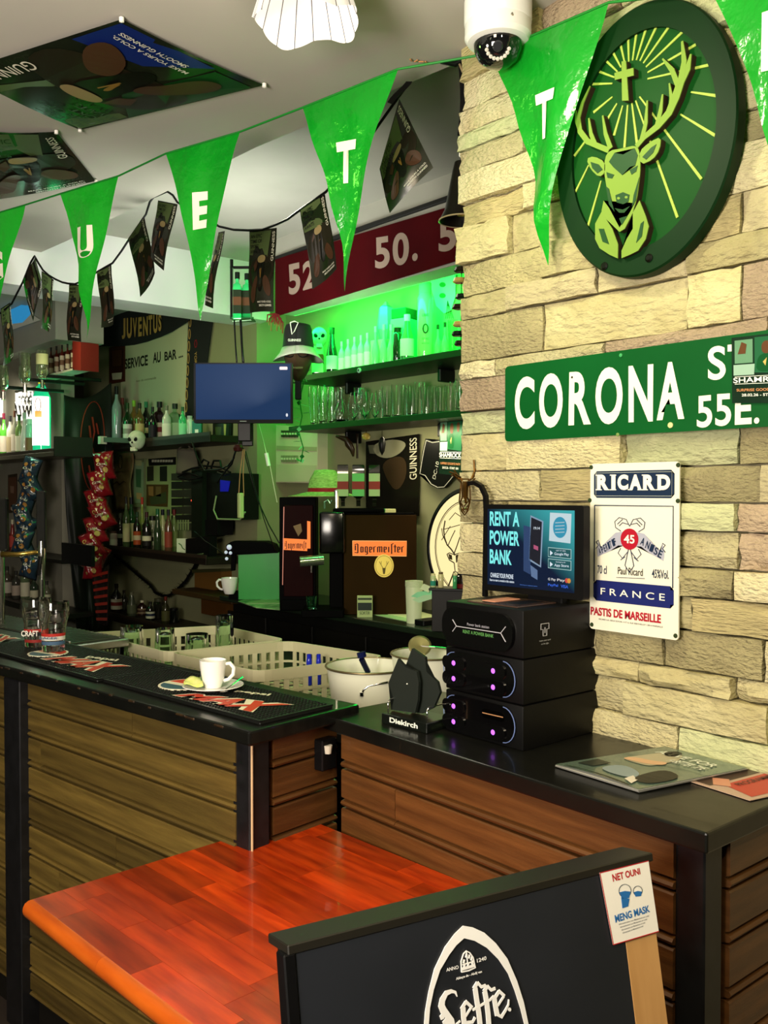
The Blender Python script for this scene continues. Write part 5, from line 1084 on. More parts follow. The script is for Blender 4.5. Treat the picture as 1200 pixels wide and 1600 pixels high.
def black_letters(mb, th, s0, x0, x1, yb, yt, st_, z0=.0075, z1=.0085):
    """broken blackletter strokes; each glyph a few vertical bars and diamonds"""
    n_ = len(st_); wd = {'m': 1.5, 'i': .6, 'r': .8, 'J': 1.2, 'f': .8, 't': .7, 's': .8}; tot = sum(wd.get(c, 1) for c in st_); x = x0; u_ = (x1-x0)/tot
    for c in st_:
        w = wd.get(c, 1)*u_; xh = yb-(yb-yt)*.62; lw_ = u_*.30
        def V(x_, a, b): strokes(mb, uvs(th, [(x_, a), (x_, b)], z1), lw_*s0, z0, z1)
        def Dg(xa, ya, xb, yb_): strokes(mb, uvs(th, [(xa, ya), (xb, yb_)], z1), lw_*.6*s0, z0, z1)
        L_, R_2 = x+w*.25, x+w*.72
        if c in 'ae': V(L_, yb, xh); Dg(L_, xh, R_2, xh+1); V(R_2, yb if c == 'a' else (yb+xh)/2, xh); Dg(L_, yb, R_2, yb-1); (Dg(L_, (yb+xh)/2+1, R_2, (yb+xh)/2) if c == 'e' else 0)
        elif c == 'g': V(L_, yb, xh); V(R_2, yb+3, xh); Dg(L_, xh, R_2, xh); Dg(L_, yb, R_2, yb-1); Dg(L_, yb+3, R_2, yb+3)
        elif c == 'r': V(L_, yb, xh); Dg(L_, xh+1, x+w*.8, xh-.5)
        elif c == 'm': V(x+w*.18, yb, xh); V(x+w*.5, yb, xh); V(x+w*.82, yb, xh); Dg(x+w*.18, xh+1, x+w*.5, xh-.5); Dg(x+w*.5, xh+1, x+w*.82, xh-.5)
        elif c == 'i': V(x+w*.5, yb, xh)
        elif c == 's': V(x+w*.45, yb+2.5, yt+1); Dg(x+w*.45, yt+1.5, x+w, yt)
        elif c == 't': V(x+w*.5, yb, yt+2); Dg(x, xh, x+w, xh)
        elif c == 'J': V(x+w*.62, yb+1, yt+1); Dg(x, yt+2, x+w*.62, yt+.5); Dg(x, yb, x+w*.62, yb+1); V(x+w*.15, yb-3, yt+3)
        x += w
mb = MB(); black_letters(mb, jm, k1, 554, 632, 863, 849, 'Jagermeister'); mb.build('label_lettering', dkb, jm)
gld = mat('gold_disc', 'c9b04a', .35, .3, emis='c9b050', es=.35); cc_ = uv(jm, 600, 884, .006); MB().prism(ell(cc_[0], cc_[1], 15.2*k1, 18*k1, 32), .004, .009).build('disc_badge', gld, jm)
mb = MB(); ring(mb, cc_[0], cc_[1], 13.4*k1, 16*k1, .0015, .009, .0098, 28)
for s_ in (-1, 1): strokes(mb, [(cc_[0]+s_*.004, cc_[1]-.012), (cc_[0]+s_*.014, cc_[1]+.006), (cc_[0]+s_*.022, cc_[1]+.02)], .002, .009, .0098); strokes(mb, [(cc_[0]+s_*.014, cc_[1]+.006), (cc_[0]+s_*.012, cc_[1]+.022)], .0016, .009, .0098)
mb.prism([(cc_[0]-.008, cc_[1]-.01), (cc_[0]+.008, cc_[1]-.01), (cc_[0]+.004, cc_[1]-.038), (cc_[0]-.004, cc_[1]-.038)], .009, .0098); mb.build('stag_print', flat('5a4a18'), jm)
MB().box((Wc*.5, Hc+.004, -.11), (Wc*.95, .008, .2), .002).build('top_plate', gbk, jm)
# tap machine beside it
d2 = 4.22; k2 = d2/F; o2 = onc(491, d2)
tm = thing('shot_dispenser', 'glossy black shot dispenser with horizontal chrome tap beside the brown chiller', 'drinks machine', tuple(o2), axes=CA)
h2 = PD(500, 800, d2).z-ZB; w2_ = 44*k2
MB().box((w2_*.62, h2*.80, -.09), (w2_*.9, h2*.40, .16), .01, seg=3).build('upper_body', mat('disp_gloss', '050505', .15, spec=.4), tm, smooth='auto'); MB().box((w2_*.75, h2*.35, -.12), (w2_*.5, h2*.62, .1), .004).build('column', gbk, tm)
MB().box((w2_*.3, .018, -.06), (w2_*1.5, .036, .2), .004).build('drip_base', gbk, tm)
yt_ = PD(480, 876, d2).z-ZB
MB().tube([(-22*k2, yt_-.004, .02), (14*k2, yt_+.004, .0)], .024, 20).build('tap_barrel', mat('tap_chrome', 'b8c8a8', .15, .9), tm, smooth='auto'); MB().tube([(-4*k2, yt_-.02, .01), (-4*k2, yt_-.055, .01)], .006, 10).build('spout', CHROME, tm)
sg_ = glassware('small shot glass standing under the chrome tap of the dispenser', onc(487, d2-.03, ZB+.038), .06, .026, 'tumbler', tint='b0ffe0')
lb = thing('label_panel_fridge', 'slim black display fridge with dark red glass and orange label strip', 'fridge', tuple(onc(436, 4.42)), axes=CA)
d3 = 4.42; k3 = d3/F; h3 = PD(460, 777, d3).z-ZB; w3 = 57*k3
MB().box((w3/2, h3/2, -.10), (w3, h3, .18), .003).build('cabinet', gbk, lb); MB().box((w3*.53, h3*.53, -.002), (w3*.80, h3*.80, .012), .002).build('glass_pane', mat('red_glass', '1c0404', .5, spec=.03), lb)
q = [(442, 841), (480, 843), (480, 861), (442, 859)]; MB().prism(uvs(lb, q, .006), .004, .0065).build('label_plate', og, lb); mb = MB(); black_letters(mb, lb, k3, 445, 479, 857, 845, 'Jagermeist', .0065, .0074); mb.build('label_lettering', dkb, lb)
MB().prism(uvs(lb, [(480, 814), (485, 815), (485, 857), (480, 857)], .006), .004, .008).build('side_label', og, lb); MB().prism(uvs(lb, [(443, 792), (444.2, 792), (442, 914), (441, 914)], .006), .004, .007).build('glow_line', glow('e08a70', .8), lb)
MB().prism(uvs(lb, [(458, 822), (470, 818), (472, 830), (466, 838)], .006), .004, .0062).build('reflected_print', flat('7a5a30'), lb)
mb = MB(); mb.box((w3*.5, .03, .0), (w3*.9, .05, .01), .002); mb.build('kick_plate', gbk, lb)
# inverted bottles in their dispenser
for i, (x, w_) in enumerate(((536, 20), (560, 22), (585, 20))):
    p = onc(x, 4.33, PD(x, 797, 4.33).z+.008)
    bottle(['inverted square liqueur bottle nearest the fuse box on top of the machines', 'inverted square liqueur bottle in the middle on top of the machines', 'inverted square liqueur bottle nearest the poster on top of the machines'][i].replace('nearest', 'next to'), 0, 0, 0, 68, w_, 'square', '0c1208', None, '8fa872' if i != 1 else '5aa85a', 'inverted bottles on the chiller', flip=True, lab2='7a2418', z0=.2, z1=.72, at=p)
rk = thing('bottle_holder', 'black glossy cradle holding the three inverted liqueur bottles', 'bottle holder', tuple(onc(536, 4.33, PD(536, 798, 4.33).z)), axes=CA)
MB().box((.075, -.004+.006, 0), (.24, .02, .12), .006, seg=2).build('cradle', gbk, rk, smooth='auto'); MB().box((-.03, .05, .02), (.02, .10, .02), .006).build('arm', CHROME, rk)
for x in (508,):
    for k_, (a, b) in enumerate(((0, 0), )): MB().tube([(-.085, .01, .03), (-.085, .04, .03), (-.07, .05, .03), (-.06, .035, .03), (-.05, .05, .03)], .005, 6).build('valve', mat('green_chrome', '9ac8a8', .2, .8), rk)
ch = thing('bottle_row_box', 'small green and cream box lying on top of the brown chiller', 'box', tuple(onc(606, 4.30, ZB+Hc+.008)), axes=CA); MB().box((0, .009, -.02), (.075, .018, .05), .002).build('box_body', flat('b8b87a', .5), ch); MB().box((-.025, .0095, -.02), (.028, .0185, .051), .002).build('green_end', flat('1f8a3a', .5), ch)
# straw hat
ht = thing('straw_hat', 'straw hat with red band lit green, lying behind the inverted bottles', 'hat', tuple(onc(508, 4.5, PD(508, 772, 4.5).z)), .3)
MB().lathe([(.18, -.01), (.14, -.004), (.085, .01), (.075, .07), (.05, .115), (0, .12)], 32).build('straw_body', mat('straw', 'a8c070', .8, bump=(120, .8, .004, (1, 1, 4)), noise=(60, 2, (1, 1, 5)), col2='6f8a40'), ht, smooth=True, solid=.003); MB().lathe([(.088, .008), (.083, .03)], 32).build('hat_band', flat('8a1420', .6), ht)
ht2 = thing('red_cap', 'small dark red cap lying against the straw hat by the wall', 'hat', tuple(onc(516, 4.55, PD(516, 755, 4.55).z)), .3); MB().lathe([(.05, -.02), (.055, .02), (.04, .05), (0, .06)], 20, sx=1.0).build('cap_body', flat('5c0c18', .8), ht2, smooth=True); MB().box((-.05, -.02, -.02), (.06, .07, .004), .002).build('visor', flat('5c0c18', .8), ht2)
# espresso machine and its cup
d4 = 4.86; k4 = d4/F; o4 = onc(353, d4)
em = thing('espresso_machine', 'capsule espresso machine with glossy green side and black rounded top', 'coffee machine', tuple(o4), axes=CA)
h4 = PD(390, 848, d4).z-ZB; f4 = lambda x, y: ((x-353)*k4, (PD(x, y, d4).z-ZB))
MB().prism([f4(372, 937), f4(372, 866), f4(374, 864), f4(436, 864), f4(436, 937)], -.16, 0).build('side_body', mat('green_gloss', '0c8a2c', .35, spec=.3), em)
MB().prism([f4(354, 868), f4(353, 852), f4(360, 847), f4(415, 847), f4(428, 852), f4(434, 864), f4(372, 864)], -.15, .004).build('top_cover', gbk, em)
MB().prism([f4(357, 937), f4(357, 928), f4(372, 926), f4(372, 937)], -.14, .004).build('cup_stand', gbk, em); MB().prism([f4(358, 893), f4(359, 866), f4(366, 866), f4(364, 893)], -.08, -.04).build('spout', gbk, em)
for x, y, r in ((358, 855, .014), (353, 863, .009), (360, 864, .009), (354, 873, .009)):
    a = f4(x, y); MB().lathe([(0, .016), (r*.8, .012), (r, .004)], 14, at=(a[0], a[1], 0)).build('chrome_button', mat('btn', 'f0f4f8', .15, .6, emis='dfe8ff', es=.5), em)
def cup(label, p, H, R, yaw, tri=None):
    o = thing('espresso_cup', label, 'cup', tuple(p), yaw); cm = mat('porcelain', 'f1efe8', .12, coat=.6)
    MB().lathe([(0, .006*H/.06), (R*.55, .0), (R*.60, .03*H), (R*.80, .30*H), (R*.96, .75*H), (R, H), (R*.93, H), (R*.88, .75*H), (R*.70, .3*H), (R*.5, .12*H), (0, .10*H)], 32).build('bowl', cm, o, smooth='auto')
    MB().tube([(R*.92, 0, .85*H), (R*1.25, 0, .88*H), (R*1.55, 0, .72*H), (R*1.5, 0, .48*H), (R*1.15, 0, .30*H), (R*.80, 0, .25*H)], [.004*H/.06, .0045*H/.06, .0045*H/.06, .0045*H/.06, .004*H/.06, .004*H/.06], 8).build('handle', cm, o, smooth=True)
    MB().lathe([(0, .35*H), (R*.70, .35*H)], 24).build('coffee', flat('2a1608', .2), o)
    if tri:
        th_ = tri; mb = MB(); f_ = lambda a, z: ((R*.97)*math.cos(a), (R*.97)*math.sin(a), z)
        for p_, q_ in ((( -.30, .25), (0, .75)), ((0, .75), (.30, .25)), ((.30, .25), (-.30, .25))): mb.tube([(R*(.80+.2*(p_[1]+(q_[1]-p_[1])*t))*math.cos(th_+p_[0]+(q_[0]-p_[0])*t)*1.0, R*(.80+.2*(p_[1]+(q_[1]-p_[1])*t))*math.sin(th_+p_[0]+(q_[0]-p_[0])*t), H*(p_[1]+(q_[1]-p_[1])*t)) for t in (0, .25, .5, .75, 1)], .0009, 4)
        mb.build('printed_triangle', flat('28323a'), o)
    return o
cup('pale cup standing under the spout of the green espresso machine', onc(358, d4-.03, ZB+.038), 25*k4, 13*k4, PI-.8)
# papers, cup tower, cards
pt = mat('paper_print', 'a8c090', .6, noise=(14, 3), col2='3a6a3c')
pp_ = thing('paper_sheet', 'printed leaflets lying flat before the espresso machine', 'paper', tuple(onc(410, 4.55, ZB))); P = Pl(pp_); MB().prism([(p.x, p.y) for p in (PZ(372, 940, ZB), PZ(420, 928, ZB), PZ(462, 938, ZB), PZ(440, 954, ZB), PZ(400, 950, ZB))], ZB, ZB+.003).build('sheet', pt, P); MB().prism([(p.x, p.y) for p in (PZ(385, 944, ZB), PZ(425, 934, ZB), PZ(440, 944, ZB))], ZB+.003, ZB+.005).build('sheet', flat('8aa070'), P)
pp_ = thing('paper_sheet', 'stack of pale papers spread on the back counter before the brown chiller', 'paper', tuple(onc(620, 3.95, ZB))); P = Pl(pp_)
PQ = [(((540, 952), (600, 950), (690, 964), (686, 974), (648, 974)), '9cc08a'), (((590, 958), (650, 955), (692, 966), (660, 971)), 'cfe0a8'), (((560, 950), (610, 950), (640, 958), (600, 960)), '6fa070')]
for i, (q, c_) in enumerate(PQ):
    MB().prism([(p.x, p.y) for p in (PZ(x, y, ZB) for x, y in q)], ZB+i*.002, ZB+.002+i*.002).build('sheet', flat(c_, .6), P)
ct = thing('plastic_cup_stack', 'tall stack of pale plastic cups beside the brown chiller', 'cups', tuple(onc(647, 4.02)))
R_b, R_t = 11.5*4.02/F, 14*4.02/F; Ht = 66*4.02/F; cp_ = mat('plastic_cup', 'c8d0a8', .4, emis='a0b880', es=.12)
MB().lathe([(0, 0), (R_b, 0), (R_t*.97, Ht*.86)], 24).build('outer_cup', cp_, ct, smooth='auto')
for k in range(5): MB().lathe([(R_t*.97, Ht*(.86+k*.028)), (R_t, Ht*(.87+k*.028)), (R_t, Ht*(.885+k*.028)), (R_t*.93, Ht*(.885+k*.028))], 24).build('cup_rim', cp_, ct, smooth='auto')
fn_ = thing('paper_napkin_fan', 'fan of pale green paper napkins leaning on the plastic cup stack', 'napkins', tuple(onc(668, 3.95, ZB+.02))); P = Pl(fn_)
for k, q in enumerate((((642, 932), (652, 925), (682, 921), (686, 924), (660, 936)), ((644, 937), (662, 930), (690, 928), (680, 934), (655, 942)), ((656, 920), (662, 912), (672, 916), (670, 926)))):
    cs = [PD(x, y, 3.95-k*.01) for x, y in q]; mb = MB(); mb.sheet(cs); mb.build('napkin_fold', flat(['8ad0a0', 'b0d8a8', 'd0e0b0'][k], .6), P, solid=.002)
MB().box(tuple(onc(668, 3.97, ZB+.012)), (.10, .06, .024), .003).build('napkin_base', BLACK, P)
cd = thing('card_stand', 'small printed card in a stand before the brown chiller', 'card', tuple(onc(558, 4.2, ZB)), axes=CA); kk = 4.2/F
MB().box((12*kk, 17*kk, 0), (24*kk, 34*kk, .012), .001).build('card', flat('a8bc7c', .4), cd); MB().box((12*kk, 17*kk, .0065), (22*kk, 12*kk, .001)).build('picture_print', flat('1a2a20', .4), cd); MB().box((12*kk, 29*kk, .0065), (22*kk, 3*kk, .001)).build('header_print', flat('26361e', .4), cd); text('SORTIR', flat('2a3a1c'), cd, 12*kk, 7*kk, 16*kk, 5*kk, .0075)
ts = thing('small_stand', 'small black raised stand by the stone corner carrying little tins', 'stand', tuple(onc(700, 3.75, ZB))); P = Pl(ts); zs_ = PD(700, 918, 3.75).z
MB().box(tuple(onc(703, 3.75, zs_-.005)), (.16, .10, .01), .002, rz=-.9).build('shelf_plate', BLACK, P); MB().box(tuple(onc(703, 3.78, (zs_+ZB)/2-.005)), (.14, .07, zs_-ZB-.012), .002, rz=-.9).build('stand_body', flat('120f0a'), P)
for x, w_, h_, c_, l_, d_ in ((677, 9, 21, 'b8c890', 'small cream and teal tube on the black stand, farthest from the wall', 3.76), (689, 9, 24, 'd0c890', 'tiny salt shaker in the middle of the black stand', 3.75), (711, 7, 24, '3f9a5a', 'narrow green lighter on the black stand', 3.70)):
    bottle(l_.replace('farthest from the wall', 'next to the napkins'), 0, 0, 0, h_, w_, 'jar', c_, 'e0d8a0' if x != 689 else '6a5a3a', '2a8a70' if x == 677 else None, 'small tins on the stand', at=onc(x, d_, zs_), name='small_tube', cat='tube')
bottle('dark round tin with a red lower band, at the corner of the stone wall', 0, 0, 0, 24, 24, 'jar', '140c08', '0a0a0a', '5a0c0c', None, at=onc(724, 3.72, zs_), name='round_tin', cat='tin', z0=.02, z1=.3)
# ------------------------------------------------------------------ fuse box
fb = thing('fuse_box', 'pale fuse box with an open cover and two rows of switches on the back wall', 'fuse box', tuple(PX(432, 755, 2.98)), axes=WALLAX)
fz = lambda pts: uvs(fb, [zx(x, y, 300, 640, 4.615) for x, y in pts])
fbm = flat('cfc9a8', .5); MB().prism(fz([(605, 110), (905, 130), (905, 530), (605, 525)]), -.07, 0).build('housing', fbm, fb)
MB().prism(fz([(612, 395), (900, 402), (900, 520), (612, 520)]), 0, .006).build('cover', flat('c2bc9a', .5), fb); MB().prism(fz([(612, 260), (900, 270), (900, 300), (612, 290)]), 0, .004).build('rail', flat('a8a480'), fb)
for y0 in (150, 330):
    for k in range(6): MB().prism(fz([(650+k*20, y0), (667+k*20, y0+1), (667+k*20, y0+50), (650+k*20, y0+48)]), 0, .008).build('breaker', flat('35402c' if y0 == 150 else '8a8a6c', .5), fb); MB().prism(fz([(654+k*20, y0+18), (663+k*20, y0+18), (663+k*20, y0+32), (654+k*20, y0+32)]), .008, .014).build('switch', flat('d8d4b8'), fb)
pl_ = thing('wall_plaque', 'narrow brown carved plaque hanging between wall corner and fuse box', 'plaque', tuple(PX(422, 700, 2.98)), axes=WALLAX); MB().prism(uvs(pl_, [(418, 675), (430, 672), (430, 738), (418, 740)]), -.01, 0).build('board', flat('5a3c1e', .5), pl_); MB().prism(uvs(pl_, ell(424, 738, 7, 12, 16)), -.008, .004).build('round_end', flat('4a2c12', .5), pl_)
# hanging pull switch
ps = thing('cord_switch', 'small white inline cord switch on a thin cable beside the fuse box', 'switch', tuple(PD(418, 715, 4.6))); P = Pl(ps)
MB().tube([PD(404, 660, 4.6), PD(412, 690, 4.6), PD(417, 712, 4.6), PD(422, 728, 4.6), PD(428, 760, 4.6), PD(433, 785, 4.6)], .002, 5).build('cable', flat('d8d8b8'), P); MB().tube([PD(416, 708, 4.59), PD(420, 728, 4.59)], [.010, .010], 8).build('switch_body', WHITE, P)
# ------------------------------------------------------------------ monitor
XM = (RT, Vector((0, 0, 1)), CA[2]); dm = 4.15; om = PD(303, 661, dm); km = dm/F
mo = thing('monitor', 'flat monitor with plain blue screen hanging on a black pole over the back bar', 'monitor', tuple(om), axes=(Vector((RT.x, RT.y, 0)), Vector((0, 0, 1)), CA[2]))
Wm, Hm = 154*km, 94*km
MB().prism(rrect(0, 0, Wm, Hm, .004), -.03, 0).build('housing', mat('monitor_black', '060608', .5, spec=.1), mo); MB().prism([(.009, .016), (Wm-.009, .016), (Wm-.009, Hm-.006), (.009, Hm-.006)], 0, .0008).build('screen', mat('monitor_screen', '050810', .6, spec=.05, emis='213c66', es=.75), mo)
MB().box((Wm*.5, .008, .001), (.03, .003, .002)).build('logo_strip', flat('9a9aa0'), mo)
ptt = glow('f6dde0', 1.0); MB().prism(rrect(Wm-.058, Hm-.032, Wm-.022, Hm-.018, .004), .0008, .0012).build('pink_screen_reflection', ptt, mo); MB().prism(ell(Wm-.025, .036, .005, .008, 10), .0008, .0012).build('on_screen_dot', glow('dfe4f0', .9), mo)  # white-pink reflection on the screen drawn as a glowing patch
mb = MB(); mb.box((Wm*.5, -.03, -.045), (.06, .10, .03), .004); mb.build('bracket', BLACK, mo); MB().box((Wm*.52, -.02, -.075), (.05, .16, .03), .003).build('arm', BLACK, mo)
cbs = thing('cable_bundle', 'black cables running from the monitor down to the counter and up to the ceiling', 'cable', tuple(PD(380, 700, 4.4))); P = Pl(cbs)
for pts, r in (([(376, 500, 4.35), (378, 540, 4.35), (380, 566, 4.3)], .006), ([(366, 500, 4.35), (368, 540, 4.35), (370, 566, 4.3)], .004), ([(372, 640, 4.4), (374, 690, 4.4), (368, 705, 4.4), (362, 725, 4.45), (345, 745, 4.5), (340, 755, 4.5)], .005),
               ([(380, 700, 4.4), (392, 745, 4.4), (402, 780, 4.4), (420, 820, 4.3), (436, 848, 4.2)], .003), ([(384, 705, 4.4), (398, 760, 4.4), (412, 810, 4.3), (430, 862, 4.3)], .0025), ([(304, 830, 4.9), (320, 845, 4.8), (340, 858, 4.7), (352, 868, 4.6)], .003), ([(300, 690, 4.9), (308, 715, 4.9), (320, 735, 4.8), (345, 733, 4.6), (356, 728, 4.5), (366, 715, 4.45)], .004)):
    MB().tube([PD(*p) for p in pts], r, 6).build('cable', BLACK, P, smooth=True)
MB().lathe([(0, 0), (.02, .004), (.024, .02), (.016, .034), (0, .036)], 16, at=tuple(PD(372, 706, 4.38))).build('cable_plug', flat('3a1414', .3), P)
mb = MB(); mb.tube([PD(380, 702, 4.36), PD(375, 740, 4.36), PD(373, 775, 4.36)], .002, 5); mb.tube([PD(382, 702, 4.36), PD(380, 740, 4.36), PD(381, 775, 4.36)], .002, 5); mb.build('lanyard', flat('b08a5a'), P)
MB().box(tuple(PD(376, 790, 4.36)), (.025, .025, .12), .004).build('tag', flat('a8b87a'), P)
# liqueur bottles in a lit cage, left of the red banner
cg = thing('bottle_cage', 'thin metal cage holding two green lit liqueur bottles above the monitor', 'holder', tuple(PD(378, 500, 4.5))); P = Pl(cg)
mb = MB(); zc = PD(378, 502, 4.5).z
c0, c1, c2_, c3 = PD(364, 502, 4.5), PD(392, 500, 4.5), PD(396, 496, 4.62), PD(370, 497, 4.62)
mb.tube([c0, c1, c2_, c3], .003, 5, cyc=True)
for c_ in (c0, c1): mb.tube([c_, c_+Vector((0, 0, .02)), c_+Vector((0, 0, .26))], .002, 5)
mb.build('wire_frame', mat('cage', '6a8a6a', .3, .7), P); MB().box(tuple((c0+c2_)/2+Vector((0, 0, -.002))), (.11, .10, .006), .001, rz=RC).build('base_plate', flat('1a5a30', .3), P)
mb = MB(); mb.box(tuple(PD(362, 452, 4.64)), (.012, .012, .30)); mb.box(tuple(PD(381, 418, 4.66)), (.14, .012, .012), rz=RC); mb.build('black_frame', BLACK, P)
for x, d_, h_, l_ in ((371, 4.52, 74, 'front'), (386, 4.58, 72, 'rear')):
    bottle('%s square liqueur bottle with dark label in the cage above the monitor' % l_, 0, 0, 0, h_, 16, 'square', '24c466', '0c1a10', '1a2a14', 'caged liqueur bottles', at=PD(x, 500, d_), lab2='5a3a20', z0=.12, z1=.62)
# ------------------------------------------------------------------ on the long bar
rub = mat('bar_mat_rubber', '0d0e0c', .45)
red = flat('c8402a', .45); crm = flat('e8e0c4', .45); blu = flat('40606c', .45)
def bar_mat(label, q):
    A, B, Cc = [PZ(x, y, ZL+.008) for x, y in q]; u = (B-A); w = u.length; u.normalize(); n = Vector((0, 0, 1)); v = n.cross(u); D = (Cc-B).dot(v)
    o = thing('bar_mat', label, 'bar mat', (A.x, A.y, ZL), axes=(u, v, n), group='rubber mats on the bar')
    MB().box((w/2, D/2, .0035), (w, D, .007), .002).build('rubber_sheet', rub, o)
    mb = MB()
    for s in ((0, 0, w, .006), (0, D-.006, w, D), (0, 0, .006, D), (w-.006, 0, w, D)): mb.prism([(s[0], s[1]), (s[2], s[1]), (s[2], s[3]), (s[0], s[3])], .006, .010)
    mb.build('raised_rim', rub, o); mb = MB(); nx, ny = int(w/.0115), int(D/.0115)
    for i in range(nx):
        for j in range(ny):
            x, y = .010+i*.0115, .010+j*.0115
            b = [mb.bm.verts.new((x+a*.0035, y+c*.0035, .007)) for a, c in ((-1, -1), (1, -1), (1, 1), (-1, 1))]; t = [mb.bm.verts.new((x+a*.0028, y+c*.0028, .0095)) for a, c in ((-1, -1), (1, -1), (1, 1), (-1, 1))]
            mb.bm.faces.new(t)
            for k in range(4): mb.bm.faces.new((b[k], b[(k+1) % 4], t[(k+1) % 4], t[k]))
    so = mb.build('rubber_studs', rub, o); so['kind'] = 'stuff'; return o, w, D
def maxprint(o, q, q2, disc=None, z=.0105):
    quadtext('MAX', crm, o, q, z, .11, name='outline_print'); quadtext('MAX', red, o, [(q[0][0]+3, q[0][1]+1), (q[1][0]-4, q[1][1]), (q[2][0]-3, q[2][1]-1), (q[3][0]+4, q[3][1])], z+.0006, .04, name='print'); quadtext('pepsi', crm, o, q2, z, .03)
    if disc:
        cx, cy, rx, ry = disc; c = Vector(uv(o, cx, cy, z)); r = abs(uv(o, cx+rx, cy, z)[0]-uv(o, cx-rx, cy, z)[0])/2*.95
        MB().prism(ell(c.x, c.y, r, r, 32), z-.0035, z).build('round_print', crm, o); MB().prism(ell(c.x, c.y, r*.9, r*.9, 20, .25, PI*1.02), z, z+.0005).build('red_print', red, o); MB().prism(ell(c.x, c.y, r*.9, r*.9, 20, PI*1.15, PI*1.95), z, z+.0005).build('blue_print', blu, o)
m1, w_, D_ = bar_mat('black rubber bar mat with red and cream print under the white cup', ((161, 1062), (406, 1128), (544, 1107)))
maxprint(m1, ((305, 1083), (462, 1101), (395, 1113), (268, 1086)), ((372, 1078), (425, 1084), (418, 1088), (365, 1081)), (288, 1069, 58, 0))
m2, w_, D_ = bar_mat('black rubber bar mat with red and cream print under the two beer glasses', ((-40, 1010), (152, 1062), (273, 1044)))
maxprint(m2, ((112, 1025), (207, 1041), (146, 1050), (62, 1029)), ((140, 1024), (187, 1030), (180, 1034), (132, 1028)), (75, 1020, 44, 0))
quadtext('MAX', crm, m2, ((-20, 985), (34, 998), (2, 1003), (-50, 994)), .0105, .1, name='outline_print'); quadtext('MAX', red, m2, ((-18, 986), (28, 998), (2, 1002), (-46, 994)), .0111, .04, name='print')
ZM = ZL+.011
for i, (bx_, by_, rw, hp, lab) in enumerate(((84, 1021, 24.5, 77, 'empty bulged beer glass with red and blue bands, standing in front of the other'), (57, 1013, 24, 74, 'empty beer glass with craft lettering, standing behind the other beer glass'))):
    p = PZ(bx_, by_-4, ZM); k = scale_at(p)
    g_ = glassware(lab, p, hp*k, rw*k, 'pint', 'beer glasses on the bar mat', name='beer_glass', base=.10, prints=[(.32, .38, 'b03028'), (.24, .32, 'd8d4c8' if i == 0 else '2a2a2a')]+([(.15, .22, '46607a')] if i == 0 else [(.10, .16, '8a2a24')]))
    Pg = Pl(g_, tuple(p-Vector((FW.x, FW.y, 0)).normalized()*(rw*k*.80)), CA); 
    text('CRAFT' if i else 'LAGER', flat('e6e2d4') if i else flat('46607a'), Pg, -.005 if i else 0, hp*k*.30, rw*k*1.1, hp*k*(.12 if i else .05), .003, .02)
cpos = PZ(334, 1073, ZM+.001); kc = scale_at(cpos)
sa = thing('saucer', 'white saucer under the espresso cup with a yellow-green sugar sachet', 'saucer', tuple(PZ(333, 1077, ZM)))
MB().lathe([(0, .001), (22*kc, 0), (24*kc, .002), (38*kc, .007), (47*kc, .012), (46.4*kc, .0135), (37*kc, .0095), (23*kc, .005), (0, .0045)], 48).build('dish', mat('porcelain', 'f1efe8', .12), sa, smooth='auto')
cup('white espresso cup with printed triangle on the saucer on the rubber mat', PZ(333, 1077, ZM)+Vector((0, 0, .005)), 43*kc, 21*kc, -.75, tri=PI-.1)
spn = thing('teaspoon', 'small steel teaspoon lying on the saucer beside the white cup', 'spoon', tuple(PZ(360, 1070, ZM+.012))); P = Pl(spn)
MB().tube([PZ(352, 1078, ZM+.008), PZ(362, 1071, ZM+.014), PZ(379, 1058, ZM+.024)], [.003, .0018, .0028], 6).build('stem', CHROME, P); MB().lathe([(0, -.002), (.008, .0), (0, .002)], 14, at=tuple(PZ(350, 1080, ZM+.009)), sx=1.4).build('spoon_bowl', CHROME, P)
su = thing('sugar_sachet', 'crumpled yellow-green sugar sachet lying on the saucer', 'sachet', tuple(PZ(302, 1068, ZM+.01))); P = Pl(su)
f = qmap([PZ(289, 1060, ZM+.026), PZ(315, 1056, ZM+.03), PZ(318, 1073, ZM+.014), PZ(287, 1070, ZM+.014)]); MB().grid(lambda a, b: f(a, b, .004*math.sin(a*7+b*5)), 6, 5).build('paper', mat('sachet', 'b9cc4a', .5, noise=(40, 3), col2='d6d88a'), P, smooth=True, solid=.002)
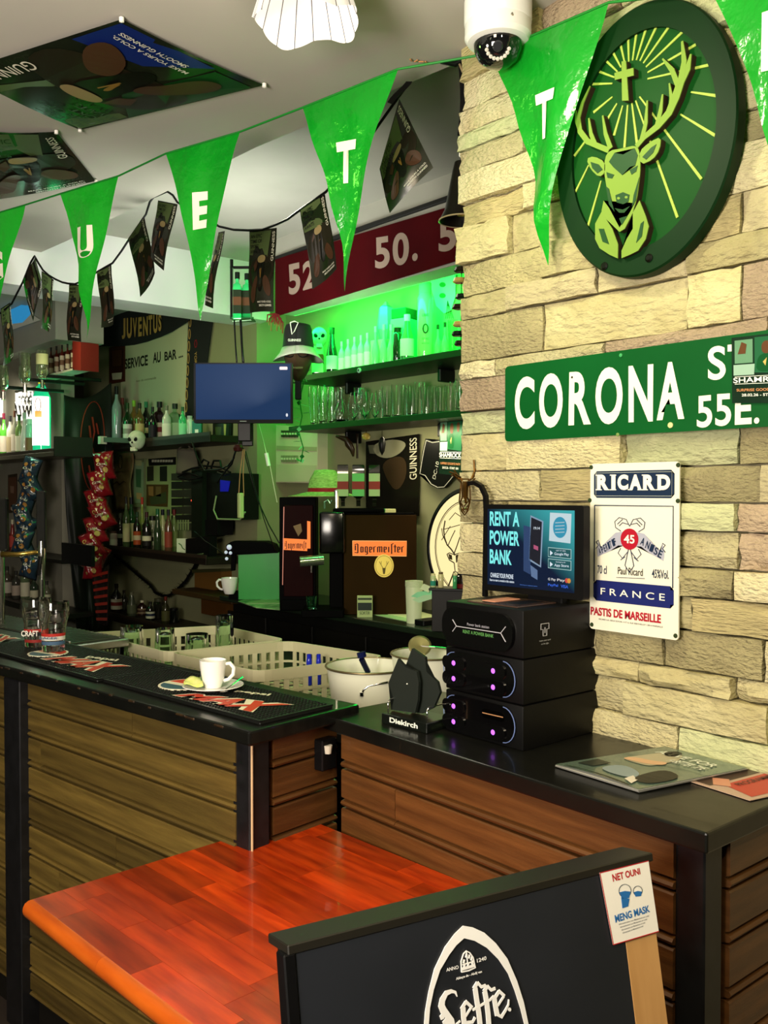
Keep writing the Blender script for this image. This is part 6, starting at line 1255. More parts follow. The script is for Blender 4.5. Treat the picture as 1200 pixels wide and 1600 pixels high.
# ------------------------------------------------------------------ racks, buckets
rkm = mat('rack_plastic', 'cfc9a4', .5, noise=(3, 2), col2='bdb791')
ZRK = .92
def dish_rack(label, q, zr=1.06):
    c = [PZ(x, y, zr) for x, y in q]; o = thing('dish_rack', label, 'dish rack', (c[0].x, c[0].y, ZRK), group='glass racks behind the bar'); P = Pl(o)
    def loop(r, z):
        pts = []
        for i in range(4):
            p, a, b = c[i], c[i-1], c[(i+1) % 4]; d0 = (a-p).normalized()*r; d1 = (b-p).normalized()*r
            for t in (0, .25, .5, .75, 1): s = (p+d0).lerp(p, t).lerp(p.lerp(p+d1, t), t); pts.append(Vector((s.x, s.y, z)))
        return pts
    def band(z0, z1, name, th=.007):
        pts = loop(.05, 0); cen = sum(pts, Vector())/len(pts); n_ = len(pts); mb = MB()
        for k in range(n_):
            a, b = pts[k], pts[(k+1) % n_]; ai, bi = a+(cen-a).normalized()*th, b+(cen-b).normalized()*th
            mb.prism([(a.x, a.y), (b.x, b.y), (bi.x, bi.y), (ai.x, ai.y)], z0, z1)
        bmesh.ops.remove_doubles(mb.bm, verts=mb.bm.verts[:], dist=.0005); bmesh.ops.recalc_face_normals(mb.bm, faces=mb.bm.faces); return mb.build(name, rkm, P)
    band(zr-.036, zr, 'upper_band'); band(ZRK, ZRK+.022, 'lower_band'); band(ZRK+.062, ZRK+.070, 'middle_band', .005)
    base = MB().box((0, 0, 0), (.018, .004, zr-.036-ZRK-.022+.004)).build('slat', rkm, P); base_me = base.data; first = True
    for i in range(4):
        a, b = c[i], c[(i+1) % 4]; L_ = (b-a).length; d = (b-a).normalized(); inn = Vector((-d.y, d.x, 0)); cen = sum(c, Vector())/4
        if inn.dot(cen-a) < 0: inn = -inn
        n_ = int(L_/.034)
        for k in range(1, n_):
            s = base if first else base.copy()
            if not first: COL.objects.link(s)
            first = False; p = a+d*(L_*k/n_)+inn*.0045; s.location = (p.x, p.y, (ZRK+.022+zr-.036)/2); s.rotation_euler = (0, 0, math.atan2(d.y, d.x))
    mb = MB(); e1 = c[1]-c[0]; e2 = c[3]-c[0]
    for k in range(1, 9):
        p = c[0]+e1*k/9; mb.tube([Vector((p.x, p.y, ZRK+.012)), Vector(((p+e2).x, (p+e2).y, ZRK+.012))], .004, 4); p = c[0]+e2*k/9; mb.tube([Vector((p.x, p.y, ZRK+.012)), Vector(((p+e1).x, (p+e1).y, ZRK+.012))], .004, 4)
    g = mb.build('floor_grid', rkm, P); g['kind'] = 'stuff'; return o
dish_rack('cream plastic glass rack holding upturned tumblers behind the bar', ((140, 988), (260, 1019), (448, 999), (345, 977)))
dish_rack('cream plastic glass rack, the empty one next to the white bucket', ((264, 1019), (402, 1049), (604, 1025), (452, 1001)))
for i, (x, y, h, r, l_) in enumerate(((206, 1005, 27, 21, 'upturned ribbed tumbler at the tap end of the glass rack'), (258, 1011, 29, 18, 'second upturned tumbler in the glass rack'), (308, 1014, 24, 21, 'low upturned tumbler in the glass rack beside the tall one'), (351, 1008, 47, 16.5, 'tall upturned glass reflecting green in the glass rack'))):
    p = PZ(x, y+12, 1.02); k = scale_at(p); p.z = ZRK+.018; top_ = PD(x, y-h, scale_at(p)*F).z; glassware(l_, p, top_-p.z, r*k, 'tumbler', 'tumblers in the glass rack', flip=True, tint='e8ffe8')
for i, (x, w__) in enumerate(((483, 9), (498, 8))):
    p = PZ(x, 1052, .98); p.z = ZRK+.018; k = scale_at(p); bottle('%s small blue plastic bottle standing in the empty rack' % ORD[i], 0, 0, 0, (PD(x, 1022, k*F).z-p.z)/k, w__, 'jar', '1a28c0', '1a28c0', None, 'blue bottles in the rack', at=p, name='plastic_bottle')
enam = mat('enamel_white', 'dcdcc6', .3, coat=.3)
def bucket(label, px, py, zr, rpx, hb):
    p = PZ(px, py, zr); k = scale_at(p); R = rpx*k; o = thing('bucket', label, 'bucket', (p.x, p.y, ZRK)); H = zr-ZRK
    MB().lathe([(0, .004), (R*.78, .0), (R*.80, .01), (R*.97, H), (R*.955, H), (R*.79, .012), (0, .012)], 48).build('bucket_wall', enam, o, smooth='auto')
    MB().tube([(R*.985*math.cos(a*PI/24), R*.985*math.sin(a*PI/24), H) for a in range(48)], .0035, 6, cyc=True).build('rim', mat('rim_steel', '8a7a5a', .3, .8), o, smooth=True); return o, p, R, H, k
b1, p1_, R1, H1, kb = bucket('white enamel bucket with steel rim and wire handle beside the napkin holder', 576, 1040, 1.09, 68, .2)
P = Pl(b1); fp = lambda x, y, d=0: PD(x, y, kb*F-R1*.9+d)
MB().tube([fp(565, 1086), fp(568, 1078), fp(576, 1072), fp(590, 1069), fp(606, 1066)], .0035, 8).build('handle', CHROME, P, smooth=True); MB().lathe([(0, -.006), (.006, -.005), (.006, .006), (0, .007)], 10, at=tuple(fp(565, 1085))).build('handle_hook', CHROME, P)
to = thing('opener_tool', 'dark blue handled tool sticking out of the white bucket', 'tool', tuple(PD(560, 1025, kb*F))); P = Pl(to)
MB().tube([PD(575, 1050, kb*F+.03), PD(565, 1030, kb*F+.0)], .009, 10).build('handle', flat('101430', .3), P); MB().tube([PD(566, 1027, kb*F), PD(564, 1019, kb*F)], .014, 10).build('knob', flat('0c1440', .3), P)
b2, p2_, R2_, H2, k2_ = bucket('second white enamel bucket behind the napkin holder and the black station', 668, 1021, 1.12, 58, .2)
li = thing('strainer', 'brass-coloured round strainer resting on the rear white bucket', 'strainer', tuple(PD(655, 1010, k2_*F))); P = Pl(li)
pr_p = PD(656, 1010, k2_*F-.02); MB().lathe([(0, -.004), (.034, -.002), (.036, .004), (.03, .006), (0, .004)], 24, at=tuple(pr_p), M=Matrix.Rotation(.9, 4, tuple(RT))).build('disc', mat('brass_disc', '8a8456', .35, .7), P); MB().tube([pr_p, PD(680, 1012, k2_*F-.03), PD(700, 1014, k2_*F-.03)], .004, 8).build('handle', CHROME, P)
# ------------------------------------------------------------------ beer tap
tp_ = PZ(66, 978, ZL-.01); kt = scale_at(tp_)
bt = thing('beer_tap', 'black and chrome beer tap tower standing at the drip tray', 'beer tap', tuple(tp_), axes=CA); hh = lambda y: PD(66, y, kt*F).z-tp_.z
MB().tube([(0, 0, 0), (0, hh(905), 0)], .010, 14).build('column', CHROME, bt); MB().tube([(0, hh(905), 0), (0, hh(878), 0), (0, hh(862), 0), (0, hh(845), 0)], [.008, .014, .017, .012], 16).build('tap_body', CHROME, bt, smooth='auto')
MB().box((0, hh(812), 0), (14*kt, hh(765)-hh(855), .02), .004).build('handle', mat('tap_handle', '1a1b1a', .2, coat=.5), bt); MB().tube([(0, hh(862), 0), (-.10, hh(866), .0), (-.16, hh(866), .0)], [.008, .009, .012], 12).build('barrel', mat('gold_chrome', 'b89a4a', .2, .9), bt, smooth=True)
MB().tube([(0, hh(870), .01), (.0, hh(880), .02), (-.006, hh(898), .02)], [.009, .008, .006], 10).build('spout', BLACK, bt)
bt2 = thing('beer_tap', 'dark second beer tap tower cut by the frame edge', 'beer tap', tuple(PZ(3, 975, ZL-.01)), axes=CA)
MB().tube([(0, 0, 0), (0, hh(860), 0)], .012, 14).build('column', CHROME, bt2); MB().box((.0, hh(820), 0), (22*kt, hh(778)-hh(862), .03), .005).build('handle', mat('tap_handle', '1a1b1a', .2), bt2)
# ------------------------------------------------------------------ wall behind: shelves
W1 = 2.85
for zz, nm, x0, x1 in ((1.945, 'upper wall shelf of the service wall, carrying spirit bottles above the skull rod', 166, 333), (1.25, 'middle wall shelf of the service wall, carrying liqueur bottles', 163, 326), (.80, 'lowest wall shelf of the service wall, carrying tall wine and spirit bottles', 150, 300)):
    s_ = thing('wall_shelf', nm, 'shelf', (0, 0, 0)); a, b = PX(x0, 700, 2.6).y, PX(x1, 700, 2.6).y
    MB().box((2.715, (a+b)/2, zz-.02), (.27, abs(a-b), .04), .003).build('board', flat('1e1712', .5), s_)
    MB().box((2.584, (a+b)/2, zz-.008), (.008, abs(a-b), .05), .001).build('front_lip', flat('2b211a', .45), s_)
sp_ = lambda x, Z, X=2.69: spot(x, X, Z)
def rowb(lst, Z, where, grp, base):
    for i, (x, ytop, w, sty, col, cap, lab, lab2, d) in enumerate(lst):
        p = sp_(x, Z, 2.66+.07*(i % 2)); k = scale_at(p); h = ((770-ytop)*k+CH-Z)/k
        bottle('%s, %s bottle from the black flag on the %s' % (d, ORD[i], where), 0, 0, 0, h, w, sty, col, cap, lab, grp, at=p, lab2=lab2)
rowb([(183, 604, 15, 'spirit', '7a8a86', '101012', None, None, 'tall pale bottle with pourer'), (192, 622, 13, 'spirit', '5a3a30', '5a1414', 'b8b090', '6a5a4a', 'red-capped whisky'), (200, 630, 14, 'wine', '0e2a10', '1c3a14', 'c8c8b8', '8a8a7a', 'green glass'),
      (210, 626, 14, 'spirit', '6a4c22', '7aa02a', '7a5a2c', None, 'amber glass with lime cap'), (219, 630, 14, 'spirit', '5a4a22', '241a12', 'b0a46a', None, 'yellow-labelled'), (229, 628, 14, 'spirit', '101410', '1a6a44', '12140f', 'c8c080', 'green-capped black'),
      (239, 636, 13, 'wine', '0c0c10', '101014', '1c1a20', None, 'short dark'), (250, 628, 18, 'square', '1e1012', '0c0c12', 'b8a890', '6a1c1c', 'wide dark-capped'), (261, 634, 14, 'spirit', 'b8c0b0', '6a6a5a', 'd8d8c8', None, 'clear silver'),
      (274, 631, 18, 'square', '5a7a52', '1a241a', '9ab88a', None, 'square greenish'), (286, 636, 12, 'spirit', '3ab070', '2a5a3a', '8ae0a8', None, 'bright green'), (297, 650, 10, 'jar', 'd0d8d4', 'a8b0ac', None, None, 'steel shaker')], 1.945, 'upper wall shelf', 'spirits on the upper wall shelf', 690)
tb_ = thing('teal_box', 'small teal box at the monitor end of the upper wall shelf', 'box', tuple(sp_(309, 1.945)), RC); MB().box((0, 0, .05), (.055, .05, .10), .003).build('carton_body', flat('1a7a6a', .4), tb_); MB().box((0, -.026, .04), (.02, .001, .02)).build('label', WHITE, tb_)
rowb([(177, 830, 12, 'jar', 'b89a9a', '5a3a3a', 'c8b8b0', None, 'small pinkish'), (188, 802, 13, 'spirit', '1a1612', '4a4a44', '14120f', '8a8a7a', 'black-labelled'), (197, 776, 11, 'wine', '3a4a2a', '141414', 'b8b080', None, 'slim black-capped'), (205, 777, 15, 'wine', '0e3a18', '0c0c14', 'b8b07a', None, 'green glass'),
      (214, 800, 12, 'spirit', '1c1a12', '24402a', 'a84a20', 'c8b890', 'orange-labelled'), (222, 777, 11, 'flask', '7a8a3a', 'a02a1a', '8a9a4a', None, 'red-capped yellow'), (229, 800, 14, 'spirit', '14120e', '3a1a1a', '1a1814', 'd0c8a8', 'dark glass'), (238, 806, 13, 'jar', '8a8a70', '1a1a14', 'd0ccb0', '2a2a22', 'pale lettered'),
      (246, 795, 12, 'slim', '2a3a24', '1a5a34', None, None, 'green-capped'), (254, 796, 14, 'spirit', 'a8a878', '0c1220', 'c8c490', None, 'cream-labelled'), (263, 796, 12, 'spirit', '5a3a2a', '14141c', '8a3a2c', None, 'red-labelled'), (272, 796, 13, 'spirit', '5a6a3a', '5a1414', '6a7a44', None, 'olive-labelled')], 1.25, 'middle wall shelf', 'liqueurs on the middle wall shelf', 858)
cdl = thing('small_sign_card', 'small white card with a green squiggle at the end of the middle wall shelf', 'card', tuple(sp_(284, 1.25)), axes=CA); MB().box((0, .045, 0), (.065, .09, .006), .001).build('card', flat('c8ccb0'), cdl); strokes(mb := MB(), [(-.02, .06), (-.005, .05), (.005, .03), (.02, .02)], .006, .003, .004); mb.build('squiggle_print', flat('3a6a2a'), cdl)
rowb([(181, 912, 17, 'wine', '140c0a', '14100c', 'a8a090', '6a1c18', 'dark wine'), (193, 922, 13, 'wine', '1c1c14', '2a2418', '2a2a20', None, 'olive glass'), (205, 925, 15, 'slim', '3a4030', '5a5a44', '4a5038', None, 'broad-shouldered'), (221, 938, 15, 'spirit', '2a1410', 'd0ccb0', '7a6a50', '3a2418', 'white-capped'), (234, 940, 14, 'spirit', '14140e', '1a1a14', 'b8b8a0', '16203a', 'blue-labelled'),
      (247, 935, 17, 'jar', '1a1a12', '3a3a2a', None, None, 'bulky dark'), (258, 932, 13, 'wine', '2a2a16', '5a1a12', '4a4a2a', None, 'red-topped'), (271, 950, 16, 'jar', '101410', '0c0c0c', None, None, 'short black')], .80, 'lowest wall shelf', 'bottles on the lowest wall shelf', 978)
# black tinsel swag
tn = thing('tinsel_garland', 'black tinsel garland swagging across the wall beneath the middle shelf', 'garland', tuple(PX(240, 920, 2.80))); P = Pl(tn)
gp_pts = [(180, 868), (192, 878), (205, 889), (220, 902), (235, 914), (243, 926), (254, 931), (264, 931), (276, 922), (290, 908), (300, 892), (306, 882)]
g3 = [PX(x, y, 2.80) for x, y in gp_pts]; MB().tube(g3, .01, 6).build('core', BLACK, P); mb = MB(); Rt = random.Random(9)
for k in range(420):
    t = Rt.random()*(len(g3)-1.001); i = int(t); p = g3[i].lerp(g3[i+1], t-i); d = Vector((Rt.gauss(0, .5), Rt.gauss(0, 1), Rt.gauss(0, 1))).normalized()*.035; q = d.orthogonal().normalized()*.003; mb.sheet([p-q, p+q, p+d])
o_ = mb.build('tinsel', mat('tinsel', '0c0e0a', .25, .3), P); o_['kind'] = 'stuff'
# scarves and signs on the service wall
XW = 2.835
jv = thing('football_scarf', 'black football scarf with gold capitals curved over the service sign', 'scarf', tuple(PX(155, 545, XW))); P = Pl(jv)
mp = [(150, 492, 542), (170, 490, 541), (190, 489, 541), (210, 488, 539), (230, 487, 534), (250, 486, 527), (270, 485, 518), (290, 484, 505), (300, 484, 497)]
def scf(a, b):
    t = a*(len(mp)-1); i = min(int(t), len(mp)-2); t -= i; x = mp[i][0]*(1-t)+mp[i+1][0]*t; y0 = mp[i][1]*(1-t)+mp[i+1][1]*t-25; y1 = mp[i][2]*(1-t)+mp[i+1][2]*t; p = PX(x, y0*(1-b)+y1*b, XW-.01-.008*math.sin(a*30)*b); return p
MB().grid(scf, 24, 6).build('knit', mat('scarf_black', '0c0c0e', .9, bump=(200, .4, .002)), P, smooth=True, solid=.004)
gd_ = flat('b08a4a', .7); Pj = Pl(jv, (XW-.022, 0, 0), WALLAX)
for ch_, (x0, x1, t0, b0) in zip('JUVENTUS', ((190.5, 196, 498, 530), (198, 206, 497, 529), (207.5, 214, 497, 527), (216, 221.5, 496, 526), (223.5, 231, 495, 525), (232, 238, 493, 523), (239.5, 246, 492, 521), (247.5, 252, 490, 518))):
    quadtext(ch_, gd_, Pj, ((x0, t0), (x1, t0-1), (x1, b0-1), (x0, b0)), .001, .04)
sc2 = thing('hanging_scarf', 'narrow black scarf with gold ring pattern hanging beside the service sign', 'scarf', tuple(PX(306, 655, XW)), axes=WALLAX)
MB().prism(uvs(sc2, [(295, 470), (336, 470), (322, 575), (312, 650), (289, 655), (292, 560)]), -.004, 0).build('knit', mat('scarf_black', '0c0c0e', .9), sc2)
mb = MB()
for k in range(8): y = 503+k*19; c_ = uv(sc2, 297-k*.9, y); ring(mb, c_[0], c_[1], .016, .034, .006, 0, .0015, 16)
mb.build('ring_pattern', gd_, sc2); c_ = uv(sc2, 306, 537); ring(mb2 := MB(), c_[0], c_[1], .02, .028, .008, 0, .0015, 6); mb2.build('red_badge_print', flat('7a1420'), sc2); text('YOR', gd_, sc2, *uv(sc2, 306, 559), .075, .03, .0015, .01, rot=-PI/2)
sv = thing('service_board', 'pale board reading service at the bar, on the wall above the upper shelf', 'sign', tuple(PX(195, 630, XW)), axes=WALLAX)
MB().prism(uvs(sv, [(188, 520), (293, 497), (291, 652), (188, 680)]), -.012, -.004).build('board', mat('service_board', 'b5b491', .7), sv)
dkt = flat('14160f', .6)
for wd_, q in (('SERVICE', ((195, 561), (231, 554), (231, 571), (195, 577))), ('AU', ((239, 551), (251, 549), (251, 566), (239, 568))), ('BAR', ((257, 550), (276, 545), (276, 561), (257, 564))), ('...', ((279, 557), (286, 555), (286, 558), (279, 560)))): quadtext(wd_, dkt, sv, q, -.0035, .03)
quadtext('bon de commande', flat('6a6a4c'), sv, ((213, 594), (244, 588), (244, 592), (213, 597)), -.0035, .01)
def framed(name, label, q, X, col, art, cat='picture'):
    o = thing(name, label, cat, tuple(PX(q[3][0], q[3][1], X)), axes=WALLAX); pts = uvs(o, q); MB().prism(pts, -.015, -.002).build('frame', flat(col, .4), o); c = sum((Vector(p) for p in pts), Vector((0, 0)))/4
    MB().prism([tuple(c+(Vector(p)-c)*.84) for p in pts], -.002, 0).build('picture', flat(art[0], .4), o)
    for i, (a, x0, y0, x1, y1) in enumerate(art[1:]):
        e = [Vector(p) for p in (pts[0], pts[1], pts[2], pts[3])]; f = lambda s, t: tuple((e[0]*(1-s)+e[1]*s)*(1-t)+(e[3]*(1-s)+e[2]*s)*t)
        MB().prism([f(x0, y0), f(x1, y0+.02), f(x1-.03, y1), f(x0+.04, y1-.02)], 0, .001).build('print', flat(a, .4), o)
    return o
framed('framed_picture', 'brown framed picture with a white lower label beside the service board', ((170, 543), (195, 539), (195, 596), (170, 600)), XW, '4a2414', ('3a1c14', ('5a3020', .2, .1, .8, .55), ('c8c0a8', .2, .72, .82, .92)))
framed('framed_picture', 'small dark framed picture with a curved yellow shape below the monitor', ((332, 660), (361, 658), (360, 694), (332, 697)), XW, '0c0c0a', ('14160f', ('3a4a20', .15, .2, .5, .6), ('b0b060', .62, .1, .75, .8), ('8a8a5a', .2, .8, .5, .9)))
bdp = thing('photo_board', 'pale board with small photographs pinned on the wall beneath the upper shelf', 'notice board', tuple(PX(232, 800, XW)), axes=WALLAX); MB().prism(uvs(bdp, [(228, 718), (284, 714), (284, 812), (228, 812)]), -.008, -.001).build('board', flat('8a9a60', .6), bdp)
for q, c_ in ((((230, 729), (240, 728), (240, 751), (230, 752)), '2c3020'), (((250, 729), (261, 728), (261, 752), (250, 752)), '22281c'), (((229, 757), (263, 757), (262, 792), (229, 790)), '4a3a1c'), (((232, 717), (275, 714), (275, 726), (233, 728)), '14160f'), (((214, 718), (226, 717), (226, 728), (214, 729)), '8a4a3a')):
    MB().prism(uvs(bdp, q), 0, .002).build('photograph', flat(c_, .4), bdp)
for q, c_ in ((((232, 760), (240, 760), (240, 775), (233, 774)), '8a6a3a'), (((244, 760), (252, 760), (252, 776), (244, 775)), '6a5a34'), (((234, 778), (260, 768), (261, 786), (236, 789)), '3a4428')): MB().prism(uvs(bdp, q), .002, .003).build('photo_print', flat(c_, .4), bdp)
for k in range(8): MB().prism(uvs(bdp, [(238+k*4.2, 718.5), (241+k*4.2, 718.3), (241+k*4.2, 722), (238+k*4.2, 722.3)]), .002, .004).build('white_mark', flat('a8a890'), bdp)
pr_ = thing('parchment', 'brown parchment sheet with script hanging beneath the rod with the skull', 'parchment', tuple(PX(190, 790, 2.80)), axes=WALLAX)
MB().grid(lambda a, b: (*uv(pr_, 178+a*28+1.5*math.sin(b*9), 708+b*88), .01*math.sin(a*5+b*3)), 8, 12).build('sheet', mat('parchment', '9a8254', .8, noise=(20, 4), col2='7a6440'), pr_, smooth=True, solid=.002)
ring(mb := MB(), *uv(pr_, 191, 722), .035, .05, .004, .014, .016, 20); strokes(mb, uvs(pr_, [(180, 757), (186, 752), (190, 757), (196, 752), (200, 754)]), .005, .014, .016); strokes(mb, uvs(pr_, [(182, 738), (200, 736)]), .003, .014, .016); mb.build('script_print', flat('4a3a20'), pr_)
framed('bottle_poster', 'narrow poster showing a green bottle beside the parchment', ((208, 718), (225, 716), (225, 792), (208, 792)), XW-.01, '6a7450', ('7a8a6a', ('3a5a3a', .25, .2, .75, .6), ('9a9a6a', .2, .02, .8, .15), ('a88a5a', .3, .7, .8, .85)), 'poster')
# rod with skull
rdn = thing('wall_rod', 'grey square rod with black bracket carrying the green skull', 'rod', tuple(PX(165, 690, 2.45))); P = Pl(rdn)
MB().tube([PD(163, 687, 6.0), PD(207, 689, 5.9)], .022, 4).build('bar', mat('rod_steel', '3a3a30', .5, .3), P); MB().tube([PD(160, 682, 6.0), PD(160, 694, 6.0)], .03, 4).build('end_cap', flat('b8bcac', .3), P); MB().box(tuple(PD(167, 697, 6.05)), (.05, .06, .10), .004).build('bracket', BLACK, P)
skull('skull', 'greenish skull hanging at the end of the grey rod before the upper shelf', PD(214, 686, 5.75), .115, PI+.55)
# crisp bags
def bags(name, label, pts, d, col, spots, w, hgt, seed):
    o = thing(name, label, 'snack bags', tuple(PD(*pts[0], d))); P = Pl(o); Rb = random.Random(seed); MB().tube([PD(pts[0][0], pts[0][1]-16, d+.05)]+[PD(x, y, d+.05) for x, y in pts], .006, 5).build('hanging_strip', flat('8a8a70'), P)
    for i, (x, y) in enumerate(pts):
        k = d/F; c = PD(x, y, d-.02*(i % 2)); a = Rb.uniform(-.5, .5); u_ = RT*math.cos(a)+UP*math.sin(a); v_ = UP*math.cos(a)-RT*math.sin(a); n_ = -FW
        def bf(s, t, o_=0, c=c, u_=u_, v_=v_, n_=n_, ph=i): b_ = 4*s*(1-s)*4*t*(1-t); return c+u_*((s-.5)*w*k*(1-.12*math.sin(PI*t)))+v_*((t-.5)*hgt*k)+n_*(b_**.5*.05+.010*math.sin(s*13+t*9+ph)*b_+.006*math.sin(t*31+s*17)*b_+o_)
        bg = MB().grid(bf, 14, 14).build('crisp_bag', mat('foil_'+col, col, .18, noise=(9, 4), col2=spots[0], coat=.6, bump=(14, .9, .01)), P, smooth=True, solid=.003)
        polys = [[(cx_+r_*math.cos(q*PI/5), cy_+r_*.8*math.sin(q*PI/5)) for q in range(10)] for cx_, cy_, r_ in ((.3, .7, .10), (.65, .35, .13), (.72, .75, .07), (.3, .25, .07))]
        print_(P, lambda s, t, o_: bf(s, t, o_+.006), spots[1], polys, .001, name='crisp_print')
        ptext(P, lambda s, t, o_: bf(s, t, o_+.008), 'Chips', 'e0d8c0', .25, .7, .48, .60, .001)
bags('crisp_bag_strip', 'strip of crumpled red crisp bags hanging beside the black flag', [(163, 728), (156, 756), (152, 784), (160, 806), (150, 828), (145, 852), (150, 872), (146, 884)], 5.75, '6a0c14', ('8a1420', 'b89a5a'), 34, 44, 5)
bags('crisp_bag_strip', 'strip of crumpled blue and silver crisp bags hanging under the lit bottle', [(48, 735), (50, 762), (42, 782), (36, 806), (42, 826), (36, 846), (44, 868), (48, 884)], 5.7, '1a2c3c', ('2a3a4a', 'a8743a'), 30, 40, 8)
# flag
fg = thing('black_flag', 'dark green-black flag with a red stag emblem hanging in folds between the walls', 'flag', tuple(PD(135, 640, 6.3))); P = Pl(fg)
def ff(a, b):
    xl = [(100, 617), (99, 700), (103, 800), (112, 900), (120, 985)]; xr_ = [(174, 597), (176, 680), (172, 780), (166, 880), (160, 985)]
    t = b*4; i = min(int(t), 3); t -= i; l = (xl[i][0]*(1-t)+xl[i+1][0]*t, xl[i][1]*(1-t)+xl[i+1][1]*t); r = (xr_[i][0]*(1-t)+xr_[i+1][0]*t, xr_[i][1]*(1-t)+xr_[i+1][1]*t)
    sag = 14*math.sin(PI*a)*(1-b)**4; fold = .05*math.sin(a*9+b*4)*min(1, b*3+.2)+.03*math.sin(a*22-b*9)*b
    return PD(l[0]*(1-a)+r[0]*a, l[1]*(1-a)+r[1]*a+sag, 5.97+a*.35+fold*.6)
MB().grid(ff, 30, 24).build('cloth', mat('flag_cloth', '0d120c', .6, noise=(2, 2), col2='11180f'), P, smooth=True, solid=.003)
fo = lambda s, t, o_: ff(s, 1-t)-FW*(.03+o_)
em_ = [(.62+.24*math.cos(q*PI/16), .76-.20*math.sin(q*PI/16)) for q in range(33)]; mb = MB()
for (x0, y0), (x1, y1) in zip(em_, em_[1:]): mb.tube([fo(x0, y0, 0), fo(x1, y1, 0)], .004, 4)
for pl_s in (((.62, .88), (.66, .80), (.60, .74), (.68, .68)), ((.56, .84), (.60, .74)), ((.55, .66), (.60, .60), (.66, .62)), ((.70, .84), (.74, .78))): mb.tube([fo(x, y, 0) for x, y in pl_s], .007, 4)
mb.build('emblem_print', flat('7a2a1c', .7), P)
cb = thing('striped_cloth', 'black and red striped cloth hanging at the foot of the black flag', 'cloth', tuple(PD(157, 970, 5.6))); P = Pl(cb)
f = qmap([PD(143, 890, 5.72), PD(172, 884, 5.72), PD(170, 978, 5.6), PD(152, 975, 5.6)]); MB().grid(lambda a, b: f(a, b, .02*math.sin(a*8)), 10, 6).build('cloth', flat('140808', .9), P, smooth=True, solid=.003)
print_(P, f, '6a140c', [[(.05, t), (.95, t+.02), (.95, t+.07), (.05, t+.05)] for t in (.05, .18, .31, .44, .57, .70, .83)], .024, name='stripe')
# electronics
rt_ = thing('network_rack', 'stacked black network devices with red lights and loose cables on the service wall', 'electronics', tuple(PX(282, 830, 2.80)), axes=WALLAX); 
for k in range(7): MB().prism(uvs(rt_, [(281, 740+k*13), (313, 739+k*13), (313, 750+k*13), (281, 751+k*13)]), -.01, .06).build('device_unit', flat('1a1c16' if k % 2 else '2c2e24', .5), rt_)
for x, y in ((306, 774), (300, 782), (309, 792)): MB().lathe([(0, .004), (.007, .003), (.007, 0)], 10, at=(*uv(rt_, x, y, .06), .06)).build('indicator_light', glow('ff5a3a', 2.5), rt_)
for k in range(7): MB().prism(uvs(rt_, [(283+k*4, 812), (285+k*4, 812), (285+k*4, 828), (283+k*4, 828)]), .04, .063).build('plug', flat('7a8a5a'), rt_)
bgy = thing('grey_bag', 'grey cloth bag hanging over the network devices', 'bag', tuple(PX(296, 745, 2.74)), axes=WALLAX); MB().grid(lambda a, b: (*uv(bgy, 276+a*36+(1-b)*(8-a*20)*.6, 702+b*38), .06*math.sin(a*PI)), 10, 8).build('cloth', flat('5a5648', .8), bgy, smooth=True, solid=.003); MB().tube([(*uv(bgy, 284, 702), .02), (*uv(bgy, 295, 690), .02), (*uv(bgy, 303, 702), .02)], .006, 6).build('strap', flat('5a5648', .8), bgy)
bx_ = thing('power_supply_box', 'big black electrical box with tangled black cables below the monitor', 'electrical box', tuple(PX(312, 835, 2.74)), axes=WALLAX)
MB().prism(uvs(bx_, [(313, 732), (330, 736), (330, 838), (313, 840)]), -.09, .06).build('side_body', flat('0c140a', .5), bx_); MB().prism(uvs(bx_, [(330, 738), (383, 740), (383, 812), (330, 814)]), -.09, .03).build('cabinet', flat('0b0e0a', .5), bx_); MB().prism(uvs(bx_, [(330, 812), (350, 812), (350, 836), (330, 836)]), -.06, .04).build('lower_box', BLACK, bx_)
MB().prism(uvs(bx_, [(352, 750), (367, 752), (364, 768), (352, 768)]), .03, .034).build('blue_label', mat('blue_dim', '10148a', .4, emis='1014a0', es=.4), bx_)
mb = MB(); P = Pl(bx_)
for k, pts in enumerate((((312, 728), (318, 718), (326, 722), (322, 735)), ((330, 732), (334, 720), (344, 720), (346, 732)), ((285, 738), (300, 732), (320, 728), (345, 730), (360, 738)), ((278, 745), (290, 738), (305, 742), (315, 746), (295, 750), (280, 747)), ((352, 733), (360, 740), (350, 742), (340, 738)))): mb.tube([PX(x, y, 2.66) for x, y in pts], .006, 6)
mb.build('cable', BLACK, P); mb = MB(); mb.tube([PX(338, 775, 2.68), PX(334, 797, 2.68), PX(340, 811, 2.68), PX(375, 812, 2.68), PX(383, 800, 2.68)], .005, 6); mb.build('grey_cable', flat('8a9a70'), P)
dv = thing('card_reader', 'small black device under the end of the middle wall shelf', 'electronics', tuple(PX(300, 878, 2.66)), axes=WALLAX); MB().prism(uvs(dv, [(290, 842), (327, 838), (327, 872), (290, 878)]), -.05, 0).build('housing', BLACK, dv); MB().prism(uvs(dv, [(294, 868), (318, 864), (318, 866), (294, 870)]), 0, .002).build('light_strip', flat('5a6a4a', .3), dv)
wb = thing('wooden_box', 'light wooden box with black wires on the side shelf by the espresso machine', 'box', tuple(PX(304, 925, 2.78)), axes=WALLAX); MB().prism(uvs(wb, [(304, 894), (346, 892), (346, 921), (304, 926)]), -.12, 0).build('wood_body', flat('6a4a1e', .6), wb); MB().prism(uvs(wb, [(302, 890), (348, 889), (348, 893), (302, 895)]), -.12, .01).build('rim', flat('3a3a1c', .6), wb)
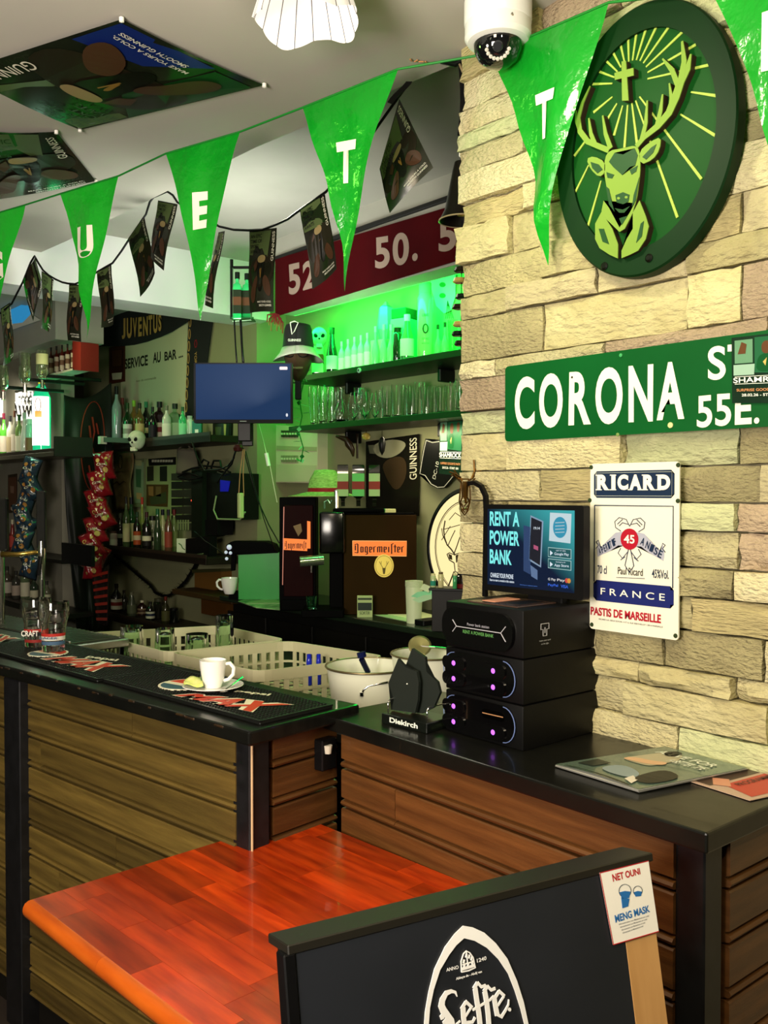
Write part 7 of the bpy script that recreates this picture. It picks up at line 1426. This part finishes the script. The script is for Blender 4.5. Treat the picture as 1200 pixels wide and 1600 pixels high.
# ------------------------------------------------------------------ far wall by the frame edge
XO = 2.3
s_ = thing('lit_shelf', 'grey metal wall shelf carrying the glowing bottle and spirit bottles', 'shelf', (0, 0, 0)); a, b = PX(-40, 700, 2.1).y, PX(95, 700, 2.1).y
MB().box((2.18, (a+b)/2, 1.855), (.24, abs(a-b), .03), .003).build('board', mat('shelf_metal', '6a6558', .4, .5), s_); MB().box((2.065, (a+b)/2, 1.865), (.008, abs(a-b), .05), .001).build('front_lip', flat('3a342c'), s_); MB().box((2.18, b+.004, 1.90), (.24, .012, .12), .001).build('end_panel', flat('1a1c1a'), s_)
R0 = 'bottles beside the glowing bottle'
for i, (x, yt, w, sty, c_, cp, lb_, d_) in enumerate(((-4, 640, 14, 'spirit', 'a89a8a', '7a1c2a', '8a6a4a', 'brown spirit'), (7, 646, 13, 'wine', '4a9a30', '5a1428', 'b8b0a0', 'red-capped green'), (17, 650, 12, 'spirit', 'b8b8a8', '2a2a2a', 'a89a7a', 'clear labelled'), (24, 642, 11, 'wine', '8a8a7a', '4a2a1a', 'c0b8a8', 'brown-corked'), (31, 648, 12, 'spirit', '6a8a4a', '1a4a1a', 'd0d0b8', 'leafy green'), (39, 645, 12, 'slim', 'd8e0d0', 'a8b8a8', None, 'bright clear'), (47, 655, 12, 'jar', 'a0d8c0', 'c8e8d8', '8a6a4a', 'short glowing green'))):
    p = spot(x, 2.15, 1.87); k = scale_at(p); bottle('%s bottle, %s in the row ending at the glowing bottle' % (d_, ORD[i]), 0, 0, 0, ((770-yt)*k+CH-1.87)/k, w, sty, c_, cp, lb_, R0, at=p)
gbp = spot(66, 2.12, 1.87); kg = scale_at(gbp); Hg = (PD(66, 588, kg*F).z-1.87)
gl2 = thing('glowing_bottle', 'tall glowing white and green bottle with orange label on the metal shelf', 'light', tuple(gbp)); Rg_ = 13*kg
MB().lathe([(0, 0), (Rg_, 0), (Rg_*1.04, .02), (Rg_*1.04, Hg*.72), (Rg_*.7, Hg*.82), (Rg_*.3, Hg*.90), (Rg_*.3, Hg), (0, Hg)], 24).build('glass_body', mat('lit_green_glass', '1a9a6a', .1, emis='20e8a0', es=.55), gl2, smooth='auto')
MB().grid(lambda a, b: (Rg_*1.08*math.cos(-AZ-PI*.90+a*PI*.8), Rg_*1.08*math.sin(-AZ-PI*.90+a*PI*.8), Hg*(.10+b*.63)), 12, 2).build('lit_label', glow('f4fff8', 2.2), gl2, smooth=True)
Pg = Pl(gl2, tuple(gbp-Vector((FW.x, FW.y, 0)).normalized()*Rg_*1.12), CA); MB().prism([(-.02, Hg*.46), (.022, Hg*.46), (.022, Hg*.54), (-.02, Hg*.54)], 0, .003).build('orange_label', glow('ff9a1a', 1.2), Pg); ring(mb := MB(), 0, Hg*.62, .02, .045, .004, 0, .003, 16); mb.build('harp_print', glow('c88a4a', .8), Pg); MB().lathe([(0, Hg*.99), (Rg_*.36, Hg*.99), (Rg_*.36, Hg*.90), (0, Hg*.90)], 14).build('cap', glow('e8d820', .9), gl2)
lgb = light('glowing_bottle_light', 'POINT', tuple(gbp-Vector((FW.x, FW.y, 0)).normalized()*.12+Vector((0, 0, Hg*.45))), 2.0, '9affc8', .06)
lgb2 = light('glowing_bottle_light_2', 'POINT', tuple(gbp+RT*.14+Vector((0, 0, Hg*.6))), 1.2, '40ff90', .05)
for x, y0, y1, r, l_ in ((39, 552, 600, 9, 'inverted clear bottle on its dispenser left of the glowing bottle'), (66, 548, 594, 9, 'inverted clear yellow-lit bottle directly above the glowing bottle'), (5, 572, 612, 8, 'inverted clear bottle at the edge of the frame')):
    p = PD(x, y0, 5.6); k = 5.6/F; bottle(l_.replace('left of', 'next to'), 0, 0, 0, (y1-y0), r*2, 'jar', 'b8c8a0', None, 'd8d8a0' if x == 66 else None, 'inverted bottles over the metal shelf', flip=True, at=PD(x, y1, 5.6), clear=True)
    o_ = thing('optic_dispenser', 'black bar optic holding the inverted bottle%s' % {39: ' beside the glowing bottle', 66: ' above the glowing bottle', 5: ' at the frame edge'}[x], 'optic', tuple(PD(x, y1, 5.6))); MB().tube([(0, 0, 0), (0, 0, -.05)], .012, 8).build('measure', CHROME, o_); MB().box((.19, .02, .03), (.38, .02, .02), .002).build('bracket', BLACK, o_)
rk6 = thing('miniature_rack', 'red wall rack holding a row of small dark labelled bottles', 'rack', tuple(PX(75, 590, 2.2)), axes=WALLAX)
MB().prism(uvs(rk6, [(72, 554), (126, 538), (126, 578), (72, 594)]), -.06, -.04).build('back_board', flat('5a1610', .5), rk6); MB().prism(uvs(rk6, [(126, 534), (139, 536), (139, 580), (126, 579)]), -.06, .05).build('side_panel', flat('5c120c', .6), rk6); MB().prism(uvs(rk6, [(72, 590), (128, 576), (128, 579), (72, 594)]), -.05, .05).build('ledge', flat('c0b8a8', .3), rk6)
for i in range(6):
    x = 80+i*8.6; y = 588-i*2.4; p = frame(rk6) @ Vector((*uv(rk6, x, y), 0)); bottle('%s miniature bottle from the glowing bottle side in the red wall rack' % ORD[i], 0, 0, 0, 45-i*.6, 7.2, 'spirit', '4a1410', '0c0c0c', 'b8a898', 'miniature bottles in the red rack', at=p, lab2='6a4a3a', z0=.1, z1=.62)
bx2 = thing('ceiling_opening', 'blue lit cloth picture set in the dropped ceiling box', 'picture', tuple(PX(17, 505, 2.18)), axes=WALLAX); MB().prism(uvs(bx2, [(10, 474), (48, 478), (48, 492), (36, 504), (12, 507)]), 0, .004).build('blue_panel', glow('2a8ac0', .8), bx2); MB().prism(uvs(bx2, [(12, 505), (48, 490), (64, 500), (12, 518)]), 0, .003).build('pale_edge', WHITE, bx2)
framed('framed_picture', 'narrow reddish picture under the metal shelf beside the blue crisp bags', ((12, 742), (26, 740), (26, 800), (12, 802)), XO-.005, '2c1c14', ('5a3426', ('8a6a5a', .3, .3, .7, .5), ('d0c8b8', .35, .85, .6, .95)))
s_ = thing('low_wall_shelf', 'dark low shelf on the far wall carrying small bottles behind the taps', 'shelf', (0, 0, 0)); MB().box((2.2, (a+b)/2, .865), (.2, abs(a-b), .03), .003).build('board', flat('14120e'), s_); MB().box((2.10, (a+b)/2, .86), (.006, abs(a-b), .04)).build('front_lip', BLACK, s_)
for i, (x, yt, w, c_, lb_) in enumerate(((-5, 880, 14, '6a5a5a', 'c0b8a8'), (10, 885, 14, '4a4438', 'b0a898'), (24, 892, 13, '3a3a34', 'a89a8a'), (38, 878, 14, '5a6a4a', 'c8c4a8'), (52, 900, 13, '2a3a2a', 'b8b498'), (72, 908, 12, '5a5a48', 'b0b090'))):
    p = spot(x, 2.18, .88); k = scale_at(p); bottle('%s small bottle on the low shelf behind the taps' % ORD[i], 0, 0, 0, ((770-yt)*k+CH-.88)/k, w, 'spirit', c_, '2a2a24', lb_, 'bottles on the low far shelf', at=p)
s_ = thing('mid_wall_shelf', 'dark mid shelf on the far wall with small glasses behind the blue bags', 'shelf', (0, 0, 0)); MB().box((2.2, (a+b)/2, 1.20), (.2, abs(a-b), .025), .003).build('board', flat('14120e'), s_); MB().box((2.10, b-.25, 1.26), (.02, .45, .12)).build('black_panel', BLACK, s_)
for i, (x, yt, c_, lb_) in enumerate(((2, 810, '8a8a8a', 'c0c0b8'), (11, 815, '5a1414', '8a2a2a'), (19, 812, '6a1818', '9a3a30'), (27, 806, '9a9a90', None))):
    p = spot(x, 2.18, 1.2125); k = scale_at(p); bottle('%s slim bottle on the mid shelf beside the taps' % ORD[i], 0, 0, 0, ((770-yt)*k+CH-1.2125)/k, 9, 'slim', c_, 'b0a890', lb_, 'bottles on the mid far shelf', at=p)
gb_ = thing('glass_rail', 'bright rack of hanging stem glasses behind the glowing bottle', 'rack', tuple(PX(40, 610, 2.2))); P = Pl(gb_); MB().tube([PX(25, 612, 2.2), PX(58, 606, 2.2)], .01, 6).build('rail', CHROME, P)
for i in range(5):
    p = PX(30+i*6, 612, 2.2); glassware('%s hanging stem glass behind the glowing bottle' % ORD[i], p-Vector((0, 0, .17)), .17, .03, 'snifter', 'hanging stem glasses', flip=True)
lpn = thing('light_panel', 'bright white lit panel behind the hanging glasses', 'light', tuple(PX(30, 660, 2.28)), axes=WALLAX); MB().prism(uvs(lpn, [(26, 612), (52, 606), (52, 655), (26, 658)]), 0, .01).build('lit_face', glow('fff8e8', 1.6), lpn); MB().prism(uvs(lpn, [(-6, 625), (5, 622), (5, 652), (-6, 652)]), 0, .01).build('lit_face', glow('fff8e8', 1.6), lpn)
